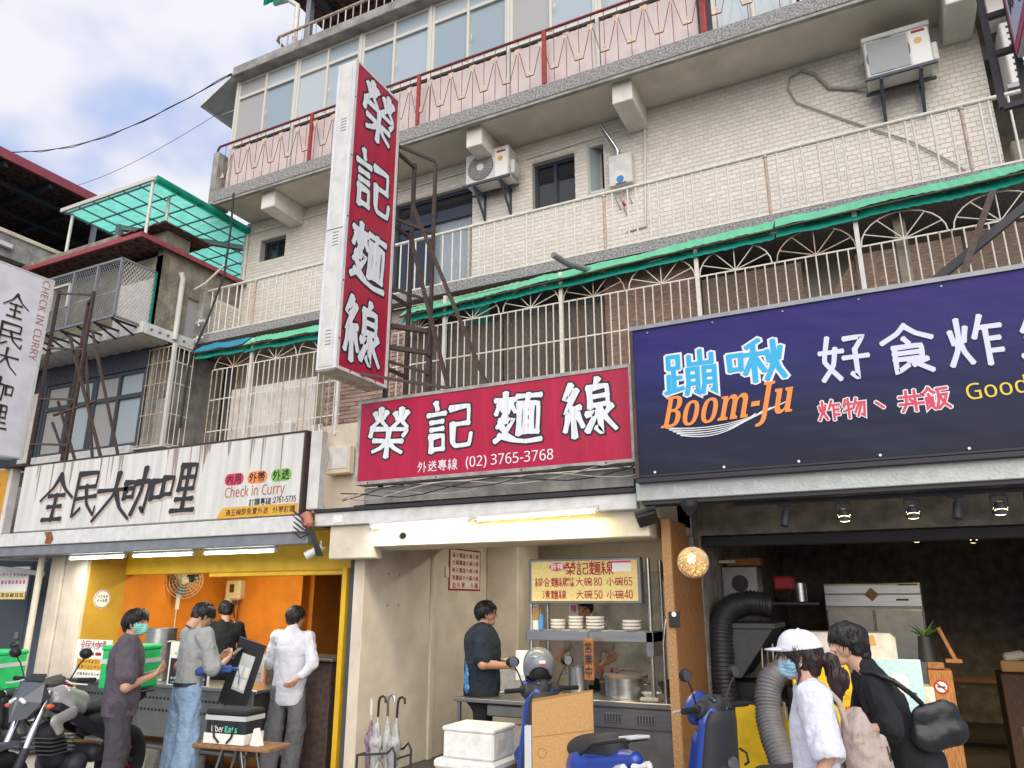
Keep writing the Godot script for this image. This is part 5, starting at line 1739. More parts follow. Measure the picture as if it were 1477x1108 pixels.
func red_board() -> void:
	var t := thing("red_sign_board", "long red sign board with four white brush characters and a phone number", "sign", Vector3(-3.3, 2.82, -6.03))
	var w := 2.93
	var h := 0.87
	part("casing", MB.new().bbox(Vector3(0, h / 2, -0.07), Vector3(w, h, 0.16), 0.006), M.sign_steel, t)
	var pn := part("panel", MB.new().box(Vector3(0, h / 2, 0.012), Vector3(w - 0.07, h - 0.07, 0.006)), M.sign_red, t)
	part("rim", MB.new().span(Vector3(-w / 2, 0, 0.01), Vector3(w / 2, 0.033, 0.024)).span(Vector3(-w / 2, h - 0.033, 0.01), Vector3(w / 2, h, 0.024)).span(Vector3(-w / 2, 0.033, 0.01), Vector3(-w / 2 + 0.033, h - 0.033, 0.0239)).span(Vector3(w / 2 - 0.033, 0.033, 0.01), Vector3(w / 2, h - 0.033, 0.0239)), M.sign_steel, t)
	var fr := Transform3D(Basis(), Vector3(0, 0, 0.015))
	var op := {"brush": 0.9, "edge": M.ink, "grow": 3.6}
	var cs := ["榮", "記", "麵", "線"]
	for i in 4:
		op["tilt"] = [-0.10, 0.04, -0.04, 0.06][i]
		glyph(cs[i], [-1.075, -0.37, 0.35, 1.05][i], [0.505, 0.50, 0.505, 0.515][i], 0.50, 0.48, 14.0, M.white_ink, pn, fr, op)
	phrase("外送專線", -0.665, 0.125, 0.105, 0.113, 8.0, M.white_ink, pn, fr)
	latin("(02) 3765-3768", 0.265, 0.133, 0.098, M.white_ink, pn, fr, false, false, 0.89)
	screws(t, [Vector3(-1.3, 0.015, 0.024), Vector3(-0.5, 0.015, 0.024), Vector3(0.4, 0.015, 0.024), Vector3(1.2, 0.015, 0.024)], Vector3.BACK)

func purple_board() -> void:
	var t := thing("purple_sign_board", "long dark violet sign board with cyan and pale characters above the dark shop", "sign", Vector3(0.55, 2.665, -5.92))
	var w := 4.72
	var h := 1.30
	var pm := StandardMaterial3D.new()                     # sign sheet: violet at the top running into charcoal at the bottom
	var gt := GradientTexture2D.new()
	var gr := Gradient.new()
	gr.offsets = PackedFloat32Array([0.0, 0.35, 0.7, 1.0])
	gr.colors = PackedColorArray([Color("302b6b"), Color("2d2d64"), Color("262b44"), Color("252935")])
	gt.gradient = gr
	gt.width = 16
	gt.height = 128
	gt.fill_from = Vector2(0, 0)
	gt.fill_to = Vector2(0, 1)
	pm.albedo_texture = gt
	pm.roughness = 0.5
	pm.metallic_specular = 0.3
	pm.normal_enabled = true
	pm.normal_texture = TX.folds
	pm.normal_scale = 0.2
	part("casing", MB.new().bbox(Vector3(0, h / 2, -0.06), Vector3(w, h, 0.14), 0.008), M.steel_black, t)
	var q := QuadMesh.new()
	q.size = Vector2(w - 0.05, h - 0.05)
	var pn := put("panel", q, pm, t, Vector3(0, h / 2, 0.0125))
	part("edge_strip", MB.new().span(Vector3(-w / 2, h - 0.025, 0.01), Vector3(w / 2, h + 0.01, 0.03)), M.grey_metal, t)
	part("edge_strip", MB.new().span(Vector3(-w / 2, 0, 0.01), Vector3(-w / 2 + 0.03, h - 0.026, 0.028)), M.steel_brown, t)
	part("gutter_strip", MB.new().span(Vector3(-w / 2, -0.035, -0.06), Vector3(w / 2, -0.002, 0.02)), M.steel_black, t)
	var fr := Transform3D(Basis(), Vector3(0, -h / 2, 0.002))
	var ox := 0.55
	var oy := 2.665
	var cy := {"edge": M.white_ink, "grow": 4.0}
	glyph("蹦", -1.31 - ox, 3.50 - oy, 0.43, 0.37, 9.5, M.ink_cyan, pn, fr, cy)
	glyph("啾", -0.79 - ox, 3.53 - oy, 0.44, 0.36, 10.0, M.ink_cyan, pn, fr, cy)
	latin("Boom-Ju", -1.04 - ox, 3.20 - oy, 0.26, M.ink_orange, pn, fr, true, true, 1.02, 0.03, 0.28, 0.006)
	for i in 5:
		var mb := MB.new()
		var pts := []
		for k in 9:
			var u := k / 8.0
			pts.append(Vector2(-1.54 + 0.03 * i + u * (0.95 - 0.09 * i) - ox, -(3.06 - 0.018 * i - 0.05 * sin(u * PI * 0.9) + u * u * 0.13 - oy)))
		ribbon(mb, pts, 0.012, 0.0, 0.9, 0.0022 + i * 0.0003, fr)
		part("swoosh_line", mb, M.white_ink, pn)
	var pl := {"brush": 0.35, "edge": M.ink, "grow": 2.0}
	phrase("好食炸生", -0.155 - ox, 3.465 - oy, 0.34, 0.425, 11.0, M.ink_lilac, pn, fr, {"brush": 0.35, "edge": M.ink, "grow": 2.0, "high": 0.37})
	phrase("物", 1.55 - ox, 3.465 - oy, 0.34, 0.425, 11.0, M.ink_lilac, pn, fr, pl)
	var rd := {"edge": M.white_ink, "grow": 5.0}
	phrase("炸物、", -0.30 - ox, 3.07 - oy, 0.155, 0.175, 11.0, M.ink_red, pn, fr, rd)
	phrase("丼飯", 0.245 - ox, 3.08 - oy, 0.165, 0.16, 11.0, M.ink_red, pn, fr, rd)
	latin("Good Good", 0.98 - ox, 3.115 - oy, 0.115, M.ink_yellow, pn, fr, false, false, 0.78, 0.05)
	for i in 9:
		part("screw", MB.new().tube([Vector3(-2.2 + i * 0.55, 0.04, 0.013), Vector3(-2.2 + i * 0.55, 0.04, 0.02)], 0.01, 8), M.paper, t)
		part("screw", MB.new().tube([Vector3(-2.2 + i * 0.55, h - 0.06, 0.013), Vector3(-2.2 + i * 0.55, h - 0.06, 0.02)], 0.008, 8), M.grey_metal, t)
	# props that hold it back to the house
	var k := thing("sign_prop", "two crossed dark steel props behind the violet sign board", "bracket", Vector3(0, 3.9, -6.1))
	part("prop", MB.new().bar(Vector3(-0.02, 0.02, -0.9), Vector3(1.75, 1.35, -1.1), 0.07), M.steel_black, k)
	part("prop", MB.new().bar(Vector3(0.62, 0.0, -0.6), Vector3(1.15, 1.2, -0.9), 0.05), M.steel_brown, k)

func curry_board() -> void:
	var t := thing("curry_sign_board", "weathered grey white curry sign board with black brush characters", "sign", Vector3(-7.87, 2.56, -6.0))
	var w := 4.86
	var h := 0.88
	part("casing", MB.new().bbox(Vector3(0, h / 2, -0.09), Vector3(w, h, 0.18), 0.006), M.sign_steel, t)
	var pn := part("panel", MB.new().box(Vector3(0, h / 2, 0.003), Vector3(w - 0.04, h - 0.03, 0.008)), M.sign_white, t)
	part("top_edge", MB.new().span(Vector3(-w / 2, h, -0.1), Vector3(w / 2, h + 0.012, 0.012)), M.steel_brown, t)
	part("end_post", MB.new().span(Vector3(w / 2, 0, -0.1), Vector3(w / 2 + 0.022, h + 0.01, 0.02)), M.steel_brown, t)
	boxp("end_box", Vector3(w / 2 + 0.05, 0.05, -0.12), Vector3(w / 2 + 0.2, h + 0.0, -0.02), M.frame_white, t, 0.01)
	for x in [-1.25, 0.35]:
		part("panel_seam", MB.new().box(Vector3(x, h / 2, 0.0072), Vector3(0.004, h - 0.04, 0.002)), M.sign_steel, t)
	# rust runs from the top edge, each its own stain
	for i in 26:
		var x := rng.randf_range(-2.3, 2.3)
		var l := rng.randf_range(0.12, 0.6)
		var ww := rng.randf_range(0.006, 0.03)
		var mb := MB.new()
		mb.prism(PackedVector2Array([Vector2(x - ww, h - 0.016), Vector2(x + ww, h - 0.016), Vector2(x + ww * 0.6, h - l * 0.6), Vector2(x + ww * 0.1, h - l), Vector2(x - ww * 0.5, h - l * 0.7)]), 0.0008, Transform3D(Basis(), Vector3(0, 0, 0.0073)))
		part("rust_run", mb, M.sign_stain, pn)
	var fr := Transform3D(Basis(), Vector3(0, 0, 0.008))
	var ox := -7.87
	var oy := 2.56
	var op := {"brush": 1.0, "shear": 0.12}
	var cs := ["全", "民", "大", "咖", "哩"]
	var xx := [-9.5, -8.93, -8.37, -7.87, -7.26]
	var yy := [2.97, 2.99, 2.92, 2.96, 2.95]
	var ss := [0.68, 0.50, 0.72, 0.70, 0.60]
	for i in 5:
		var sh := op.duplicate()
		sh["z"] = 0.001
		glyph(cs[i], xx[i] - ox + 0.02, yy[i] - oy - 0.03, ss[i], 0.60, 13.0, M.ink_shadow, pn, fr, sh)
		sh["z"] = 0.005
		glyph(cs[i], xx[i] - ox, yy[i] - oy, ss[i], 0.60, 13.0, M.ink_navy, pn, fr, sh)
	# three pills
	var pills := [[-6.41, M.ink_red, "內用"], [-6.07, M.ink_orange, "外帶"], [-5.73, M.ink_green, "外送"]]
	for p in pills:
		var mb := MB.new()
		var poly := PackedVector2Array()
		for i in 24:
			var a := TAU * i / 24
			poly.append(Vector2(p[0] - ox + cos(a) * 0.065 + (0.075 if cos(a) > 0 else -0.075), 2.995 - oy + sin(a) * 0.065))
		mb.prism(poly, 0.002, Transform3D(Basis(), Vector3(0, 0, 0.009)))
		part("pill", mb, p[1], pn)
		phrase(p[2], p[0] - ox - 0.06, 2.995 - oy, 0.11, 0.12, 11.0, M.ink, pn, fr, {"z": 0.005})
	latin("Check in Curry", -6.10 - ox, 2.85 - oy, 0.11, M.ink_rust, pn, fr, false, false, 0.86)
	phrase("訂購專線", -6.12 - ox, 2.725 - oy, 0.075, 0.08, 9.0, M.ink, pn, fr)
	latin(":2761-5735", -5.66 - ox, 2.732 - oy, 0.062, M.ink, pn, fr, false, false, 0.32)
	var yb := MB.new().prism(PackedVector2Array([Vector2(-6.62 - ox, 0.01), Vector2(-5.47 - ox, 0.01), Vector2(-5.47 - ox, 0.125), Vector2(-6.54 - ox, 0.125)]), 0.002, Transform3D(Basis(), Vector3(0, 0, 0.009)))
	part("yellow_strip", yb, M.ink_yellow2, pn)
	phrase("滿五碗即免費外送", -6.45 - ox, 0.068, 0.07, 0.078, 10.0, M.ink_brown, pn, fr, {"z": 0.005})
	phrase("外帶訂購", -5.77 - ox, 0.068, 0.07, 0.078, 10.0, M.ink_brown, pn, fr, {"z": 0.005})

func curry_blade() -> void:
	var t := thing("curry_blade_sign", "white blade sign with black vertical characters and thin rust coloured letters", "sign", Vector3(-10.5, 3.56, -5.55))
	var h := 2.64
	part("casing", MB.new().bbox(Vector3(-0.11, h / 2, 0), Vector3(0.215, h, 1.0), 0.006), M.sign_white2, t)
	var pn := part("panel", MB.new().box(Vector3(0.002, h / 2, 0), Vector3(0.008, h - 0.04, 0.95)), M.sign_white2, t)
	part("trim", MB.new().span(Vector3(-0.01, 0, -0.505), Vector3(0.012, h, -0.48)).span(Vector3(-0.01, h - 0.02, -0.48), Vector3(0.0119, h, 0.5)), M.frame_white, t)
	var fr := face_x(0.006, 0, 0)
	var cs := ["全", "民", "大", "咖", "哩"]
	var yy := [5.64, 5.22, 4.86, 4.45, 4.08]
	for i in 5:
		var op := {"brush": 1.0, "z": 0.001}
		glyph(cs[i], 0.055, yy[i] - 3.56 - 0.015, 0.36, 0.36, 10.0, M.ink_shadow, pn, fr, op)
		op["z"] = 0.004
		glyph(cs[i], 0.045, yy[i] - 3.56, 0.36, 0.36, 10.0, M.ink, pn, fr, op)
	latin("CHECK IN CURRY", 0.395, 5.56 - 3.56, 0.105, M.ink_rust, pn, fr, false, false, 1.2, -PI / 2)
	var k := thing("truss_bracket", "brown steel truss on the curry sign carrying the white blade sign", "bracket", Vector3(-10.5, 3.44, -6.25))
	var m: Material = M.steel_brown
	for q in [[0.0, 0.10], [0.02, -0.35], [0.42, -0.15]]:
		part("upright", MB.new().bar(Vector3(q[0], 0.0, q[1]), Vector3(q[0] * 1.0, 2.65, q[1]), 0.038), m, k)
	for y in [0.35, 1.0, 1.75, 2.6]:
		part("cross_bar", MB.new().bar(Vector3(0, y, 0.12), Vector3(0.42, y, -0.15), 0.026), m, k)
		part("cross_bar", MB.new().bar(Vector3(0.42, y, -0.15), Vector3(0.02, y, -0.35), 0.03), m, k)
	part("prop", MB.new().bar(Vector3(0.1, 2.0, -0.1), Vector3(1.15, 0.02, -0.2), 0.033), m, k)
	part("prop", MB.new().bar(Vector3(0.25, 2.1, -0.2), Vector3(0.95, 0.02, -0.2), 0.03), m, k)
	part("prop", MB.new().bar(Vector3(0.45, 2.05, -0.2), Vector3(1.3, 0.02, -0.35), 0.03), m, k)
	part("prop", MB.new().bar(Vector3(0.1, 1.0, -0.1), Vector3(0.62, 0.02, -0.2), 0.03), m, k)
	part("prop", MB.new().bar(Vector3(0.05, 0.7, -0.1), Vector3(0.45, 0.02, -0.2), 0.026), m, k)
	part("tie", MB.new().bar(Vector3(0.05, 0.8, -0.1), Vector3(0.8, 0.95, -0.2), 0.03), m, k)
	part("base_plate", MB.new().box(Vector3(0.0, 0.02, 0.1), Vector3(0.5, 0.03, 0.4)), m, k)

func other_signs() -> void:
	var t := thing("yellow_sign_board", "yellow sign board with a pink character beside the curry sign", "sign", Vector3(-11.75, 2.56, -6.02))
	part("casing", MB.new().bbox(Vector3(0, 0.45, -0.06), Vector3(2.3, 0.9, 0.12), 0.006), M.frame_white, t)
	var pn := part("panel", MB.new().box(Vector3(-0.02, 0.45, 0.004), Vector3(2.2, 0.84, 0.008)), M.yellow_sign, t)
	glyph("飯", 0.72, 0.45, 0.5, 0.55, 12.0, M.ink_pink, pn, Transform3D(Basis(), Vector3(0, 0, 0.007)), {"brush": 0.8})
	# price board hanging in the shop further along
	var b := thing("price_board", "small pale price board with a yellow number strip by the dark shop doors", "sign", Vector3(-10.75, 1.80, -6.35))
	part("board", MB.new().box(Vector3(0, 0.17, 0), Vector3(0.75, 0.36, 0.015)), M.paper, b)
	var st := part("number_strip", MB.new().box(Vector3(0, -0.02, 0.006), Vector3(0.75, 0.1, 0.015)), M.paper_yellow, b)
	latin("80 80 70 55 60 55 55", 0.0, -0.02, 0.05, M.ink, st, Transform3D(Basis(), Vector3(0, 0, 0.013)), false, true, 0.7)
	for i in 9:
		glyph(["大", "小", "用", "中", "五", "食", "全", "民", "飯"][i], -0.33 + i * 0.08, 0.25, 0.05, 0.05, 10.0, M.ink_pink, b, Transform3D(Basis(), Vector3(0, 0, 0.008)))
		glyph(["麵", "飯", "麵", "飯", "麵", "飯", "麵", "飯", "麵"][i], -0.33 + i * 0.08, 0.15, 0.05, 0.05, 10.0, M.ink_pink, b, Transform3D(Basis(), Vector3(0, 0, 0.008)))
	# blade sign at the right edge with its bracket
	var r := thing("food_blade_sign", "pink and white printed blade sign on a dark bracket by the balcony", "sign", Vector3(1.49, 6.2, -6.4))
	part("casing", MB.new().bbox(Vector3(0.1, 1.2, 0), Vector3(0.2, 2.4, 0.8), 0.006), M.sign_white2, r)
	boxp("panel", Vector3(-0.012, 0.02, -0.38), Vector3(-0.002, 2.38, 0.38), M.ink_pink, r)
	var pf := boxp("print_field", Vector3(-0.018, 0.1, -0.3), Vector3(-0.013, 2.3, 0.3), M.ink_lilac, r)
	part("panel_end", MB.new().box(Vector3(0.1, 1.2, -0.402), Vector3(0.19, 2.38, 0.004)), M.frame_white, r)
	var fx := Transform3D(Basis(Vector3(0, 0, 1), Vector3.UP, Vector3(-1, 0, 0)), Vector3(-0.019, 0, 0))
	for i in 5:
		glyph(["好", "食", "炸", "物", "飯"][i], -0.1, 2.0 - i * 0.38, 0.3, 0.34, 10.0, M.ink_navy, pf, fx, {"brush": 0.8})
	part("printed_cutlet", MB.new().ball(Vector3(-0.016, 0.35, 0.15), Vector3(0.006, 0.2, 0.12)), M.ink_orange, pf)
	var k := thing("balcony_bracket", "dark steel frame carrying the pink blade sign beside the white railing", "bracket", Vector3(1.40, 5.85, -6.95))
	part("upright", MB.new().bar(Vector3(-0.06, 0, 0), Vector3(-0.06, 1.9, 0), 0.05), M.steel_black, k)
	part("upright", MB.new().bar(Vector3(0.12, -0.02, 0), Vector3(0.12, 1.9, 0.12), 0.05), M.steel_black, k)
	for y in [0.0, 0.55, 0.95]:
		part("cross_bar", MB.new().bar(Vector3(-0.06, y, 0), Vector3(0.4, y + 0.02, 0), 0.05), M.steel_black, k)
	part("prop", MB.new().bar(Vector3(0.12, 0.1, 0), Vector3(0.5, -1.2, -0.4), 0.06), M.steel_brown, k)

# ------------------------------------------------------------------ things fixed to the houses
func ac_unit(label: String, p: Vector3, s: Vector3, round_fan: bool) -> void:     # p is the lower left front corner
	var t := thing("air_conditioner", label, "air conditioner", p)
	part("case", MB.new().bbox(Vector3(s.x / 2, s.y / 2, -s.z / 2), s, 0.015), M.frame_white, t)
	var c := Vector3(s.x * 0.36, s.y * 0.48, 0)
	var r := s.y * 0.42
	part("fan_recess", MB.new().tube([c + Vector3(0, 0, -0.02), c + Vector3(0, 0, 0.002)], r, 28), M.plastic_grey, t)
	var g := MB.new()
	if round_fan:
		for i in 9:
			var pts := []
			for k in 29:
				var a := TAU * k / 28
				pts.append(c + Vector3(cos(a) * r * (i + 1.5) / 10.5, sin(a) * r * (i + 1.5) / 10.5, 0.012))
			g.tube(pts, 0.0035, 4, false)
		for k in 24:
			var a := TAU * k / 24
			g.tube([c + Vector3(cos(a) * 0.05, sin(a) * 0.05, 0.012), c + Vector3(cos(a + 0.25) * r, sin(a + 0.25) * r, 0.012)], 0.003, 4, false)
		part("grille", g, M.frame_white, t)
		part("hub", MB.new().tube([c + Vector3(0, 0, 0.005), c + Vector3(0, 0, 0.018)], 0.06, 20), M.paper, t)
	else:
		part("screen_back", MB.new().box(Vector3(s.x * 0.36, s.y * 0.47, 0.0035), Vector3(s.x * 0.62, s.y * 0.8, 0.003)), M.grey_metal, t)
		for i in 44:
			g.bar(Vector3(s.x * 0.06 + i * s.x * 0.0139, s.y * 0.08, 0.008), Vector3(s.x * 0.06 + i * s.x * 0.0139, s.y * 0.87, 0.008), 0.003)
		for i in 34:
			g.bar(Vector3(s.x * 0.05, s.y * 0.08 + i * s.y * 0.0235, 0.009), Vector3(s.x * 0.67, s.y * 0.08 + i * s.y * 0.0235, 0.009), 0.003)
		part("grille", g, M.silver_band, t)
		part("top_cap", MB.new().bbox(Vector3(s.x / 2, s.y * 0.96, -s.z / 2 + 0.01), Vector3(s.x + 0.03, s.y * 0.12, s.z + 0.03), 0.012), M.frame_white, t)
	part("panel", MB.new().box(Vector3(s.x * 0.84, s.y * 0.46, 0.003), Vector3(s.x * 0.29, s.y * 0.84, 0.005)), M.paper, t)
	part("maker_badge", MB.new().box(Vector3(s.x * 0.84, s.y * 0.83, 0.007), Vector3(s.x * 0.2, 0.035, 0.003)), M.ink_maroon, t)
	part("energy_seal", MB.new().tube([Vector3(s.x * 0.82, s.y * 0.6, 0.005), Vector3(s.x * 0.82, s.y * 0.6, 0.008)], 0.045, 14), M.tape, t)
	part("valve_cover", MB.new().bbox(Vector3(s.x + 0.035, s.y * 0.33, -s.z * 0.5), Vector3(0.07, s.y * 0.45, s.z * 0.6), 0.015), M.frame_white, t)
	part("base_rail", MB.new().bar(Vector3(-0.03, -0.02, 0.02), Vector3(s.x + 0.03, -0.02, 0.02), 0.035).bar(Vector3(-0.03, -0.02, -s.z), Vector3(s.x + 0.03, -0.02, -s.z), 0.035), M.grey_paint, t)
	for x in [s.x * 0.2, s.x * 0.8]:
		part("bracket", MB.new().bar(Vector3(x, -0.045, 0.03), Vector3(x, -0.045, -s.z - 0.1), 0.035).bar(Vector3(x, -0.05, -0.03), Vector3(x, -0.42, -s.z - 0.08), 0.03).bar(Vector3(x, -0.45, -s.z - 0.09), Vector3(x, 0.1, -s.z - 0.09), 0.035), M.grey_paint, t)

func bullet_cam(p: Vector3, d: Vector3, label: String, flood: bool = false) -> void:
	var t := thing("flood_lamp" if flood else "security_camera", label, "lamp" if flood else "camera", p)
	if flood:
		var b := Basis(Vector3.RIGHT, -0.7) * Basis(Vector3.BACK, 0.35)
		part("housing", MB.new().bbox(Vector3(0, -0.1, 0), Vector3(0.17, 0.05, 0.13), 0.01, b), M.plastic_black, t)
		part("visor", MB.new().box(b * Vector3(0, 0.03, 0.02) + Vector3(0, -0.1, 0), Vector3(0.18, 0.006, 0.14), b), M.grey_metal, t)
		part("arm", MB.new().bar(Vector3(0, 0.08, 0), Vector3(0, -0.08, 0), 0.015), M.grey_metal, t)
		return
	d = d.normalized()
	part("arm", MB.new().tube([Vector3(0, 0.09, 0), Vector3(0, 0.02, 0), Vector3.ZERO], 0.014, 8), M.frame_white, t)
	part("body", MB.new().tube([-d * 0.06, d * 0.09], 0.038, 14), M.frame_white, t)
	part("hood", MB.new().tube([d * 0.05, d * 0.115], 0.044, 14), M.silver_band, t)
	part("lens", MB.new().tube([d * 0.114, d * 0.119], 0.03, 14), M.plastic_black, t)
	part("cable", MB.new().tube([-d * 0.06, -d * 0.1 + Vector3(0.02, -0.03, 0), Vector3(0.04, 0.02, -0.03), Vector3(0.02, 0.1, -0.04)], 0.005, 6), M.frame_white, t)

func fittings() -> void:
	ac_unit("white air conditioner with round fan grille on the tiled wall above the balcony door", Vector3(-5.31, 7.96, -9.0), Vector3(0.76, 0.54, 0.3), true)
	ac_unit("white air conditioner with square screen and trailing hose high on the tiled wall", Vector3(0.44, 7.88, -8.95), Vector3(0.72, 0.58, 0.3), false)
	var hs := thing("coolant_hose", "grey coolant hose looping over the tiled wall to the railing", "hose", Vector3(0, 0, ZW + 0.03))
	part("hose", MB.new().tube([Vector3(0.5, 8.0, 0.1), Vector3(0.25, 8.10, 0.0), Vector3(0.0, 8.20, 0.0), Vector3(-0.15, 8.47, 0.0), Vector3(-0.3, 8.58, 0.0), Vector3(-0.46, 8.53, 0.0), Vector3(-0.50, 8.36, 0.0), Vector3(-0.42, 8.12, 0.0), Vector3(0.0, 7.78, 0.0), Vector3(0.45, 7.42, 0.0), Vector3(0.78, 7.18, 0.0), Vector3(1.1, 6.85, 0.0), Vector3(1.4, 6.5, 0.0)], [0.024, 0.024, 0.024, 0.022, 0.02, 0.013, 0.011, 0.01, 0.01, 0.01, 0.01, 0.01, 0.01], 10), M.wire_grey, hs)
	# louvred box at the far end of the balcony
	var lv := thing("louvred_unit", "white louvred cooling unit in the recess beside the tiled wall", "air conditioner", Vector3(1.86, 7.35, -9.2))
	part("case", MB.new().bbox(Vector3(0.45, 0.42, 0), Vector3(0.9, 0.84, 0.4), 0.015), M.frame_white, lv)
	for r in 9:
		for c in 5:
			part("slot", MB.new().bbox(Vector3(0.12 + c * 0.16, 0.08 + r * 0.085, 0.201), Vector3(0.12, 0.032, 0.006), 0.002), M.plastic_black, lv)
	part("shelf", MB.new().box(Vector3(0.45, -0.05, 0.0), Vector3(1.0, 0.05, 0.5)), M.grey_metal, lv)
	# water heater
	var wh := thing("water_heater", "white gas water heater with flue and dangling pipes on the tiled wall", "water heater", Vector3(-3.03, 7.46, ZW))
	part("case", MB.new().bbox(Vector3(0.175, 0.25, 0.09), Vector3(0.35, 0.5, 0.16), 0.012), M.frame_white, wh)
	part("flue", MB.new().tube([Vector3(0.13, 0.5, 0.09), Vector3(0.13, 0.6, 0.09), Vector3(0.10, 0.66, 0.12), Vector3(-0.05, 0.95, 0.32)], 0.035, 10), M.chrome, wh)
	part("badge", MB.new().tube([Vector3(0.17, 0.09, 0.171), Vector3(0.17, 0.09, 0.175)], 0.055, 16), M.print_blue, wh)
	part("label_strip", MB.new().box(Vector3(0.18, 0.02, 0.172), Vector3(0.16, 0.025, 0.004)), M.plastic_grey, wh)
	for q in [[0.08, 0.3], [0.17, 0.42], [0.26, 0.26]]:
		part("pipe", MB.new().tube([Vector3(q[0], 0.0, 0.09), Vector3(q[0] - 0.02, -q[1] * 0.5, 0.10), Vector3(q[0] + 0.03, -q[1], 0.02)], 0.009, 6), M.wire_grey, wh)
	part("valve", MB.new().tube([Vector3(0.17, -0.24, 0.09), Vector3(0.2, -0.3, 0.07)], 0.018, 8), M.red_plastic, wh)
	# junction box and pipes left of the red board
	var jb := thing("junction_box", "pale wall box with hanging cable loops left of the red sign board", "box", Vector3(-7.05, 3.42, -8.3))
	part("case", MB.new().bbox(Vector3(0.2, 0.2, 0), Vector3(0.4, 0.4, 0.12), 0.012), M.cream_beam, jb)
	part("lid", MB.new().bbox(Vector3(0.2, 0.22, 0.063), Vector3(0.34, 0.3, 0.01), 0.004), M.frame_white, jb)
	part("backing_wall", MB.new().box(Vector3(0.3, 0.0, -0.12), Vector3(2.2, 1.5, 0.06)), M.cream_wall, jb)
	for i in 4:
		part("cable", MB.new().tube([Vector3(-0.3 + i * 0.05, 0.75, 0.05), Vector3(-0.2 + i * 0.1, 0.2, 0.15), Vector3(-0.25 + i * 0.09, -0.3, 0.2), Vector3(0.0 + i * 0.12, -0.75, 0.3)], 0.016, 6), M.wire_grey if i % 2 else M.frame_white, jb)
	boxp("white_post", Vector3(-0.55, -0.9, 0.3), Vector3(-0.4, 0.75, 0.42), M.frame_white, jb, 0.02)
	bullet_cam(Vector3(-4.25, 2.35, -6.1), Vector3(0.6, -0.35, 0.5), "white security camera under the fascia of the noodle shop")
	bullet_cam(Vector3(-5.26, 2.2, -6.08), Vector3(-0.7, -0.5, 0.4), "white security camera hanging below the shutter box over the curry entrance")
	bullet_cam(Vector3(-1.79, 2.46, -6.1), Vector3.FORWARD, "small grey flood lamp hanging by the plywood partition", true)
	var bl := thing("cable_tangle", "tangle of black cables and an orange cloth at the end of the curry awning", "cables", Vector3(-5.36, 2.5, -6.0))
	part("cloth", MB.new().bbox(Vector3(0.02, 0.0, 0), Vector3(0.13, 0.17, 0.09), 0.03, Basis(Vector3.BACK, 0.4)), M.ink_rust, bl)
	for i in 5:
		part("cable", MB.new().tube([Vector3(-0.15, 0.1 - i * 0.05, 0.02), Vector3(0.0, 0.02 - i * 0.05, 0.05), Vector3(0.12, -0.2 + i * 0.02, 0.0), Vector3(0.14 + i * 0.02, -0.36, -0.05)], 0.008, 6), M.wire, bl)
	var c2 := thing("cable_bundle", "loose black cables lying along the roof edge below the red sign board", "cables", Vector3(-3.3, 2.66, -6.0))
	for i in 4:
		var pts := []
		for k in 14:
			pts.append(Vector3(-1.6 + k * 0.245, 0.02 + 0.05 * sin(k * 0.9 + i * 1.7) + 0.012 * i + 0.006 * k, 0.02 + 0.02 * cos(k * 1.3 + i)))
		part("cable", MB.new().tube(pts, 0.005 + 0.001 * (i % 3), 6), M.wire if i % 2 else M.wire_grey, c2)

func cables() -> void:
	var defs := [
		["thick black overhead cable running from the roof corner to the far left", [Vector3(-10.2, 11.4, -8.45), Vector3(-14.0, 10.85, -7.9), Vector3(-20, 13.2, -9.5)], 0.022],
		["thin overhead cable below the thick one in front of the sky", [Vector3(-10.3, 10.7, -8.5), Vector3(-14.0, 11.2, -9.1), Vector3(-20, 12.0, -9.74)], 0.012],
	]
	for q in defs:
		var t := thing("overhead_cable", q[0], "cable")
		var a: Vector3 = q[1][0]
		var b: Vector3 = q[1][2]
		for k in (2 if q[2] > 0.02 else 1):
			var pts := []
			for i in 25:
				var u := i / 24.0
				pts.append(a.lerp(b, u) + Vector3(0, -0.55 * sin(PI * u) * (1.0 + 0.08 * k) + 0.02 * k * sin(u * 40.0), 0.02 * k))
			part("strand", MB.new().tube(pts, q[2] * 0.42, 6), M.wire, t)
	var d := thing("drop_cable", "black cable bundle dropping from the top balcony down the corner of the house", "cable")
	part("strand", MB.new().tube([Vector3(-9.75, 8.7, -8.42), Vector3(-9.72, 8.0, -8.42), Vector3(-9.75, 7.1, -8.42), Vector3(-10.0, 6.4, -8.42), Vector3(-10.2, 5.6, -8.3), Vector3(-10.1, 4.4, -8.2)], 0.018, 8), M.wire, d)
	part("strand", MB.new().tube([Vector3(-9.75, 7.3, -8.41), Vector3(-10.1, 7.0, -8.35), Vector3(-10.3, 6.9, -8.3)], 0.02, 6), M.frame_white, d)

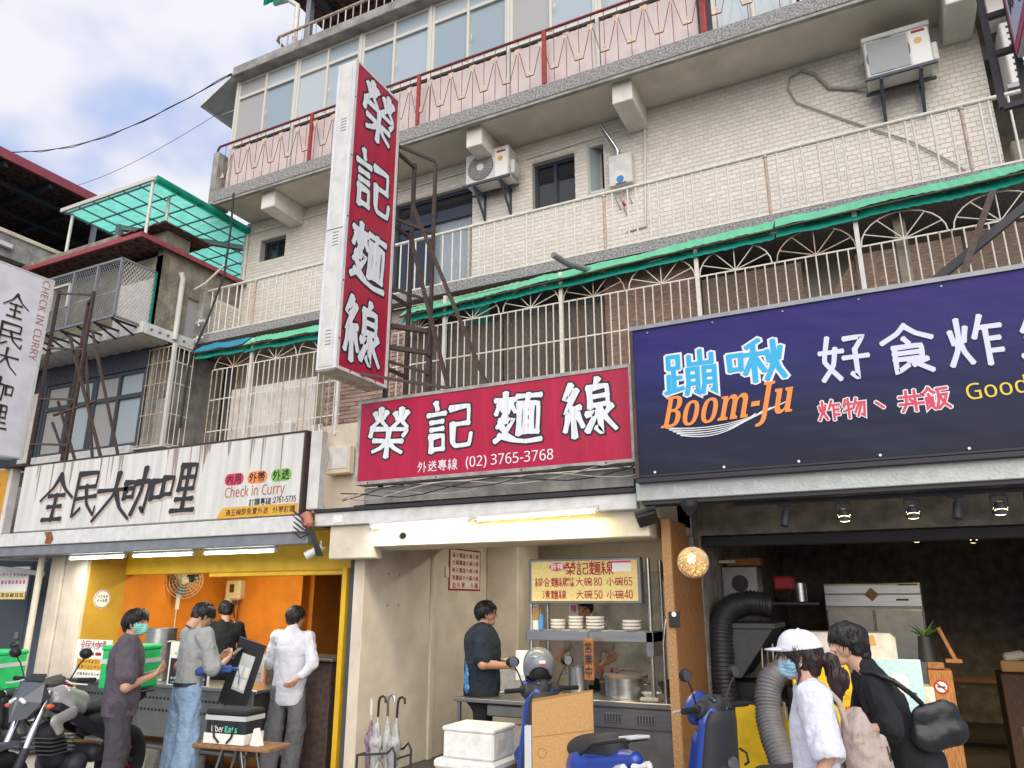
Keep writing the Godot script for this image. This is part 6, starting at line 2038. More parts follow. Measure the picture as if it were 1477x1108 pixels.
# ------------------------------------------------------------------ curry shop goods
func pot(called: String, label: String, p: Vector3, r: float, h: float, lid: Material = null, group: String = "") -> Node3D:
	var t := thing(called, label, "pot", p, 0.0, group)
	part("body", MB.new().lathe([Vector2(0.001, 0), Vector2(r * 0.96, 0), Vector2(r, 0.02), Vector2(r, h), Vector2(r * 1.04, h), Vector2(r * 1.04, h + 0.012), Vector2(r * 0.95, h + 0.012), Vector2(r * 0.95, 0.02), Vector2(0.001, 0.02)], 28), M.steel, t)
	for s in [-1.0, 1.0]:
		part("handle", MB.new().tube([Vector3(s * r, h * 0.75, 0.05), Vector3(s * (r + 0.04), h * 0.77, 0.04), Vector3(s * (r + 0.04), h * 0.77, -0.04), Vector3(s * r, h * 0.75, -0.05)], 0.007, 6), M.steel, t)
	if lid:
		var ld := part("lid", MB.new().lathe([Vector2(r * 1.06, h + 0.013), Vector2(r * 1.06, h + 0.035), Vector2(0.001, h + 0.045)], 28), lid, t)
		part("lid_grip", MB.new().tube([Vector3(-0.1, h + 0.045, 0), Vector3(-0.05, h + 0.075, 0), Vector3(0.12, h + 0.075, 0), Vector3(0.15, h + 0.05, 0)], 0.012, 8), lid, ld)
	return t

func text_rows(p: Node, fr: Transform3D, w: float, rows: Array, m: Material) -> void:     # lines of print as rows of [y, height, [characters]]
	for r in rows:
		var s: String = r[2]
		var step := w / s.length()
		for i in s.length():
			glyph(s[i], -w / 2 + step * (i + 0.5), r[0], minf(step * 0.9, r[1] * 1.1), r[1], 10.0, m, p, fr, {"z": 0.001})

func curry_goods() -> void:
	var t := thing("serving_cart", "stainless serving cart with punched front standing before the curry kitchen", "cart", Vector3(-7.4, 0, -6.15))
	part("body", MB.new().bbox(Vector3(0, 0.55, -0.25), Vector3(2.8, 0.5, 0.5), 0.01), M.steel_dull, t)
	part("worktop", MB.new().bbox(Vector3(0, 0.82, -0.25), Vector3(3.0, 0.035, 0.62), 0.006), M.steel, t)
	for r in 2:
		for i in 44:
			part("slot", MB.new().bbox(Vector3(-1.25 + i * 0.057, 0.69 - r * 0.12, 0.001), Vector3(0.034, 0.026, 0.006), 0.002), M.plastic_black, t)
	part("lower_shelf", MB.new().bbox(Vector3(0, 0.22, -0.2), Vector3(2.8, 0.03, 0.5), 0.005), M.steel_dull, t)
	for x in [-1.35, 1.35]:
		for z in [-0.02, -0.46]:
			part("leg", MB.new().tube([Vector3(x, 0.0, z), Vector3(x, 0.3, z)], 0.02, 8), M.steel_dull, t)
	for i in 2:
		var b := thing("concrete_block", "hollow concrete block %s the serving cart" % ["under the left half of", "under the right half of"][i], "block", Vector3(-7.05 + [-0.35, 0.3][i], 0.0, -6.05))
		part("block", holed(-0.18, 0.18, 0.0, 0.19, 0.1, 0.19, [[-0.15, -0.02, 0.03, 0.16], [0.02, 0.15, 0.03, 0.16]]), M.concrete, b)
	# menus on the cart
	var menus := [[-8.5, 0.62, 1.06, 0.42, "white menu with maroon brush title and an orange block"], [-7.75, 0.62, 1.08, 0.32, "pale menu strip with dark headings behind the plum shirt"], [-6.9, 0.62, 1.06, 0.44, "white menu with two dark food pictures"]]
	for i in 3:
		var q: Array = menus[i]
		var m := thing("menu_board", q[4] + " on the serving cart", "menu", Vector3(q[0], q[2], -6.1), 0.0)
		part("board", MB.new().box(Vector3(0, 0, 0), Vector3(q[1], q[3], 0.012)), M.paper, m)
		var fr := Transform3D(Basis(), Vector3(0, 0, 0.007))
		if i == 0:
			phrase("全民大咖哩", -0.18, 0.15, 0.1, 0.09, 11.0, M.ink_maroon, m, fr, {"brush": 0.9})
			for k in 3:
				part("pill", MB.new().box(Vector3(-0.15 + k * 0.13, 0.055, 0.007), Vector3(0.1, 0.035, 0.002)), M.ink_maroon, m)
			part("orange_block", MB.new().box(Vector3(0, -0.06, 0.007), Vector3(0.5, 0.12, 0.002)), M.ink_yellow2, m)
			text_rows(m, fr, 0.45, [[-0.03, 0.035, "大碗咖哩飯五小碗"], [-0.09, 0.035, "免費外送外帶內用"], [-0.165, 0.03, "訂購專線全民大咖哩"]], M.ink_brown)
		elif i == 1:
			text_rows(m, fr, 0.5, [[0.08, 0.06, "炸物丼飯"], [-0.02, 0.03, "大碗飯小碗飯中"], [-0.1, 0.05, "外帶咖哩"]], M.ink)
		else:
			text_rows(m, fr, 0.5, [[0.17, 0.05, "牛肉咖哩飯"], [0.10, 0.03, "大碗小碗內用外帶"]], M.ink)
			for k in 2:
				var pc := part("picture", MB.new().box(Vector3(-0.15 + k * 0.3, -0.08, 0.007), Vector3(0.27, 0.26, 0.003)), M.ink, m)
				part("picture_dish", MB.new().ball(Vector3(-0.15 + k * 0.3, -0.04, 0.009), Vector3(0.08, 0.07, 0.004)), M.ink_rust, pc)
				text_rows(pc, Transform3D(Basis(), Vector3(-0.15 + k * 0.3, 0, 0.009)), 0.22, [[-0.15, 0.03, "咖哩飯大碗"], [-0.19, 0.02, "小碗飯中內用"]], M.paper)
	pot("stock_pot", "tall dented stock pot on the curry cart by the orange wall", Vector3(-7.75, 0.84, -6.4), 0.17, 0.55)
	var bw := thing("bowl_stack", "dark stacked bowls beside the tall stock pot", "bowls", Vector3(-7.35, 0.84, -6.45))
	for i in 5:
		part("bowl", MB.new().lathe([Vector2(0.05, 0.35 + i * 0.03), Vector2(0.12, 0.40 + i * 0.03), Vector2(0.125, 0.40 + i * 0.03), Vector2(0.06, 0.352 + i * 0.03)], 18), M.steel_brown, bw)
	part("rack", MB.new().tube([Vector3(-0.12, 0.0, 0), Vector3(-0.12, 0.36, 0)], 0.01, 6).tube([Vector3(0.12, 0.0, 0), Vector3(0.12, 0.36, 0)], 0.01, 6).bar(Vector3(-0.14, 0.345, 0), Vector3(0.14, 0.345, 0), 0.02, 0.25), M.steel_dull, bw)
	# counter, right part, with till desk
	var ct := thing("till_counter", "dark counter with a small cash desk at the right of the curry kitchen", "counter", Vector3(-6.2, 0.05, -6.75))
	part("body", MB.new().bbox(Vector3(0.35, 0.52, -0.1), Vector3(0.9, 1.04, 0.5), 0.01), M.steel_brown, ct)
	part("top", MB.new().bbox(Vector3(0.35, 1.06, -0.1), Vector3(0.98, 0.03, 0.58), 0.006), M.steel_dull, ct)
	part("tin", MB.new().tube([Vector3(0.1, 1.075, 0.0), Vector3(0.1, 1.19, 0.0)], 0.04, 12), M.tape, ct)
	part("card_stand", MB.new().box(Vector3(0.3, 1.15, 0.0), Vector3(0.09, 0.15, 0.01), Basis(Vector3.BACK, 0.15)), M.ink_green, ct)
	var mb2 := thing("notice_sheet", "white notice sheet with yellow and red lines on the dark counter front", "notice", Vector3(-6.0, 1.05, -6.15))
	part("sheet", MB.new().box(Vector3.ZERO, Vector3(0.21, 0.27, 0.006)), M.paper, mb2)
	part("yellow_line", MB.new().box(Vector3(0, 0.03, 0.004), Vector3(0.13, 0.025, 0.002)), M.ink_yellow, mb2)
	part("red_line", MB.new().box(Vector3(0, -0.01, 0.004), Vector3(0.1, 0.02, 0.002)), M.ink_red, mb2)
	text_rows(mb2, Transform3D(Basis(), Vector3(0, 0, 0.004)), 0.16, [[0.1, 0.025, "外帶五小中"], [0.065, 0.02, "大碗小碗內用"], [-0.06, 0.018, "免費外送全民"], [-0.09, 0.018, "訂購專線大中"]], M.ink)
	# black menu stand
	var bs := thing("black_menu_stand", "tilted black board with a grey printed sheet standing at the counter", "menu stand", Vector3(-5.92, 0.62, -5.75), 0.0)
	var tb := Basis(Vector3.BACK, -0.22) * Basis(Vector3.RIGHT, -0.12)
	part("board", MB.new().bbox(tb * Vector3(0, 0.42, 0), Vector3(0.36, 0.62, 0.02), 0.004, tb), M.plastic_black, bs)
	part("sheet", MB.new().box(tb * Vector3(0.02, 0.43, 0.012), Vector3(0.17, 0.34, 0.003), tb), M.silver_band, bs)
	for k in 4:
		part("print_block", MB.new().box(tb * Vector3(-0.025 + 0.085 * (k % 2), 0.33 + 0.11 * (k / 2), 0.0145), Vector3(0.06, 0.09, 0.002), tb), M.paper, bs)
	for x in [-0.1, 0.1]:
		part("leg", MB.new().tube([Vector3(x, -0.62, -0.1), tb * Vector3(x, 0.15, 0)], 0.012, 8), M.plastic_black, bs)
	# bench with delivery bag
	var bn := thing("wooden_bench", "low bench with wooden top and bent metal legs under the black delivery bag", "bench", Vector3(-5.48, 0.0, -5.5), 0.12)
	part("seat", MB.new().bbox(Vector3(0, 0.46, 0), Vector3(0.86, 0.035, 0.32), 0.008), M.wood_table, bn)
	for s in [-1.0, 1.0]:
		part("leg", MB.new().tube([Vector3(0.1 * s, 0.44, 0.1), Vector3(0.22 * s, 0.01, 0.12)], 0.011, 8), M.steel_dull, bn)
		part("leg", MB.new().tube([Vector3(0.1 * s, 0.44, -0.1), Vector3(0.22 * s, 0.01, -0.12)], 0.011, 8), M.steel_dull, bn)
	delivery_bag("delivery_bag", "black delivery bag with white base standing on the wooden bench", Vector3(-5.56, 0.48, -5.5), 0.1, Vector3(0.44, 0.25, 0.26), false)
	var bx := thing("takeaway_box", "small white folded takeaway carton beside the black delivery bag", "box", Vector3(-5.24, 0.48, -5.5))
	part("carton", MB.new().prism(PackedVector2Array([Vector2(-0.05, 0), Vector2(0.05, 0), Vector2(-0.015, 0.14)]), 0.07), M.paper, bx)
	# fan on the side wall
	var fn := thing("wall_fan", "white wall fan with wire cage on the orange side wall", "fan", Vector3(-9.05, 1.98, -7.75), 0.9)
	var g := MB.new()
	for i in 6:
		var pts := []
		for k in 25:
			var a := TAU * k / 24
			pts.append(Vector3(cos(a) * 0.04 * (i + 1), sin(a) * 0.04 * (i + 1), 0.09 - 0.003 * i * i))
		g.tube(pts, 0.003, 4, false)
	for k in 20:
		var a := TAU * k / 20
		g.tube([Vector3(cos(a) * 0.03, sin(a) * 0.03, 0.09), Vector3(cos(a) * 0.24, sin(a) * 0.24, 0.015), Vector3(cos(a) * 0.08, sin(a) * 0.08, -0.07)], 0.0028, 4, false)
	part("cage", g, M.silver_band, fn)
	for k in 3:
		var a := TAU * k / 3 + 0.3
		part("blade", MB.new().box(Vector3(cos(a) * 0.11, sin(a) * 0.11, 0.03), Vector3(0.18, 0.11, 0.006), Basis(Vector3.BACK, a) * Basis(Vector3.RIGHT, 0.4)), M.plastic_grey, fn)
	part("motor", MB.new().tube([Vector3(0, 0, 0.04), Vector3(0, 0, -0.16)], 0.055, 14), M.frame_white, fn)
	part("arm", MB.new().tube([Vector3(0, 0, -0.12), Vector3(-0.02, -0.2, -0.17), Vector3(-0.05, -0.25, -0.2)], 0.02, 8).box(Vector3(-0.08, -0.28, -0.16), Vector3(0.1, 0.22, 0.06)), M.frame_white, fn)
	part("cord", MB.new().tube([Vector3(-0.06, -0.38, -0.14), Vector3(-0.06, -0.95, -0.14)], 0.008, 6), M.frame_white, fn)
	var ht := thing("gas_heater", "cream gas heater with looping pipes on the orange back wall", "water heater", Vector3(-9.1, 1.72, -8.6))
	part("case", MB.new().bbox(Vector3(0.16, 0.14, 0), Vector3(0.3, 0.29, 0.14), 0.03), M.cream_beam, ht)
	part("badge", MB.new().box(Vector3(0.16, 0.17, 0.072), Vector3(0.09, 0.12, 0.004)), M.ink_brown, ht)
	for i in 4:
		part("pipe", MB.new().tube([Vector3(0.03 + i * 0.08, 0.0, 0), Vector3(0.0 + i * 0.09, -0.12, 0.02), Vector3(0.06 + i * 0.07, -0.2, 0.02), Vector3(0.1 + i * 0.05, -0.1 - 0.08 * i, 0.0)], 0.01, 6), M.steel_brown, ht)
	var cm := thing("dome_camera", "small dark camera on the header above the orange kitchen", "camera", Vector3(-8.15, 2.0, -7.1))
	part("base", MB.new().box(Vector3(0, 0.02, 0), Vector3(0.12, 0.03, 0.08)), M.plastic_black, cm)
	part("eye", MB.new().ball(Vector3(0.02, -0.02, 0.03), Vector3(0.04, 0.04, 0.04), 12), M.plastic_black, cm)
	var lg := thing("round_sticker", "round white sticker with dark lettering on the yellow wall", "sticker", Vector3(-9.198, 1.73, -6.62), PI / 2)
	part("disc", MB.new().tube([Vector3(0, 0, 0), Vector3(0, 0, 0.004)], 0.115, 28), M.paper, lg)
	part("ring", MB.new().lathe([Vector2(0.1, 0), Vector2(0.1, 0.002), Vector2(0.108, 0.002), Vector2(0.108, 0)], 28, Transform3D(Basis(Vector3.RIGHT, PI / 2), Vector3(0, 0, 0.0045))), M.ink_brown, lg)
	text_rows(lg, Transform3D(Basis(), Vector3(0, 0, 0.005)), 0.15, [[0.03, 0.04, "中五民用"], [-0.02, 0.04, "全大免費"]], M.ink)
	# drinks boxes and shelves in the dark back
	var sh := thing("storage_shelf", "dark shelf with tins and jugs at the back of the curry shop", "shelf", Vector3(-6.0, 0.05, -8.9))
	for y in [0.3, 0.68, 1.02]:
		part("board", MB.new().bbox(Vector3(0.1, y, 0), Vector3(1.4, 0.03, 0.4), 0.004), M.wood_table if y > 1 else M.steel_brown, sh)
	for i in 4:
		part("tin", MB.new().tube([Vector3(-0.35 + i * 0.26, 1.036, 0.05), Vector3(-0.35 + i * 0.26, 1.16, 0.05)], 0.07, 14), M.cream_beam if i % 2 == 0 else M.steel_dull, sh)
	part("magenta_crate", MB.new().bbox(Vector3(-0.1, 1.4, -0.1), Vector3(0.5, 0.4, 0.2), 0.01), M.ink_maroon, sh)
	for x in [-0.55, 0.75]:
		part("upright", MB.new().bar(Vector3(x, 0, -0.18), Vector3(x, 1.3, -0.18), 0.03), M.steel_brown, sh)

func delivery_bag(called: String, label: String, p: Vector3, turn: float, s: Vector3, green: bool) -> void:
	var t := thing(called, label, "bag", p, turn)
	var m: Material = M.green_bag if green else M.black_bag
	part("body", MB.new().bbox(Vector3(0, s.y * 0.5, 0), s, 0.02), m, t)
	part("lid", MB.new().bbox(Vector3(0, s.y + 0.012, 0), Vector3(s.x + 0.012, 0.05, s.z + 0.012), 0.015), m, t)
	part("band", MB.new().box(Vector3(0, s.y * (0.86 if not green else 0.7), 0), Vector3(s.x + 0.006, 0.04, s.z + 0.006)), M.silver_band, t)
	if not green:
		part("base_band", MB.new().box(Vector3(0, 0.045, 0), Vector3(s.x + 0.007, 0.085, s.z + 0.007)), M.paper, t)
	var fr := Transform3D(Basis(), Vector3(0, 0, s.z / 2 + 0.004))
	latin("Uber", -s.x * 0.17, s.y * 0.5, s.y * 0.2, M.ink if green else M.paper, t, fr, false, false, s.x * 0.3)
	latin("Eats", s.x * 0.17, s.y * (0.3 if green else 0.5), s.y * 0.2, M.ink if green else M.ink_teal, t, fr, false, true, s.x * 0.3)
	for x in [-0.24, 0.24]:
		part("strap", MB.new().tube([Vector3(x * s.x * 1.2, s.y * 0.75, s.z / 2 + 0.005), Vector3(x * s.x * 0.9, s.y * 0.25, s.z / 2 + 0.02), Vector3(x * s.x * 0.4, s.y * 0.06, s.z / 2 + 0.012)], 0.009, 6), M.plastic_black, t)

# ------------------------------------------------------------------ noodle shop goods
func noodle_goods() -> void:
	var t := thing("noodle_stall", "stainless noodle stall with posts, shelf and a pale yellow price sign on top", "stall", Vector3(-2.48, 0.05, -6.6))
	part("cabinet", MB.new().bbox(Vector3(0.05, 0.4, -0.3), Vector3(1.24, 0.8, 0.6), 0.01), M.steel_dull, t)
	part("worktop", MB.new().bbox(Vector3(0.05, 0.81, -0.3), Vector3(1.34, 0.05, 0.7), 0.008), M.steel, t)
	part("apron", MB.new().bbox(Vector3(0.05, 0.70, 0.012), Vector3(1.24, 0.16, 0.02), 0.004), M.steel, t)
	for i in 4:
		var vt := part("vent_frame", MB.new().bbox(Vector3(-0.42 + i * 0.29, 0.70, 0.026), Vector3(0.17, 0.08, 0.008), 0.003), M.steel_dull, t)
		for k in 6:
			part("slot", MB.new().box(Vector3(-0.485 + i * 0.29 + k * 0.026, 0.70, 0.031), Vector3(0.011, 0.06, 0.004)), M.plastic_black, vt)
	for x in [-0.62, 0.52]:
		for z in [-0.02, -0.4]:
			part("post", MB.new().tube([Vector3(x, 0.83, z), Vector3(x, 2.02, z)], 0.02, 10), M.steel, t)
	part("post", MB.new().tube([Vector3(0.60, 0.83, -0.1), Vector3(0.60, 1.3, -0.1), Vector3(0.63, 1.5, -0.12), Vector3(0.70, 1.62, -0.15), Vector3(0.72, 1.9, -0.15)], 0.016, 8), M.steel, t)
	part("shelf", MB.new().bbox(Vector3(-0.05, 1.355, -0.12), Vector3(1.2, 0.09, 0.3), 0.006), M.steel, t)
	part("shelf_back", MB.new().box(Vector3(0.52, 1.3, -0.12), Vector3(0.06, 0.2, 0.3)), M.steel_dull, t)
	var sg := part("price_sign", MB.new().bbox(Vector3(-0.06, 1.83, 0.03), Vector3(1.08, 0.40, 0.08), 0.006), M.steel_dull, t)
	var face := part("sign_face", MB.new().box(Vector3(-0.06, 1.83, 0.072), Vector3(1.02, 0.35, 0.005)), M.paper_yellow, sg)
	var fr := Transform3D(Basis(), Vector3(-0.06, 1.83, 0.075))
	part("red_oval", MB.new().prism(oval(0.08, 0.038), 0.002, Transform3D(Basis(), Vector3(-0.31, 1.955, 0.0745))), M.ink_red, face)
	phrase("麻辣", -0.285, 0.125, 0.06, 0.065, 10.0, M.paper, face, fr, {"z": 0.003})
	phrase("榮記麵線", -0.12, 0.108, 0.115, 0.118, 9.0, M.ink_maroon, face, fr)
	part("sticker", MB.new().box(Vector3(0.30, 1.955, 0.0755), Vector3(0.19, 0.1, 0.002)), M.paper, face)
	part("sticker_edge", MB.new().box(Vector3(0.30, 1.99, 0.077), Vector3(0.19, 0.02, 0.002)), M.ink_pink, face)
	phrase("綜合麵線", -0.435, -0.01, 0.078, 0.08, 9.0, M.ink_maroon, face, fr)
	phrase("蚵仔", -0.145, 0.012, 0.037, 0.04, 10.0, M.ink_maroon, face, fr)
	phrase("大腸", -0.145, -0.032, 0.037, 0.04, 10.0, M.ink_maroon, face, fr)
	phrase("大碗", -0.03, -0.01, 0.075, 0.08, 9.0, M.ink_maroon, face, fr)
	latin("80", 0.145, -0.01, 0.07, M.ink_maroon, face, fr, false, false, 0.075)
	phrase("小碗", 0.26, -0.01, 0.075, 0.08, 9.0, M.ink_maroon, face, fr)
	latin("65", 0.425, -0.01, 0.07, M.ink_maroon, face, fr, false, false, 0.075)
	phrase("清麵線", -0.36, -0.12, 0.075, 0.08, 9.0, M.ink_maroon, face, fr)
	phrase("大碗", -0.03, -0.12, 0.075, 0.08, 9.0, M.ink_maroon, face, fr)
	latin("50", 0.145, -0.12, 0.07, M.ink_maroon, face, fr, false, false, 0.075)
	phrase("小碗", 0.26, -0.12, 0.075, 0.08, 9.0, M.ink_maroon, face, fr)
	latin("40", 0.425, -0.12, 0.07, M.ink_maroon, face, fr, false, false, 0.075)
	# bowls and plates on the shelf
	var spec := [[-2.83, 0.07, 3, "short stack of white bowls beside the chopstick holder"], [-2.655, 0.07, 4, "tallest stack of white bowls with red spots"], [-2.47, 0.085, 4, "wide stack of flat white plates above the wooden tag"], [-2.13, 0.085, 3, "stack of white dishes at the end of the stall shelf"]]
	for q in spec:
		var b := thing("bowl_stack", q[3], "bowls", Vector3(q[0], 1.452, -6.62))
		for i in q[2]:
			part("bowl", MB.new().lathe([Vector2(0.04, i * 0.028), Vector2(q[1] * 0.95, 0.02 + i * 0.028), Vector2(q[1], 0.036 + i * 0.028), Vector2(q[1] * 0.94, 0.036 + i * 0.028), Vector2(0.04, 0.008 + i * 0.028)], 18), M.bowl, b)
	var ch := thing("chopstick_holder", "holder of wooden chopsticks with a blue bottle on the stall shelf", "holder", Vector3(-3.04, 1.452, -6.6))
	part("cup", MB.new().tube([Vector3(0, 0, 0), Vector3(0, 0.08, 0)], 0.035, 12), M.frame_white, ch)
	for i in 6:
		part("chopstick", MB.new().tube([Vector3(-0.02 + i * 0.008, 0.02, 0), Vector3(-0.05 + i * 0.02, 0.2 - 0.01 * (i % 3), 0.01)], 0.004, 6), M.card, ch)
	part("bottle", MB.new().tube([Vector3(0.06, 0, 0.02), Vector3(0.06, 0.1, 0.02), Vector3(0.06, 0.14, 0.02)], [0.022, 0.022, 0.01], 10), M.print_blue, ch)
	var tg := thing("wooden_tag", "hanging wooden tag with three dark characters below the stall shelf", "tag", Vector3(-2.47, 1.05, -6.44))
	part("plate", MB.new().bbox(Vector3(0, 0.17, 0), Vector3(0.09, 0.34, 0.014), 0.008), M.wood_tag, tg)
	part("string", MB.new().tube([Vector3(0, 0.34, 0), Vector3(0, 0.4, 0)], 0.003, 5), M.wire, tg)
	for i in 3:
		glyph(["営", "業", "中"][i], 0, 0.27 - i * 0.1, 0.07, 0.085, 13.0, M.ink, tg, Transform3D(Basis(), Vector3(0, 0, 0.0075)), {"brush": 0.5})
	pot("tall_pot", "tall shiny steel pot beside the hanging wooden tag", Vector3(-2.78, 0.885, -6.95), 0.10, 0.22)
	pot("soup_pot", "wide steel soup pot with a brown lid on the stall", Vector3(-2.30, 0.885, -6.9), 0.19, 0.15, M.wood_lid)
	var cr := thing("ladle_bowl", "white bowl and rag next to the wide soup pot", "bowl", Vector3(-2.02, 0.885, -6.75))
	part("bowl", MB.new().lathe([Vector2(0.03, 0.0), Vector2(0.09, 0.06), Vector2(0.085, 0.06), Vector2(0.03, 0.01)], 18), M.bowl, cr)
	part("rag", MB.new().bbox(Vector3(0.02, 0.02, 0.14), Vector3(0.16, 0.035, 0.08), 0.012, Basis(Vector3.UP, 0.3)), M.cloth_beige, cr)
	part("bucket", MB.new().lathe([Vector2(0.07, 0.0), Vector2(0.09, 0.14), Vector2(0.085, 0.14), Vector2(0.065, 0.01)], 16, Transform3D(Basis(Vector3.BACK, 0.3), Vector3(0.16, 0.03, -0.1))), M.plastic_black, cr)
	var bt := thing("sauce_bottles", "dark sauce bottles with red caps behind the wooden tag", "bottles", Vector3(-2.55, 0.885, -7.0))
	for i in 3:
		part("bottle", MB.new().lathe([Vector2(0.001, 0), Vector2(0.03, 0), Vector2(0.03, 0.13), Vector2(0.012, 0.17), Vector2(0.012, 0.2), Vector2(0.001, 0.2)], 12, Transform3D(Basis(), Vector3(i * 0.07, 0, -0.05 * (i % 2)))), M.plastic_black if i % 2 else M.steel_brown, bt)
		part("cap", MB.new().tube([Vector3(i * 0.07, 0.2, -0.05 * (i % 2)), Vector3(i * 0.07, 0.225, -0.05 * (i % 2))], 0.014, 10), M.red_plastic, bt)
	var nt := thing("paper_holder", "clear holder with folded white papers hung on the stall post", "holder", Vector3(-3.16, 1.0, -6.55))
	part("pocket", MB.new().bbox(Vector3(0, 0.14, 0), Vector3(0.12, 0.26, 0.05), 0.006), M.frame_white, nt)
	part("paper", MB.new().box(Vector3(0.01, 0.16, 0.028), Vector3(0.07, 0.2, 0.004)), M.paper, nt)
	# steel table on the left
	var tb := thing("steel_table", "steel side table behind the foam boxes in the noodle shop", "table", Vector3(-3.45, 0.05, -6.75))
	part("top", MB.new().bbox(Vector3(0, 0.78, 0), Vector3(0.75, 0.035, 0.6), 0.005), M.steel_dull, tb)
	part("tray", MB.new().bbox(Vector3(0.15, 0.7, 0.05), Vector3(0.4, 0.1, 0.4), 0.01), M.steel_dull, tb)
	for x in [-0.33, 0.33]:
		for z in [-0.26, 0.26]:
			part("leg", MB.new().bar(Vector3(x, 0, z), Vector3(x, 0.77, z), 0.03), M.steel_dull, tb)
	# poster on the wall
	var po := thing("wall_menu", "maroon framed paper menu with red rows on the cream partition", "poster", Vector3(-4.835, 1.84, -8.38), PI / 2)
	part("backing", MB.new().box(Vector3(0, 0.24, 0), Vector3(0.78, 0.5, 0.008)), M.ink_maroon, po)
	part("paper", MB.new().box(Vector3(0, 0.24, 0.005), Vector3(0.73, 0.46, 0.004)), M.paper_pink, po)
	text_rows(po, Transform3D(Basis(), Vector3(0, 0, 0.008)), 0.66, [[0.41, 0.06, "綜合麵線大碗小碗"], [0.32, 0.06, "大腸麵線大碗小碗"], [0.23, 0.06, "蚵仔麵線大碗小碗"], [0.14, 0.06, "清麵線中大碗小碗"], [0.05, 0.07, "記外帶一大碗"]], M.ink_maroon)
	# back clutter
	for i in 3:
		var fb := thing("carton", ["pale carton at the bottom of the stack beside the pillar", "pale carton in the middle of the stack beside the pillar", "pale carton on top of the stack beside the pillar"][i], "carton", Vector3(-4.05, 0.05 + i * 0.34, -8.3))
		part("box", MB.new().bbox(Vector3(0, 0.165, 0), Vector3(0.42, 0.33, 0.4), 0.008), M.foam if i != 1 else M.cream_wall, fb)
		part("tape", MB.new().box(Vector3(0, 0.332, 0), Vector3(0.05, 0.003, 0.401)), M.tape, fb)
	var pp := thing("hanging_papers", "white paper slips with red marks hanging behind the stall", "papers", Vector3(-2.95, 1.45, -7.3))
	part("slip", MB.new().box(Vector3(0, 0.12, 0), Vector3(0.1, 0.3, 0.004)), M.paper, pp)
	glyph("辣", 0, 0.18, 0.06, 0.08, 9.0, M.ink_red, pp, Transform3D(Basis(), Vector3(0, 0, 0.003)))
	glyph("麵", 0, 0.07, 0.06, 0.08, 9.0, M.ink_red, pp, Transform3D(Basis(), Vector3(0, 0, 0.003)))
	var ex := thing("wall_fan", "dark round fan on the wall beside the stall sign", "fan", Vector3(-1.88, 1.85, -7.2))
	part("cage", MB.new().lathe([Vector2(0.12, -0.04), Vector2(0.14, 0.0), Vector2(0.12, 0.04), Vector2(0.001, 0.05)], 20, Transform3D(Basis(Vector3.RIGHT, PI / 2), Vector3(0, 0.12, 0))), M.plastic_grey, ex)
	part("body", MB.new().bbox(Vector3(0.02, -0.15, 0), Vector3(0.2, 0.3, 0.12), 0.01), M.plastic_grey, ex)

func oval(a: float, b: float) -> PackedVector2Array:
	var p := PackedVector2Array()
	for i in 24:
		p.append(Vector2(cos(TAU * i / 24) * a, sin(TAU * i / 24) * b))
	return p

# ------------------------------------------------------------------ fried food shop goods
func ribbed_duct(pts: Array, r: float) -> MB:
	var c := Curve3D.new()
	c.bake_interval = 0.014
	for i in pts.size():
		var tn: Vector3 = (pts[mini(i + 1, pts.size() - 1)] - pts[maxi(i - 1, 0)]) * 0.18
		c.add_point(pts[i], -tn, tn)
	var bp := c.get_baked_points()
	var p := []
	var rr := []
	for i in bp.size():
		p.append(bp[i])
		rr.append(r * (1.0 + (0.07 if i % 3 < 1 else -0.05) + 0.02 * sin(i * 0.37)))
	return MB.new().tube(p, rr, 16)

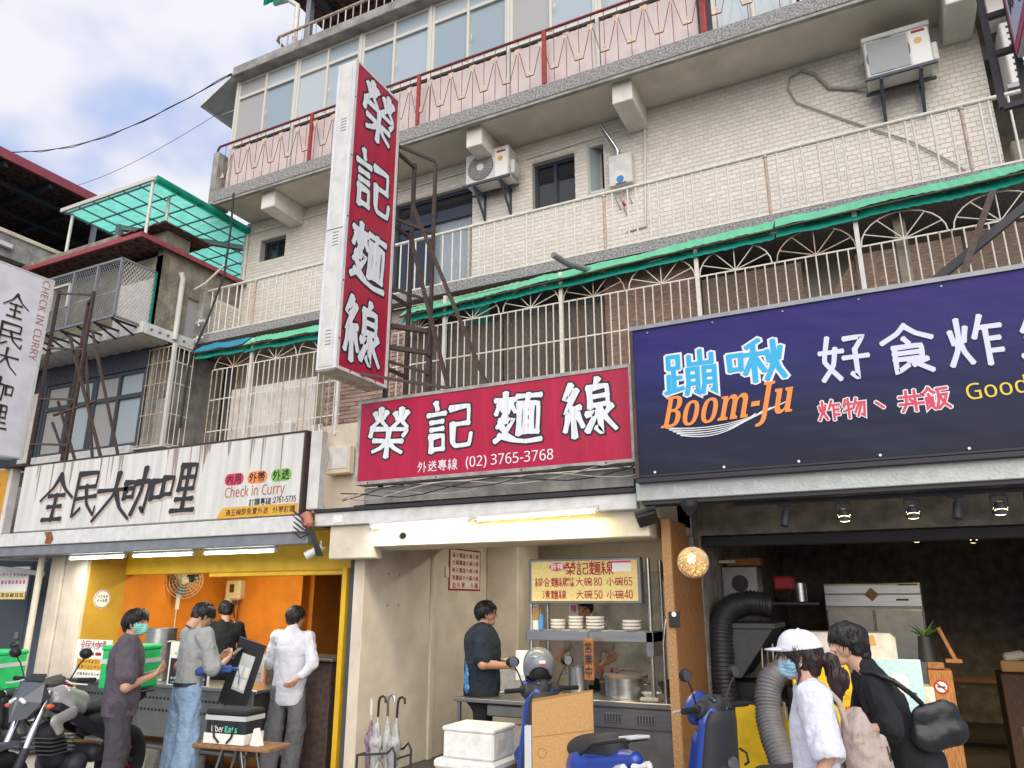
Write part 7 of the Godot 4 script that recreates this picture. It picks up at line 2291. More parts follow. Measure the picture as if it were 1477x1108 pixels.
func fried_goods() -> void:
	var pl := thing("woven_pendant", "woven ball pendant lamp with a warm bulb on a dark cord", "lamp", Vector3(-1.40, 1.99, -5.95))
	var r := 0.118
	var mb := MB.new()
	for i in 130:
		var ax := Vector3(rng.randfn(), rng.randfn(), rng.randfn()).normalized()
		var u := ax.cross(Vector3(0.3, 0.5, 0.8)).normalized()
		var v := ax.cross(u)
		var off := ax * rng.randf_range(-0.08, 0.08)
		var rr := sqrt(maxf(r * r - off.length_squared(), 0.001))
		var a0 := rng.randf() * TAU
		var pts := []
		for k in 13:
			var a := a0 + k * 0.36
			pts.append(off + (u * cos(a) + v * sin(a)) * rr)
		mb.tube(pts, 0.0022, 4, false)
	part("shade", mb, M.raffia, pl)
	part("bulb", MB.new().ball(Vector3(-0.01, 0.03, 0), Vector3(0.035, 0.045, 0.035), 12), M.bulb_warm, pl)
	part("socket", MB.new().tube([Vector3(0, 0.08, 0), Vector3(0, 0.19, 0)], 0.022, 10), M.plastic_black, pl)
	part("cord", MB.new().tube([Vector3(0, 0.18, 0), Vector3(0.004, 0.38, 0)], 0.006, 6), M.wire, pl)
	part("ceiling_cup", MB.new().lathe([Vector2(0.02, 0.36), Vector2(0.065, 0.43), Vector2(0.07, 0.47), Vector2(0.001, 0.47)], 16), M.plastic_black, pl)
	var l := OmniLight3D.new()
	l.name = "light"
	l.light_color = Color(1, 0.85, 0.55)
	l.light_energy = 0.015
	l.light_size = 0.04
	l.omni_range = 8.0
	l.omni_attenuation = 2.0
	l.shadow_enabled = true
	pl.add_child(l)
	l.position = Vector3(-0.01, 0.03, 0.0)
	var od := thing("small_plaque", "small dark plaque with a white drop shape on the chipboard edge", "plaque", Vector3(-1.66, 1.5, -6.28))
	part("plate", MB.new().bbox(Vector3(0, 0.06, 0), Vector3(0.09, 0.12, 0.012), 0.004), M.plastic_black, od)
	part("drop", MB.new().tube([Vector3(0, 0.1, 0.006), Vector3(0, 0.1, 0.009)], 0.02, 12), M.paper, od)
	# ducts
	var d1 := thing("black_duct", "black ribbed hose bending from the wall down beside the plywood", "duct", Vector3.ZERO)
	part("hose", ribbed_duct([Vector3(-1.1, 1.66, -7.75), Vector3(-1.35, 1.68, -7.7), Vector3(-1.54, 1.55, -7.6), Vector3(-1.57, 1.2, -7.55), Vector3(-1.54, 0.8, -7.5), Vector3(-1.45, 0.4, -7.4), Vector3(-1.4, 0.06, -7.4)], 0.115), M.duct_black, d1)
	var d2 := thing("grey_duct", "grey ribbed hose curving over the yellow machine", "duct", Vector3.ZERO)
	part("hose", ribbed_duct([Vector3(-0.62, 1.05, -7.0), Vector3(-0.85, 1.16, -6.75), Vector3(-1.0, 1.1, -6.6), Vector3(-1.02, 0.85, -6.5), Vector3(-0.94, 0.6, -6.35), Vector3(-0.82, 0.35, -6.2), Vector3(-0.75, 0.1, -6.15)], 0.098), M.duct_grey, d2)
	var d3 := thing("black_duct", "second black ribbed hose rising behind the yellow sign", "duct", Vector3.ZERO)
	part("hose", ribbed_duct([Vector3(-0.98, 1.2, -7.2), Vector3(-0.8, 1.18, -7.1), Vector3(-0.66, 1.0, -7.05), Vector3(-0.6, 0.7, -7.05), Vector3(-0.6, 0.1, -7.05)], 0.095), M.duct_black, d3)
	var ym := thing("yellow_machine", "yellow and black machine cabinet below the grey hose", "machine", Vector3(-1.12, 0.05, -6.95))
	part("case", MB.new().bbox(Vector3(0, 0.42, -0.2), Vector3(0.5, 0.84, 0.4), 0.015), M.plastic_black, ym)
	part("front", MB.new().bbox(Vector3(-0.03, 0.42, 0.008), Vector3(0.42, 0.8, 0.02), 0.006), M.yellow_case, ym)
	part("latch", MB.new().box(Vector3(0.24, 0.68, 0.01), Vector3(0.07, 0.06, 0.03)), M.silver_band, ym)
	# hood, cupboard and shelf along the left wall
	var hd := thing("fume_hood", "slanted grey fume hood along the left wall of the dark shop", "hood", Vector3(-1.35, 1.02, -7.9))
	part("hood", MB.new().prism(PackedVector2Array([Vector2(-0.24, 0.0), Vector2(-0.06, 0.0), Vector2(0.26, 0.44), Vector2(-0.24, 0.44)]), 0.7, Transform3D(Basis(), Vector3(0, 0, -0.4))), M.dark_hood, hd)
	part("skirt", MB.new().bbox(Vector3(0.0, 0.46, -0.05), Vector3(0.56, 0.05, 0.75), 0.005), M.dark_hood, hd)
	part("stand", MB.new().bbox(Vector3(0.02, -0.35, -0.1), Vector3(0.45, 0.6, 0.5), 0.01), M.plastic_black, hd)
	for i in 5:
		part("utensil", MB.new().tube([Vector3(0.12 + i * 0.05, 0.05, 0.2), Vector3(0.13 + i * 0.05, 0.3 - 0.04 * (i % 2), 0.2)], 0.008, 6), M.steel if i % 2 else M.cream_beam, hd)
	var sf := thing("wall_shelf", "dark wall shelf with a steel fan box, red box and pans", "shelf", Vector3(-1.35, 1.68, -8.4))
	part("board", MB.new().bbox(Vector3(0.15, 0, 0), Vector3(0.9, 0.03, 0.4), 0.004), M.steel_black, sf)
	part("fan_box", MB.new().bbox(Vector3(-0.12, 0.2, 0), Vector3(0.36, 0.34, 0.3), 0.008), M.steel_dull, sf)
	part("fan_hole", MB.new().tube([Vector3(-0.12, 0.2, 0.15), Vector3(-0.12, 0.2, 0.156)], 0.085, 20), M.plastic_black, sf)
	part("wood_block", MB.new().bbox(Vector3(-0.08, 0.42, 0), Vector3(0.34, 0.08, 0.2), 0.005), M.plywood, sf)
	part("red_box", MB.new().bbox(Vector3(0.3, 0.2, 0), Vector3(0.2, 0.14, 0.2), 0.02), M.ink_maroon, sf)
	part("pan", MB.new().lathe([Vector2(0.05, 0), Vector2(0.11, 0.06), Vector2(0.105, 0.06), Vector2(0.045, 0.01)], 16, Transform3D(Basis(Vector3.BACK, 0.5), Vector3(0.3, 0.04, 0.08))), M.plastic_black, sf)
	part("jug", MB.new().tube([Vector3(0.45, 0.02, 0.05), Vector3(0.45, 0.2, 0.05)], 0.06, 14), M.steel, sf)
	part("upper_board", MB.new().bbox(Vector3(-0.3, 0.42, 0.1), Vector3(0.3, 0.03, 0.25), 0.004), M.cream_beam, sf)
	# fridge
	var fg := thing("upright_fridge", "two door stainless upright fridge with a dark diamond badge", "fridge", Vector3(-0.30, 0.05, -10.2))
	part("case", MB.new().bbox(Vector3(0, 0.93, -0.35), Vector3(1.06, 1.86, 0.7), 0.01), M.steel_dull, fg)
	part("head_panel", MB.new().bbox(Vector3(0, 1.79, 0.012), Vector3(1.04, 0.1, 0.03), 0.004), M.steel, fg)
	part("control_panel", MB.new().bbox(Vector3(0, 1.66, 0.012), Vector3(1.04, 0.13, 0.03), 0.004), M.steel, fg)
	part("diamond_badge", MB.new().prism(PackedVector2Array([Vector2(-0.08, 0), Vector2(0, -0.08), Vector2(0.08, 0), Vector2(0, 0.08)]), 0.004, Transform3D(Basis(), Vector3(0, 1.73, 0.028))), M.steel_brown, fg)
	part("display", MB.new().box(Vector3(0.32, 1.67, 0.028), Vector3(0.13, 0.025, 0.003)), M.plastic_black, fg)
	for s in [-1.0, 1.0]:
		var dr := part("door", MB.new().bbox(Vector3(0.26 * s, 0.8, 0.015), Vector3(0.505, 1.52, 0.04), 0.008), M.steel_dull, fg)
		part("handle", MB.new().bar(Vector3(0.05 * s, 0.9, 0.05), Vector3(0.05 * s, 1.2, 0.05), 0.02), M.plastic_black, dr)
	part("top_vent", MB.new().box(Vector3(0.4, 1.84, 0.03), Vector3(0.2, 0.02, 0.01)), M.plastic_black, fg)
	# stacked foam and boards behind the women
	var fo := thing("foam_carton", "big white foam carton with a strip of tape behind the dark haired woman", "carton", Vector3(-0.47, 0.05, -7.4))
	part("box", MB.new().bbox(Vector3(0, 0.7, -0.2), Vector3(0.78, 1.38, 0.45), 0.04), M.foam, fo)
	part("tape", MB.new().box(Vector3(0.2, 1.33, 0.027), Vector3(0.07, 0.08, 0.003), Basis(Vector3.BACK, 0.2)), M.tape, fo)
	var bb := thing("blue_board", "pale blue board with a white round print leaning behind the woman in black", "board", Vector3(-0.13, 0.3, -7.05), 0.0)
	part("board", MB.new().bbox(Vector3(0, 0.48, 0), Vector3(0.42, 0.96, 0.02), 0.004), M.pale_blue, bb)
	part("round_print", MB.new().tube([Vector3(0.04, 0.78, 0.01), Vector3(0.04, 0.78, 0.013)], 0.07, 20), M.paper, bb)
	var yb := thing("yellow_sign_stand", "yellow standing sign with dark letters and small red marks", "sign", Vector3(-0.58, 0.05, -6.55))
	part("board", MB.new().bbox(Vector3(0, 0.62, 0), Vector3(0.5, 1.24, 0.03), 0.012), M.yellow_case, yb)
	var fr := Transform3D(Basis(), Vector3(0, 0, 0.016))
	latin("RECOMMEND", 0.0, 0.97, 0.05, M.ink_yellow2, yb, fr, true, false, 0.4)
	glyph("炸", 0.13, 0.88, 0.045, 0.045, 12.0, M.ink_red, yb, fr)
	glyph("物", 0.18, 0.88, 0.045, 0.045, 12.0, M.ink_red, yb, fr)
	part("picture", MB.new().box(Vector3(0.15, 0.76, 0.017), Vector3(0.16, 0.12, 0.003)), M.pale_blue, yb)
	text_rows(yb, fr, 0.4, [[0.65, 0.04, "好食炸物丼飯"], [0.57, 0.04, "大碗小碗外帶"], [0.49, 0.04, "內用免費外送"]], M.ink)
	# plywood counter with no smoking sticker
	var pc := thing("plywood_counter", "narrow plywood counter end with a round no smoking sticker", "counter", Vector3(0.21, 0.05, -7.4))
	part("panel", MB.new().bbox(Vector3(0, 0.56, 0), Vector3(0.17, 1.12, 0.35), 0.005), M.plywood, pc)
	part("sticker", MB.new().tube([Vector3(-0.005, 1.0, 0.176), Vector3(-0.005, 1.0, 0.179)], 0.05, 24), M.paper, pc)
	part("sticker_ring", MB.new().lathe([Vector2(0.04, 0), Vector2(0.04, 0.003), Vector2(0.052, 0.003), Vector2(0.052, 0)], 24, Transform3D(Basis(Vector3.RIGHT, PI / 2), Vector3(-0.005, 1.0, 0.178))), M.ink_maroon, pc)
	part("sticker_bar", MB.new().box(Vector3(-0.005, 1.0, 0.181), Vector3(0.085, 0.012, 0.002), Basis(Vector3.BACK, -0.7)), M.ink_maroon, pc)
	part("sticker_mark", MB.new().box(Vector3(-0.005, 1.0, 0.183), Vector3(0.06, 0.01, 0.001)), M.ink, pc)
	part("wooden_block", MB.new().bbox(Vector3(-0.02, 1.15, 0.05), Vector3(0.12, 0.05, 0.12), 0.006), M.wood_table, pc)
	var dw := thing("drawer_tower", "pale plastic drawer tower beside the plywood counter", "drawers", Vector3(0.02, 0.05, -7.15))
	part("case", MB.new().bbox(Vector3(0, 0.5, -0.15), Vector3(0.26, 1.0, 0.3), 0.01), M.frame_white, dw)
	for i in 4:
		part("drawer", MB.new().bbox(Vector3(-0.01, 0.14 + i * 0.23, 0.005), Vector3(0.21, 0.2, 0.02), 0.006), M.cream_wall, dw)
	var pt := thing("potted_plant", "green leafy plant in a dark pot on the plywood counter", "plant", Vector3(0.14, 1.22, -7.45))
	part("pot", MB.new().lathe([Vector2(0.001, 0), Vector2(0.07, 0), Vector2(0.05, 0.2), Vector2(0.045, 0.2), Vector2(0.001, 0.18)], 16), M.plastic_black, pt)
	for i in 14:
		var a := rng.randf() * TAU
		var e := rng.randf_range(0.3, 1.2)
		var dir := Vector3(cos(a) * cos(e), sin(e), sin(a) * cos(e))
		var sd := dir.cross(Vector3.UP).normalized() * 0.025
		var q := Vector3(0, 0.19, 0)
		var lf := MB.new()
		var ln := rng.randf_range(0.1, 0.2)
		lf.quad(q, q + dir * ln * 0.5 - sd, q + dir * ln + Vector3(0, -0.02, 0), q + dir * ln * 0.5 + sd)
		part("leaf", lf, M.leaf, pt)
	var ws := thing("wooden_sign_block", "small wooden slat standing askew behind the plant", "board", Vector3(0.30, 1.22, -7.5))
	part("slat", MB.new().bbox(Vector3(0.0, 0.14, 0), Vector3(0.03, 0.28, 0.05), 0.004, Basis(Vector3.BACK, 0.35)), M.plywood, ws)
	part("foot", MB.new().bbox(Vector3(0.03, 0.01, 0), Vector3(0.12, 0.03, 0.1), 0.004), M.plywood, ws)
	var rc := thing("wooden_cabinet", "brown wooden cabinet with a napkin tray at the right of the dark shop", "cabinet", Vector3(0.95, 0.05, -9.0))
	part("body", MB.new().bbox(Vector3(0, 0.5, 0), Vector3(0.4, 1.0, 0.5), 0.008), M.dark_wood, rc)
	part("tray", MB.new().bbox(Vector3(-0.05, 1.06, 0.05), Vector3(0.25, 0.1, 0.2), 0.01), M.card, rc)
	part("napkins", MB.new().bbox(Vector3(-0.05, 1.15, 0.05), Vector3(0.18, 0.08, 0.14), 0.02, Basis(Vector3.BACK, 0.2)), M.cream_beam, rc)
	part("label_sheet", MB.new().box(Vector3(-0.02, 0.45, 0.252), Vector3(0.16, 0.2, 0.003)), M.cement_old, rc)
	for q in [Vector3(0.65, 0.05, -11.0), Vector3(0.1, 0.05, -11.6)]:
		var tb := thing("dining_table", ["dark table near the wooden cabinet deep in the shop", "dark table behind the plant deep in the shop"][0 if q.x > 0.5 else 1], "table", q)
		part("top", MB.new().bbox(Vector3(0, 0.74, 0), Vector3(0.8, 0.04, 0.6), 0.006), M.dark_wood, tb)
		for x in [-0.35, 0.35]:
			for z in [-0.25, 0.25]:
				part("leg", MB.new().bar(Vector3(x, 0, z), Vector3(x, 0.72, z), 0.04), M.steel_black, tb)
	var ck := thing("kitchen_counter", "cluttered steel counter with jars and pans in front of the fridge", "counter", Vector3(-0.7, 0.05, -8.6))
	part("body", MB.new().bbox(Vector3(0.2, 0.42, 0), Vector3(1.3, 0.84, 0.5), 0.01), M.steel_dull, ck)
	for i in 9:
		part("jar", MB.new().tube([Vector3(-0.3 + i * 0.13, 0.84, 0.1 * (i % 2)), Vector3(-0.3 + i * 0.13, 1.0 + 0.06 * (i % 3), 0.1 * (i % 2))], 0.045, 12), [M.steel, M.cream_beam, M.plastic_black, M.red_plastic][i % 4], ck)

# ------------------------------------------------------------------ street goods
func street_goods() -> void:
	var lo := thing("foam_box", "lower white foam box with a brown tape band below another foam box", "foam box", Vector3(-3.22, 0.06, -5.82))
	part("body", MB.new().bbox(Vector3(0, 0.18, 0), Vector3(0.50, 0.36, 0.42), 0.02), M.foam, lo)
	part("lid", MB.new().bbox(Vector3(0, 0.405, 0), Vector3(0.55, 0.07, 0.46), 0.02), M.foam, lo)
	part("tape_band", MB.new().box(Vector3(0, 0.355, 0), Vector3(0.505, 0.025, 0.425)), M.tape, lo)
	var up := thing("foam_box", "upper white foam box with chipped lid stacked by the blue scooter", "foam box", Vector3(-3.21, 0.502, -5.84))
	part("body", MB.new().bbox(Vector3(0, 0.1, 0), Vector3(0.46, 0.20, 0.38), 0.015), M.foam, up)
	part("lid", MB.new().bbox(Vector3(0, 0.215, 0), Vector3(0.475, 0.035, 0.395), 0.01), M.foam, up)
	part("yellowed_patch", MB.new().box(Vector3(0.231, 0.1, 0.05), Vector3(0.003, 0.09, 0.12)), M.cream_wall, up)
	# umbrella stand
	var us := thing("umbrella_stand", "black tube umbrella stand beside the cream partition", "umbrella stand", Vector3(-4.22, 0.05, -5.95))
	for z in [-0.12, 0.12]:
		part("hoop", MB.new().tube([Vector3(-0.2, 0.0, z), Vector3(-0.2, 0.36, z), Vector3(0.12, 0.4, z), Vector3(0.17, 0.45, z), Vector3(0.2, 0.40, z), Vector3(0.2, 0.0, z)], 0.011, 8), M.steel_black, us)
	for y in [0.05, 0.36]:
		part("rail", MB.new().tube([Vector3(-0.2, y, -0.12), Vector3(-0.2, y, 0.12)], 0.009, 6).tube([Vector3(0.2, y, -0.12), Vector3(0.2, y, 0.12)], 0.009, 6), M.steel_black, us)
	var um := [[-0.13, 0.0, M.paper, M.ink_maroon, "folded striped umbrella with white shaft in the stand"], [-0.06, 0.05, M.silver_band, M.plastic_black, "clear folded umbrella with black hook in the middle of the stand"], [0.02, -0.03, M.silver_band, M.chrome, "clear folded umbrella with metal hook in the stand"], [0.1, 0.02, M.silver_band, M.plastic_black, "clear folded umbrella with black hook at the outer end of the stand"]]
	for i in 4:
		var q: Array = um[i]
		var u := thing("umbrella", q[4], "umbrella", Vector3(-4.22 + q[0], 0.06, -5.95 + q[1]))
		u.rotation.z = [0.04, -0.02, 0.03, -0.05][i]
		var f := Field.new(Vector3(-0.09, 0.0, -0.09), Vector3(0.09, 0.66, 0.09), 0.012)
		f.cap(Vector3(0, 0.05, 0), Vector3(0, 0.45, 0), 0.02, 0.052, 0.02)
		f.cap(Vector3(0, 0.45, 0), Vector3(0, 0.6, 0), 0.05, 0.018, 0.02)
		f.rough(0.022, 9.0, 60 + i, Vector3(4, 0.8, 4))
		part("canopy", f.into(MB.new()), M.film_grey if i != 0 else M.stripe, u)
		part("shaft", MB.new().tube([Vector3(0, 0.0, 0), Vector3(0, 0.72, 0)], 0.006, 6), M.silver_band, u)
		if i != 0:
			part("hook", MB.new().tube([Vector3(0, 0.66, 0), Vector3(0, 0.78, 0), Vector3(0.012, 0.82, 0), Vector3(0.04, 0.835, 0), Vector3(0.068, 0.82, 0), Vector3(0.075, 0.78, 0)], 0.011, 8), q[3], u)
		else:
			part("grip", MB.new().tube([Vector3(0, 0.66, 0), Vector3(0, 0.80, 0)], 0.012, 8), M.frame_white, u)

# ------------------------------------------------------------------ two-wheelers; local frame: forward +x, y up
func wheel(t: Node, x: float, r: float, w: float, spokes: int, rim: Material, called: String) -> void:
	var xf := Transform3D(Basis(Vector3.RIGHT, PI / 2), Vector3(x, r, 0))
	var h := holder(called, t)
	var pr := []
	for i in 13:
		var a := TAU * i / 12
		pr.append(Vector2(r - w * 0.5 + cos(a) * w * 0.5, -sin(a) * w * 0.5))
	part("tyre", MB.new().lathe(pr, 32, xf, true), M.rubber, h)
	part("rim", MB.new().lathe([Vector2(r - w * 0.9, -0.03), Vector2(r - w * 0.75, -0.035), Vector2(r - w * 0.75, 0.035), Vector2(r - w * 0.9, 0.03), Vector2(r - w * 0.9, -0.03)], 28, xf), rim, h)
	for i in spokes:
		var a := TAU * i / spokes
		part("spoke", MB.new().bar(Vector3(x + cos(a) * 0.03, r + sin(a) * 0.03, 0), Vector3(x + cos(a) * (r - w * 0.8), r + sin(a) * (r - w * 0.8), 0), 0.022, 0.03), rim, h)
	part("hub", MB.new().tube([Vector3(x, r, -0.06), Vector3(x, r, 0.06)], 0.04, 14), M.steel_dull, h)
	part("brake_disc", MB.new().tube([Vector3(x, r, 0.05), Vector3(x, r, 0.055)], r * 0.5, 24), M.steel, h)

func mirror(t: Node, base: Vector3, top: Vector3) -> void:
	var m := holder("mirror", t)
	part("stalk", MB.new().tube([base, base.lerp(top, 0.5) + Vector3(0, 0.02, 0), top], 0.006, 6), M.plastic_black, m)
	part("shell", MB.new().ball(top + Vector3(0.012, 0.02, 0), Vector3(0.018, 0.042, 0.062), 14), M.plastic_black, m)
	part("glass", MB.new().tube([top + Vector3(-0.004, 0.02, 0), top + Vector3(-0.0065, 0.02, 0)], 0.036, 16), M.chrome, m)

func scooter(label: String, at: Vector3, turn: float, paint: Material, tail: bool = true) -> Node3D:
	var t := thing("motor_scooter", label, "scooter", at, turn)
	wheel(t, 0.62, 0.235, 0.10, 5, M.steel_black, "front_wheel")
	wheel(t, -0.60, 0.235, 0.11, 5, M.steel_black, "rear_wheel")
	var f := Field.new(Vector3(0.3, 0.2, -0.12), Vector3(0.95, 0.62, 0.12), 0.014)
	f.cap(Vector3(0.42, 0.42, 0), Vector3(0.66, 0.50, 0), 0.07, 0.075, 0.03)
	f.cap(Vector3(0.66, 0.50, 0), Vector3(0.84, 0.36, 0), 0.075, 0.05, 0.03)
	f.cap(Vector3(0.62, 0.235, -0.3), Vector3(0.62, 0.235, 0.3), 0.25, 0.25, 0.01, Vector3.ZERO, 1.0, true)
	part("front_fender", f.into(MB.new()), paint, t)
	part("fork", MB.new().tube([Vector3(0.46, 0.7, 0.05), Vector3(0.61, 0.24, 0.09)], 0.02, 8).tube([Vector3(0.46, 0.7, -0.05), Vector3(0.61, 0.24, -0.09)], 0.02, 8), M.steel_dull, t)
	# leg shield: painted outside, black inside
	f = Field.new(Vector3(0.12, 0.2, -0.3), Vector3(0.62, 1.06, 0.3), 0.015)
	f.cap(Vector3(0.36, 0.92, 0), Vector3(0.42, 0.45, 0), 0.15, 0.19, 0.05, Vector3(0.97, 0.2, 0).normalized(), 2.2)
	f.cap(Vector3(0.44, 0.80, 0), Vector3(0.52, 0.5, 0), 0.10, 0.09, 0.05)
	f.cap(Vector3(0.30, 0.35, -0.12), Vector3(0.30, 0.35, 0.12), 0.07, 0.07, 0.05)
	part("leg_shield", f.into(MB.new()), paint, t)
	f = Field.new(Vector3(0.05, 0.2, -0.3), Vector3(0.5, 1.02, 0.3), 0.014)
	f.cap(Vector3(0.315, 0.92, 0), Vector3(0.365, 0.46, 0), 0.142, 0.182, 0.05, Vector3(0.97, 0.2, 0).normalized(), 2.0)
	f.cap(Vector3(0.27, 0.62, 0), Vector3(0.25, 0.45, 0), 0.09, 0.11, 0.05)
	part("inner_shield", f.into(MB.new()), M.plastic_dark, t)
	part("key_plate", MB.new().tube([Vector3(0.205, 0.72, -0.05), Vector3(0.185, 0.724, -0.05)], 0.04, 16), M.steel_dull, t)
	part("reflector", MB.new().ball(Vector3(0.22, 0.52, 0.12), Vector3(0.015, 0.038, 0.026), 12), M.lens_orange, t)
	part("bag_hook", MB.new().tube([Vector3(0.2, 0.8, 0.03), Vector3(0.15, 0.78, 0.03), Vector3(0.14, 0.73, 0.03), Vector3(0.17, 0.71, 0.03)], 0.008, 6), M.plastic_black, t)
	part("warning_label", MB.new().box(Vector3(0.19, 0.60, 0.09), Vector3(0.004, 0.09, 0.035)), M.paper, t)
	# floor board and underbody
	f = Field.new(Vector3(-0.85, 0.1, -0.25), Vector3(0.4, 0.6, 0.25), 0.017)
	f.cap(Vector3(0.25, 0.30, -0.11), Vector3(-0.2, 0.28, -0.11), 0.06, 0.07, 0.04)
	f.cap(Vector3(0.25, 0.30, 0.11), Vector3(-0.2, 0.28, 0.11), 0.06, 0.07, 0.04)
	f.cap(Vector3(-0.2, 0.28, 0), Vector3(-0.62, 0.27, 0.06), 0.11, 0.08, 0.05)
	f.cap(Vector3(-0.3, 0.35, -0.14), Vector3(-0.75, 0.34, -0.16), 0.06, 0.065, 0.02)
	part("floor_and_engine", f.into(MB.new()), M.plastic_dark, t)
	# handlebar cowl
	f = Field.new(Vector3(0.2, 0.88, -0.28), Vector3(0.6, 1.18, 0.28), 0.012)
	f.cap(Vector3(0.38, 1.02, -0.12), Vector3(0.38, 1.02, 0.12), 0.055, 0.055, 0.04)
	f.cap(Vector3(0.38, 1.0, 0), Vector3(0.46, 1.02, 0), 0.085, 0.075, 0.05)
	f.cap(Vector3(0.36, 1.05, 0), Vector3(0.33, 1.06, 0), 0.06, 0.05, 0.03)
	f.cap(Vector3(0.37, 0.9, 0), Vector3(0.37, 1.0, 0), 0.06, 0.07, 0.04)
	part("handlebar_cowl", f.into(MB.new()), M.plastic_dark, t)
	f = Field.new(Vector3(0.36, 0.9, -0.16), Vector3(0.62, 1.16, 0.16), 0.012)
	f.cap(Vector3(0.47, 1.02, -0.05), Vector3(0.47, 1.02, 0.05), 0.075, 0.075, 0.04)
	f.cap(Vector3(0.5, 0.96, 0), Vector3(0.48, 1.06, 0), 0.07, 0.06, 0.03)
	part("front_cowl", f.into(MB.new()), paint, t)
	part("dashboard", MB.new().bbox(Vector3(0.325, 1.085, 0), Vector3(0.06, 0.03, 0.13), 0.012, Basis(Vector3.BACK, 0.5)), M.chrome_dark, t)
	for s in [-1.0, 1.0]:
		part("grip", MB.new().tube([Vector3(0.36, 1.03, 0.18 * s), Vector3(0.34, 1.03, 0.33 * s)], 0.018, 10), M.rubber, t)
		part("switch_box", MB.new().bbox(Vector3(0.365, 1.03, 0.165 * s), Vector3(0.05, 0.05, 0.06), 0.012), M.plastic_black, t)
		part("brake_lever", MB.new().tube([Vector3(0.40, 1.03, 0.15 * s), Vector3(0.43, 1.02, 0.22 * s), Vector3(0.41, 1.02, 0.34 * s)], 0.007, 6), M.silver_band, t)
		mirror(t, Vector3(0.38, 1.05, 0.15 * s), Vector3(0.36, 1.22, 0.25 * s))
	# seat
	f = Field.new(Vector3(-0.85, 0.58, -0.2), Vector3(0.1, 0.92, 0.2), 0.013)
	f.cap(Vector3(0.0, 0.69, 0), Vector3(-0.28, 0.71, 0), 0.075, 0.125, 0.05, Vector3.UP, 1.6)
	f.cap(Vector3(-0.28, 0.715, 0), Vector3(-0.62, 0.79, 0), 0.13, 0.10, 0.05, Vector3.UP, 1.7)
	f.cap(Vector3(-0.30, 0.69, 0), Vector3(-0.66, 0.74, 0), 0.12, 0.09, 0.05, Vector3.UP, 1.6)
	part("saddle", f.into(MB.new()), M.seat, t)
	# rear body
	f = Field.new(Vector3(-1.0, 0.3, -0.24), Vector3(0.1, 0.82, 0.24), 0.015)
	f.cap(Vector3(-0.02, 0.55, 0), Vector3(-0.35, 0.60, 0), 0.11, 0.155, 0.05)
	f.cap(Vector3(-0.35, 0.60, 0), Vector3(-0.88, 0.72, 0), 0.155, 0.055, 0.04)
	f.cap(Vector3(-0.60, 0.235, -0.3), Vector3(-0.60, 0.235, 0.3), 0.27, 0.27, 0.01, Vector3.ZERO, 1.0, true)
	f.cut(Vector3(0, 0.73, 0), Vector3(0.17, 1, 0).normalized())
	part("rear_body", f.into(MB.new()), paint, t)
	f = Field.new(Vector3(-0.3, 0.3, -0.2), Vector3(0.12, 0.7, 0.2), 0.014)
	f.cap(Vector3(-0.02, 0.4, 0), Vector3(-0.02, 0.6, 0), 0.13, 0.115, 0.04)
	part("seat_front_panel", f.into(MB.new()), M.plastic_dark, t)
	for s in [-1.0, 1.0]:
		part("tail_lens", MB.new().bbox(Vector3(-0.80, 0.655, 0.075 * s), Vector3(0.24, 0.06, 0.05), 0.018, Basis(Vector3.BACK, -0.25) * Basis(Vector3.UP, 0.25 * s)), M.lens_clear, t)
		part("grab_rail", MB.new().tube([Vector3(-0.45, 0.70, 0.15 * s), Vector3(-0.62, 0.79, 0.15 * s), Vector3(-0.86, 0.84, 0.11 * s), Vector3(-0.92, 0.85, 0.05 * s)], 0.014, 8), M.plastic_black, t)
	part("rack_plate", MB.new().bbox(Vector3(-0.88, 0.855, 0), Vector3(0.14, 0.02, 0.16), 0.006, Basis(Vector3.BACK, -0.12)), M.silver_band, t)
	part("tail_lamp", MB.new().bbox(Vector3(-0.92, 0.69, 0), Vector3(0.04, 0.04, 0.12), 0.015), M.lens_clear, t)
	part("license_plate", MB.new().box(Vector3(-0.98, 0.52, 0), Vector3(0.008, 0.14, 0.26), Basis(Vector3.BACK, -0.3)), M.paper, t)
	part("exhaust", MB.new().tube([Vector3(-0.3, 0.28, -0.18), Vector3(-0.8, 0.36, -0.2)], [0.05, 0.06], 14), M.steel_black, t)
	return t

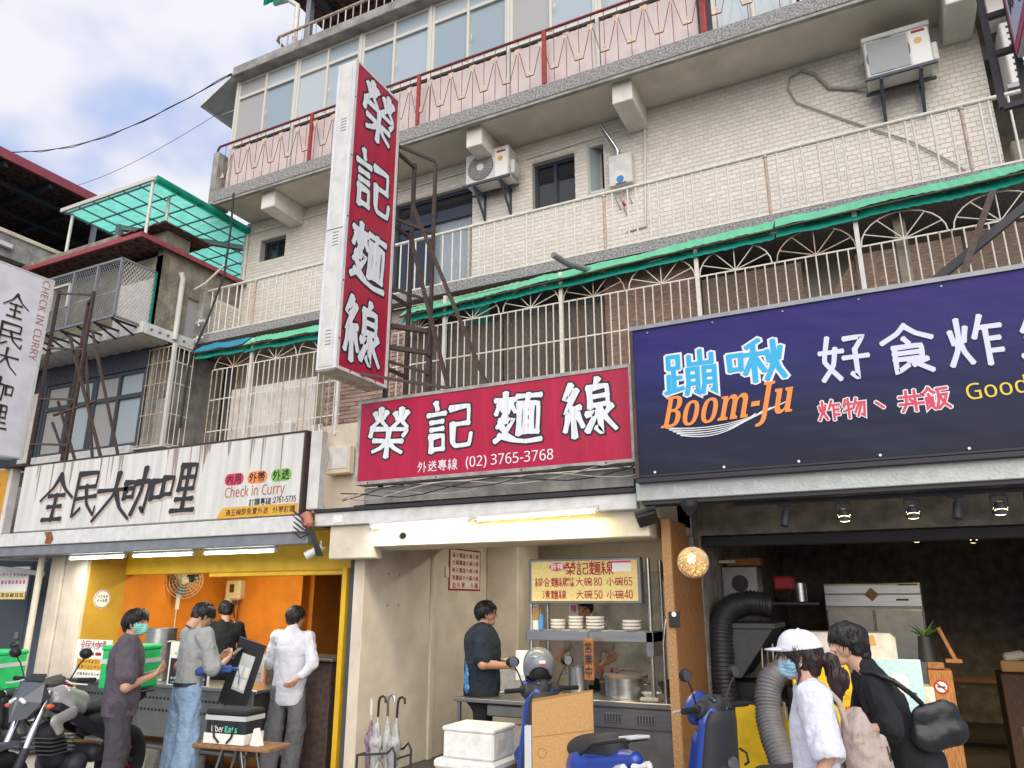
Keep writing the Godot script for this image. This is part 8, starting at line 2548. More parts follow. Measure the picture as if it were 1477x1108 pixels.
func motorcycle() -> void:
	var t := thing("motorcycle", "naked silver grey motorcycle with red front wheel parked nose to the street", "motorcycle", Vector3(-6.47, 0.0, -4.55), -1.31)
	wheel(t, 0.70, 0.30, 0.12, 5, M.red_plastic, "front_wheel")
	wheel(t, -0.68, 0.30, 0.15, 5, M.red_plastic, "rear_wheel")
	for s in [-1.0, 1.0]:
		part("fork_tube", MB.new().tube([Vector3(0.42, 1.0, 0.095 * s), Vector3(0.58, 0.58, 0.095 * s)], 0.027, 12), M.chrome, t)
		part("fork_leg", MB.new().tube([Vector3(0.57, 0.60, 0.095 * s), Vector3(0.70, 0.29, 0.095 * s)], 0.033, 12), M.steel_black, t)
	var f := Field.new(Vector3(0.4, 0.35, -0.1), Vector3(1.1, 0.75, 0.1), 0.012)
	f.cap(Vector3(0.58, 0.60, 0), Vector3(0.80, 0.60, 0), 0.06, 0.065, 0.03)
	f.cap(Vector3(0.80, 0.60, 0), Vector3(0.98, 0.46, 0), 0.065, 0.04, 0.03)
	f.cap(Vector3(0.70, 0.30, -0.3), Vector3(0.70, 0.30, 0.3), 0.315, 0.315, 0.01, Vector3.ZERO, 1.0, true)
	part("front_fender", f.into(MB.new()), M.grey_paint2, t)
	# head lamp mask
	var mk := MB.new()
	var tip := Vector3(0.68, 0.80, 0)
	var top := Vector3(0.52, 1.08, 0)
	for s in [-1.0, 1.0]:
		var a := Vector3(0.50, 1.07, 0.11 * s)
		var b := Vector3(0.55, 0.93, 0.15 * s)
		var d := Vector3(0.60, 0.82, 0.08 * s)
		var m := Vector3(0.64, 0.95, 0.02 * s)
		var o := Vector3(0.4, 0.93, 0)
		for q in [[top, a, m], [a, b, m], [b, d, m], [d, tip, m], [top, m, Vector3(0.65, 0.95, 0)], [m, tip, Vector3(0.65, 0.95, 0)], [a, b, Vector3(0.42, 0.95, 0.12 * s)], [b, d, Vector3(0.45, 0.86, 0.06 * s)]]:
			mk.tri_out(q[0], q[1], q[2], o)
	part("lamp_mask", mk, M.grey_paint2, t)
	for s in [-1.0, 1.0]:
		part("head_lamp", MB.new().bbox(Vector3(0.625, 0.95, 0.045 * s), Vector3(0.03, 0.03, 0.07), 0.01, Basis(Vector3.RIGHT, 0.5 * s)), M.lens_clear, t)
		part("turn_signal", MB.new().ball(Vector3(0.50, 0.90, 0.19 * s), Vector3(0.03, 0.018, 0.04), 12), M.lens_orange, t)
	part("meter", MB.new().bbox(Vector3(0.47, 1.10, 0), Vector3(0.03, 0.08, 0.15), 0.012, Basis(Vector3.BACK, 0.6)), M.plastic_black, t)
	part("handlebar", MB.new().tube([Vector3(0.28, 1.08, -0.38), Vector3(0.34, 1.08, -0.2), Vector3(0.40, 1.04, -0.1), Vector3(0.40, 1.04, 0.1), Vector3(0.34, 1.08, 0.2), Vector3(0.28, 1.08, 0.38)], 0.013, 10), M.steel_black, t)
	for s in [-1.0, 1.0]:
		part("grip", MB.new().tube([Vector3(0.32, 1.08, 0.26 * s), Vector3(0.28, 1.08, 0.39 * s)], 0.018, 10), M.rubber, t)
		part("lever", MB.new().tube([Vector3(0.38, 1.08, 0.2 * s), Vector3(0.40, 1.06, 0.27 * s), Vector3(0.36, 1.05, 0.39 * s)], 0.007, 6), M.silver_band, t)
		mirror(t, Vector3(0.36, 1.09, 0.22 * s), Vector3(0.36, 1.27, 0.34 * s))
	# tank with side scoops
	f = Field.new(Vector3(-0.2, 0.68, -0.22), Vector3(0.42, 1.06, 0.22), 0.013)
	f.cap(Vector3(0.22, 0.90, 0), Vector3(-0.02, 0.86, 0), 0.135, 0.10, 0.05)
	f.cap(Vector3(0.20, 0.86, -0.10), Vector3(0.04, 0.82, -0.09), 0.07, 0.05, 0.04)
	f.cap(Vector3(0.20, 0.86, 0.10), Vector3(0.04, 0.82, 0.09), 0.07, 0.05, 0.04)
	f.cut(Vector3(0, 0.76, 0), Vector3(0.1, -1, 0).normalized())
	part("tank", f.into(MB.new()), M.silver_paint, t)
	part("tank_stripe", MB.new().ball(Vector3(0.18, 1.025, 0), Vector3(0.08, 0.014, 0.05), 12), M.red_plastic, t)
	part("tank_badge", MB.new().tube([Vector3(0.1, 0.87, 0.152), Vector3(0.1, 0.87, 0.165)], 0.026, 16), M.plastic_black, t)
	for s in [-1.0, 1.0]:
		f = Field.new(Vector3(0.1, 0.5, -0.06), Vector3(0.5, 0.9, 0.06), 0.012)
		f.cap(Vector3(0.22, 0.82, 0), Vector3(0.40, 0.78, 0), 0.05, 0.045, 0.02, Vector3.BACK, 2.0)
		f.cap(Vector3(0.40, 0.78, 0), Vector3(0.34, 0.70, 0), 0.045, 0.04, 0.02, Vector3.BACK, 2.0)
		part("side_scoop", f.into(MB.new(), Transform3D(Basis(), Vector3(0, 0, 0.175 * s))), M.silver_paint, t)
	# frame, engine, exhaust
	part("frame", MB.new().bar(Vector3(0.36, 0.88, 0.12), Vector3(-0.3, 0.55, 0.15), 0.06, 0.09).bar(Vector3(0.36, 0.88, -0.12), Vector3(-0.3, 0.55, -0.15), 0.06, 0.09), M.steel_black, t)
	f = Field.new(Vector3(-0.4, 0.15, -0.24), Vector3(0.48, 0.8, 0.24), 0.014)
	f.cap(Vector3(0.25, 0.66, 0), Vector3(0.17, 0.48, 0), 0.10, 0.11, 0.02)
	f.cap(Vector3(0.05, 0.40, -0.12), Vector3(0.05, 0.40, 0.14), 0.095, 0.095, 0.01)
	f.cap(Vector3(-0.15, 0.45, -0.12), Vector3(-0.15, 0.45, 0.12), 0.075, 0.075, 0.01)
	f.cap(Vector3(0.3, 0.25, -0.08), Vector3(-0.1, 0.22, 0.08), 0.07, 0.07, 0.03)
	part("engine", f.into(MB.new()), M.steel_black, t)
	part("clutch_cover", MB.new().tube([Vector3(0.0, 0.42, 0.2), Vector3(0.0, 0.42, 0.23)], 0.09, 20), M.plastic_grey, t)
	for i in 5:
		part("cooling_fin", MB.new().box(Vector3(0.24, 0.52 + i * 0.03, 0), Vector3(0.26, 0.008, 0.30)), M.steel_dull, t)
	part("belly_pan", MB.new().bbox(Vector3(0.22, 0.24, 0.0), Vector3(0.42, 0.16, 0.3), 0.05, Basis(Vector3.BACK, 0.15)), M.plastic_dark, t)
	part("header_pipe", MB.new().tube([Vector3(0.38, 0.55, 0.06), Vector3(0.45, 0.4, 0.06), Vector3(0.36, 0.24, 0.06), Vector3(-0.1, 0.2, 0.1)], 0.022, 10), M.steel_brown, t)
	# seat and tail
	f = Field.new(Vector3(-0.85, 0.68, -0.17), Vector3(0.02, 1.0, 0.17), 0.013)
	f.cap(Vector3(-0.10, 0.80, 0), Vector3(-0.42, 0.80, 0), 0.08, 0.12, 0.04, Vector3.UP, 1.7)
	f.cap(Vector3(-0.42, 0.82, 0), Vector3(-0.72, 0.90, 0), 0.11, 0.08, 0.04, Vector3.UP, 1.8)
	part("saddle", f.into(MB.new()), M.seat, t)
	f = Field.new(Vector3(-0.98, 0.55, -0.16), Vector3(0.0, 0.95, 0.16), 0.013)
	f.cap(Vector3(-0.2, 0.68, 0), Vector3(-0.85, 0.84, 0), 0.11, 0.05, 0.04)
	part("tail_section", f.into(MB.new()), M.plastic_dark, t)
	part("swing_arm", MB.new().bar(Vector3(-0.2, 0.4, 0.1), Vector3(-0.68, 0.30, 0.1), 0.04, 0.06).bar(Vector3(-0.2, 0.4, -0.1), Vector3(-0.68, 0.30, -0.1), 0.04, 0.06), M.steel_black, t)
	part("cables", MB.new().tube([Vector3(0.38, 1.07, 0.2), Vector3(0.52, 1.0, 0.1), Vector3(0.42, 0.8, 0.06)], 0.006, 6).tube([Vector3(0.38, 1.07, -0.2), Vector3(0.54, 1.02, -0.08), Vector3(0.42, 0.78, -0.06)], 0.006, 6).tube([Vector3(0.36, 1.08, 0.24), Vector3(0.5, 0.9, 0.16), Vector3(0.3, 0.7, 0.12)], 0.006, 6), M.wire, t)
	part("side_stand", MB.new().tube([Vector3(0.0, 0.25, 0.12), Vector3(-0.06, 0.01, 0.26)], 0.012, 8), M.steel_black, t)

func vehicles() -> void:
	var a := scooter("blue scooter with black saddle before the noodle stall, helmet on its handlebar", Vector3(-2.36, 0.0, -5.62), 2.50, M.blue_paint)
	var b := scooter("blue scooter with black inner shield standing before the plywood partition", Vector3(-0.87, 0.0, -5.22), 2.68, M.blue_paint)
	scooter("dark scooter carrying a green delivery bag beside the shutter boards", Vector3(-9.05, 0.0, -5.6), -1.3, M.plastic_black)
	motorcycle()
	delivery_bag("delivery_bag", "green delivery bag on the tail of the silver motorcycle", Vector3(-6.76, 0.90, -5.27), 0.35, Vector3(0.38, 0.36, 0.38), true)
	delivery_bag("delivery_bag", "green delivery bag on the dark scooter by the shutter boards", Vector3(-8.80, 0.80, -5.18), 0.3, Vector3(0.46, 0.36, 0.4), true)
	# tail rack under the bag
	var rk := thing("tail_rack", "black tail rack under the green bag of the silver motorcycle", "rack", Vector3(-6.70, 0.88, -5.27), 0.0)
	part("plate", MB.new().bbox(Vector3(0, 0.0, 0), Vector3(0.3, 0.02, 0.3), 0.005), M.steel_black, rk)
	part("stay", MB.new().tube([Vector3(-0.08, 0, 0.1), Vector3(-0.06, -0.16, 0.2)], 0.012, 6).tube([Vector3(0.08, 0, 0.1), Vector3(0.06, -0.16, 0.2)], 0.012, 6), M.steel_black, rk)
	# helmet on the handlebar
	var at: Vector3 = a.transform * Vector3(0.40, 1.10, 0.0)
	var h := thing("helmet", "grey open helmet with stickers resting on the blue scooter handlebar", "helmet", at + Vector3(0, 0.1, 0), 0.5)
	var f := Field.new(Vector3(-0.17, -0.16, -0.18), Vector3(0.17, 0.18, 0.18), 0.008)
	f.cap(Vector3(0, 0.02, -0.01), Vector3(0, 0.02, 0.015), 0.125, 0.122, 0.03)
	f.cap(Vector3(0, -0.06, -0.03), Vector3(0, -0.08, -0.03), 0.118, 0.112, 0.04)
	f.cut(Vector3(0, -0.115, 0), Vector3(0, -1, 0))
	f.cap(Vector3(0, -0.11, 0.0), Vector3(0, -0.02, 0.0), 0.10, 0.098, 0.01, Vector3.ZERO, 1.0, true)
	f.cap(Vector3(0, -0.07, 0.06), Vector3(0, -0.10, 0.16), 0.075, 0.10, 0.01, Vector3.ZERO, 1.0, true)
	part("shell", f.into(MB.new()), M.helmet, h)
	part("lining", MB.new().ball(Vector3(0, -0.02, 0), Vector3(0.105, 0.105, 0.108), 18), M.plastic_black, h)
	part("sticker", MB.new().box(Vector3(0.02, 0.04, 0.137), Vector3(0.05, 0.022, 0.004), Basis(Vector3.RIGHT, -0.15)), M.paper, h)
	part("sticker", MB.new().box(Vector3(0.02, 0.022, 0.138), Vector3(0.05, 0.012, 0.004)), M.ink_red, h)
	part("decal", MB.new().ball(Vector3(-0.03, 0.075, 0.118), Vector3(0.05, 0.012, 0.008), 10), M.silver_band, h)
	part("strap", MB.new().tube([Vector3(-0.1, -0.09, 0.0), Vector3(-0.04, -0.17, 0.03), Vector3(0.05, -0.17, 0.03), Vector3(0.1, -0.09, 0.0)], 0.007, 6), M.plastic_black, h)
	# cardboard standing on the floor board
	var cb := thing("cardboard_sheet", "tall folded brown cardboard box standing on the blue scooter", "cardboard", Vector3(-2.30, 0.34, -5.40), 0.28)
	part("front_panel", MB.new().prism(PackedVector2Array([Vector2(-0.20, 0), Vector2(0.24, 0), Vector2(0.24, 0.74), Vector2(-0.20, 0.66)]), 0.012, Transform3D(Basis(), Vector3(0, 0, 0.05))), M.card, cb)
	part("back_panel", MB.new().prism(PackedVector2Array([Vector2(-0.20, 0), Vector2(0.24, 0), Vector2(0.24, 0.75), Vector2(-0.20, 0.68)]), 0.012, Transform3D(Basis(), Vector3(0, 0, 0.02))), M.card_edge, cb)
	part("crease", MB.new().bar(Vector3(-0.2, 0.43, 0.0625), Vector3(0.24, 0.49, 0.0625), 0.006, 0.003), M.card_edge, cb)
	part("red_print", MB.new().box(Vector3(0.02, 0.05, 0.063), Vector3(0.43, 0.07, 0.002)), M.ink_maroon, cb)
	part("side_panel", MB.new().box(Vector3(-0.23, 0.25, 0.03), Vector3(0.05, 0.5, 0.06)), M.silver_band, cb)
	for y in [0.33, 0.1]:
		part("printed_mark", MB.new().lathe([Vector2(0.03, 0), Vector2(0.03, 0.002), Vector2(0.034, 0.002), Vector2(0.034, 0)], 16, Transform3D(Basis(Vector3.RIGHT, PI / 2), Vector3(-0.13, y, 0.0625))), M.card_edge, cb)

# ------------------------------------------------------------------ people
# local frame of a person: y up, facing +z, own left hand at +x. Lengths are for a height of 1.72 m and scaled.
func box_of(pts: Array, pad: float) -> Array:
	var lo: Vector3 = pts[0]
	var hi: Vector3 = pts[0]
	for p in pts:
		lo = lo.min(p)
		hi = hi.max(p)
	return [lo - Vector3.ONE * pad, hi + Vector3.ONE * pad]

func hand(mb: MB, w: Vector3, dir: Vector3, palm: Vector3, s: float, curl: float, left: bool) -> void:
	dir = dir.normalized()
	palm = (palm - dir * palm.dot(dir)).normalized()
	var side := dir.cross(palm)            # towards the thumb of a right hand
	if left:
		side = -side
	var f := Field.new(w - Vector3.ONE * 0.2 * s, w + Vector3.ONE * 0.2 * s, 0.006)
	f.cap(w - dir * 0.03 * s, w + dir * 0.02 * s, 0.026 * s, 0.027 * s, 0.015, palm, 1.3)
	for i in 4:
		var b := w + dir * (0.082 - 0.004 * absf(i - 1.5)) * s + side * (0.030 - 0.020 * i) * s
		f.cap(w + dir * 0.02 * s + side * (0.016 - 0.011 * i) * s, b, 0.0165 * s, 0.0115 * s, 0.012)
		var d := dir
		var p := b
		var ln: float = [0.92, 1.0, 0.95, 0.75][i]
		for k in 3:
			d = (d * cos(curl) + palm * sin(curl)).normalized()
			var q: Vector3 = p + d * [0.034, 0.026, 0.022][k] * ln * s
			f.cap(p, q, (0.0102 - 0.0008 * k) * s, (0.0095 - 0.0010 * k) * s, 0.003)
			p = q
			d = d
	var t0 := w + dir * 0.02 * s + side * 0.022 * s
	var t1 := t0 + (dir * 0.6 + side * 0.7 + palm * 0.3).normalized() * 0.042 * s
	var t2 := t1 + (dir * 0.9 + side * 0.2 + palm * 0.45 * (0.5 + curl)).normalized() * 0.042 * s
	f.cap(t0, t1, 0.016 * s, 0.0125 * s, 0.012)
	f.cap(t1, t2, 0.012 * s, 0.0095 * s, 0.004)
	f.into(mb)

func person(label: String, at: Vector3, turn: float, height: float, c: Dictionary) -> Dictionary:
	var t := thing("person", label, "person", at, turn)
	var s := height / 1.72
	var lean: float = c.get("lean", 0.0)
	var fat: float = c.get("fat", 1.0)
	var hs: float = s * c.get("head", 0.97)
	var u := Vector3(0, cos(lean), sin(lean))
	var fwd := Vector3(0, -sin(lean), cos(lean))
	var pel := Vector3(0, 0.95, 0) * s
	var che := pel + u * 0.33 * s
	var nek := pel + u * 0.51 * s
	var sw: float = c.get("sw", 0.17) * s
	var shl := pel + u * 0.455 * s + Vector3(sw, 0, 0)
	var shr := pel + u * 0.455 * s - Vector3(sw, 0, 0)
	var hb: Basis = Basis(Vector3.UP, c.get("hy", 0.0)) * Basis(Vector3.RIGHT, c.get("hp", 0.0)) * Basis(Vector3.BACK, c.get("hr", 0.0))
	var hc: Vector3 = nek + (u * 0.085 + Vector3(0, 0.04, 0.02)) * s + hb * Vector3(0, 0.0, 0.012)
	var le: Vector3 = c.get("le", Vector3(0.24, 1.12, -0.02)) * s
	var lw: Vector3 = c.get("lw", Vector3(0.25, 0.87, 0.05)) * s
	var re: Vector3 = c.get("re", Vector3(-0.24, 1.12, -0.02)) * s
	var rw: Vector3 = c.get("rw", Vector3(-0.25, 0.87, 0.05)) * s
	var lk: Vector3 = c.get("lk", Vector3(0.10, 0.50, 0.02)) * s
	var la: Vector3 = c.get("la", Vector3(0.11, 0.08, -0.02)) * s
	var rk: Vector3 = c.get("rk", Vector3(-0.10, 0.50, 0.02)) * s
	var ra: Vector3 = c.get("ra", Vector3(-0.11, 0.08, -0.02)) * s
	var sk: Material = M[c.get("skin", "skin")]
	# --- body: trunk, limbs, then head and hands on finer grids, all one mesh
	var mb := MB.new()
	var e := box_of([pel, nek, hc, shl, shr, le, lw, re, rw, la, ra], 0.13)
	var f := Field.new(e[0], e[1], 0.018)
	f.cap(pel, che, 0.125 * s, 0.125 * s, 0.03, fwd, 1.5)
	f.cap(shl, shr, 0.045 * s, 0.045 * s, 0.04)
	f.cap(nek - u * 0.05 * s, hc - hb.y * 0.05 * s, 0.053 * s, 0.052 * s, 0.03)
	for a in [[shl, le, lw], [shr, re, rw]]:
		f.cap(a[0], a[1], 0.043 * s * fat, 0.037 * s * fat, 0.02)
		f.cap(a[1], a[2], 0.038 * s * fat, 0.026 * s, 0.02)
	for a in [[1.0, lk, la], [-1.0, rk, ra]]:
		var hip: Vector3 = pel + Vector3(a[0] * 0.085 * s, -0.03 * s, 0)
		f.cap(hip, a[1], 0.07 * s, 0.05 * s, 0.03)
		f.cap(a[1], a[2], 0.05 * s, 0.036 * s, 0.02)
	f.into(mb)
	head_mesh(mb, hc, hb, hs, c.get("cell", 0.006))
	var lf := (lw - le).normalized()
	var rf := (rw - re).normalized()
	hand(mb, lw + lf * 0.015, c.get("lh", lf), c.get("lp", Vector3(-1, 0, 0.2)), s, c.get("lc", 0.45), true)
	hand(mb, rw + rf * 0.015, c.get("rh", rf), c.get("rp", Vector3(1, 0, 0.2)), s, c.get("rc", 0.45), false)
	part("body", mb, sk, t)
	var hf := Transform3D(hb * hs, hc)
	if c.get("eyes", true):
		for x in [-0.032, 0.032]:
			part("eye", MB.new().ball(hf * Vector3(x, 0.012, 0.082), Vector3(0.011, 0.008, 0.008) * s, 10), M.ink, t)
			part("eyebrow", MB.new().tube([hf * Vector3(x * 0.5, 0.036, 0.094), hf * Vector3(x * 1.0, 0.040, 0.090), hf * Vector3(x * 1.5, 0.034, 0.076)], 0.0035 * s, 6), M.hair, t)
	# --- clothes
	var top := MB.new()
	var hem: float = c.get("hem", 0.88) * s
	var sl: float = c.get("sleeve", 0.62)
	var ml := shl.lerp(le, sl)
	var mr := shr.lerp(re, sl)
	var long_: bool = c.get("long", false)
	var pts := [pel + Vector3(0, -0.25 * s, 0), nek, shl, shr, ml, mr]
	if long_:
		pts.append_array([le, re, le.lerp(lw, c.get("cuff", 0.9)), re.lerp(rw, c.get("cuff", 0.9))])
	e = box_of(pts, 0.2)
	f = Field.new(e[0], e[1], c.get("cloth_cell", 0.014))
	var wid: float = c.get("wide", 1.0)
	f.cap(pel - Vector3(0, 0.12, 0) * s, che, 0.158 * s * fat * wid, 0.165 * s * fat, 0.05, fwd, 1.42 / lerpf(1.0, fat, 0.7))
	f.cap(che, nek - u * 0.07 * s, 0.155 * s * fat, 0.085 * s, 0.05, fwd, 1.4)
	f.cap(shl - u * 0.02 * s, shr - u * 0.02 * s, 0.066 * s, 0.066 * s, 0.05)
	f.cap(nek - u * 0.06 * s, nek - u * 0.012 * s, 0.075 * s, 0.066 * s, 0.03)
	if c.get("collar", false):
		f.cap(nek - u * 0.02 * s, nek + u * 0.012 * s, 0.066 * s, 0.064 * s, 0.01)
	var sr: float = c.get("sr", 0.07)
	f.cap(shl, ml, (sr - 0.006) * s * fat, sr * s * fat, 0.03)
	f.cap(shr, mr, (sr - 0.006) * s * fat, sr * s * fat, 0.03)
	if long_:
		var cu: float = c.get("cuff", 0.9)
		f.cap(ml, le, sr * s, (sr - 0.012) * s, 0.02)
		f.cap(mr, re, sr * s, (sr - 0.012) * s, 0.02)
		f.cap(le, le.lerp(lw, cu), (sr - 0.012) * s, (sr - 0.02) * s, 0.02)
		f.cap(re, re.lerp(rw, cu), (sr - 0.012) * s, (sr - 0.02) * s, 0.02)
	if c.get("skirt", 0.0) > 0.0:
		f = skirt_field(f, e, pel, che, s, fwd, c)
	f.rough(c.get("wrinkle", 0.019), 6.0, c.get("seed", 1), Vector3(1.0, 0.55, 1.0))
	f.rough(c.get("wrinkle", 0.019) * 0.4, 16.0, c.get("seed", 1) + 5, Vector3(1.0, 0.7, 1.0))
	f.cut(Vector3(0, hem, 0), Vector3(0, -1, 0.15 if lean > 0.1 else 0.0).normalized())
	if c.get("crisp", false):
		for a in [[shl, le, ml], [shr, re, mr]]:
			var d: Vector3 = (a[1] - a[0]).normalized()
			f.cap(a[2] + d * 0.115, a[2] + d * 0.16, 0.095, 0.07, 0.004, Vector3.ZERO, 1.0, true)
	f.into(top)
	part(c.get("top_name", "shirt"), top, M[c["top"]], t)
	# --- trousers
	if c.has("bottom"):
		var bm := MB.new()
		e = box_of([pel, lk, la, rk, ra], 0.2)
		f = Field.new(e[0], e[1], 0.015)
		var lr: float = c.get("leg_r", 0.075)
		f.cap(pel + Vector3(0, 0.03, 0) * s, pel - Vector3(0, 0.08, 0) * s, 0.15 * s * fat, 0.152 * s * fat, 0.04, Vector3.BACK, 1.45 / fat)
		for a in [[1.0, lk, la], [-1.0, rk, ra]]:
			var hip: Vector3 = pel + Vector3(a[0] * 0.085 * s, -0.06 * s, 0)
			f.cap(hip, a[1], 0.092 * s * fat, lr * s, 0.035)
			f.cap(a[1], a[2], lr * s, (lr - c.get("taper", 0.008)) * s, 0.02)
		f.rough(0.018, 5.0, c.get("seed", 1) + 9, Vector3(1.0, 0.6, 1.0))
		f.rough(0.007, 15.0, c.get("seed", 1) + 12, Vector3(1.0, 0.6, 1.0))
		f.cut(Vector3(0, 0.07, 0), Vector3(0, -1, 0))
		f.into(bm)
		part("trousers", bm, M[c["bottom"]], t)
	# --- shoes
	for a in [[la, 1.0], [ra, -1.0]]:
		var sf := Field.new(a[0] + Vector3(-0.1, -0.12, -0.15), a[0] + Vector3(0.1, 0.06, 0.28), 0.012)
		var g := Vector3(a[0].x, 0.045, a[0].z)
		sf.cap(g + Vector3(0, 0, -0.05), g + Vector3(0.015 * a[1], -0.005, 0.16), 0.045, 0.04, 0.02, Vector3.UP, 1.1)
		sf.cap(g, a[0] + Vector3(0, 0.0, 0), 0.045, 0.042, 0.03)
		sf.cut(Vector3(0, 0.006, 0), Vector3(0, -1, 0))
		part("shoe", sf.into(MB.new()), M[c.get("shoe", "plastic_black")], t)
	# --- hair
	if c.has("hair"):
		part("hair", hair_mesh(hc, hb, hs, c), M[c["hair"]], t)
	return {"node": t, "s": s, "hc": hc, "hb": hb, "hf": hf, "pel": pel, "che": che, "nek": nek, "shl": shl, "shr": shr, "lw": lw, "rw": rw, "le": le, "re": re, "u": u, "fwd": fwd}

func skirt_field(old: Field, e: Array, pel: Vector3, che: Vector3, s: float, fwd: Vector3, c: Dictionary) -> Field:
	var lo: Vector3 = e[0]
	lo.y = 0.2
	var f := Field.new(lo - Vector3(0.06, 0, 0.06), e[1], c.get("cloth_cell", 0.014))
	# lay the upper garment into the taller grid
	for z in old.nz:
		for y in old.ny:
			for x in old.nx:
				var w := old.d[(z * old.ny + y) * old.nx + x]
				if w < 1.0:
					var p := (old.o + Vector3(x, y, z) * old.h - f.o) / f.h
					var i := Vector3i(p.round())
					if i.x >= 0 and i.y >= 0 and i.z >= 0 and i.x < f.nx and i.y < f.ny and i.z < f.nz:
						f.d[(i.z * f.ny + i.y) * f.nx + i.x] = w
	f.cap(pel, Vector3(0, 0.3, 0.0), 0.165 * s, c["skirt"] * s, 0.06, Vector3.BACK, 1.25)
	return f

func head_mesh(mb: MB, hc: Vector3, hb: Basis, s: float, cell: float) -> void:
	var f := Field.new(Vector3(-0.125, -0.16, -0.14), Vector3(0.125, 0.15, 0.15), cell)
	f.cap(Vector3(0, 0.030, -0.022), Vector3(0, 0.032, 0.020), 0.084, 0.078, 0.03, Vector3.RIGHT, 1.13)
	f.cap(Vector3(0, 0.0, 0.03), Vector3(0, -0.068, 0.056), 0.062, 0.036, 0.035, Vector3.RIGHT, 1.0)
	f.cap(Vector3(0.03, -0.02, 0.045), Vector3(-0.03, -0.02, 0.045), 0.036, 0.036, 0.03)
	f.cap(Vector3(0, -0.083, 0.068), Vector3(0, -0.086, 0.066), 0.020, 0.020, 0.03)
	f.cap(Vector3(-0.03, 0.03, 0.078), Vector3(0.03, 0.03, 0.078), 0.014, 0.014, 0.02)
	for x in [-0.032, 0.032]:
		f.cap(Vector3(x, 0.010, 0.100), Vector3(x, 0.010, 0.094), 0.013, 0.010, 0.012, Vector3.ZERO, 1.0, true)
	f.cap(Vector3(0, 0.020, 0.090), Vector3(0, -0.016, 0.110), 0.009, 0.013, 0.012)
	f.cap(Vector3(-0.012, -0.020, 0.099), Vector3(0.012, -0.020, 0.099), 0.009, 0.009, 0.008)
	f.cap(Vector3(-0.018, -0.047, 0.088), Vector3(0.018, -0.047, 0.088), 0.007, 0.007, 0.006)
	f.cap(Vector3(-0.016, -0.058, 0.087), Vector3(0.016, -0.058, 0.087), 0.007, 0.007, 0.006)
	for x in [-1.0, 1.0]:
		f.cap(Vector3(0.076 * x, 0.020, -0.005), Vector3(0.078 * x, -0.020, 0.004), 0.017, 0.011, 0.008, Vector3.RIGHT, 1.9)
		f.cap(Vector3(0.090 * x, 0.006, 0.002), Vector3(0.090 * x, -0.004, 0.004), 0.006, 0.005, 0.004, Vector3.ZERO, 1.0, true)
	f.cap(Vector3(0, -0.04, -0.02), Vector3(0, -0.14, -0.03), 0.054, 0.053, 0.03)
	f.into(mb, Transform3D(hb * s, hc))

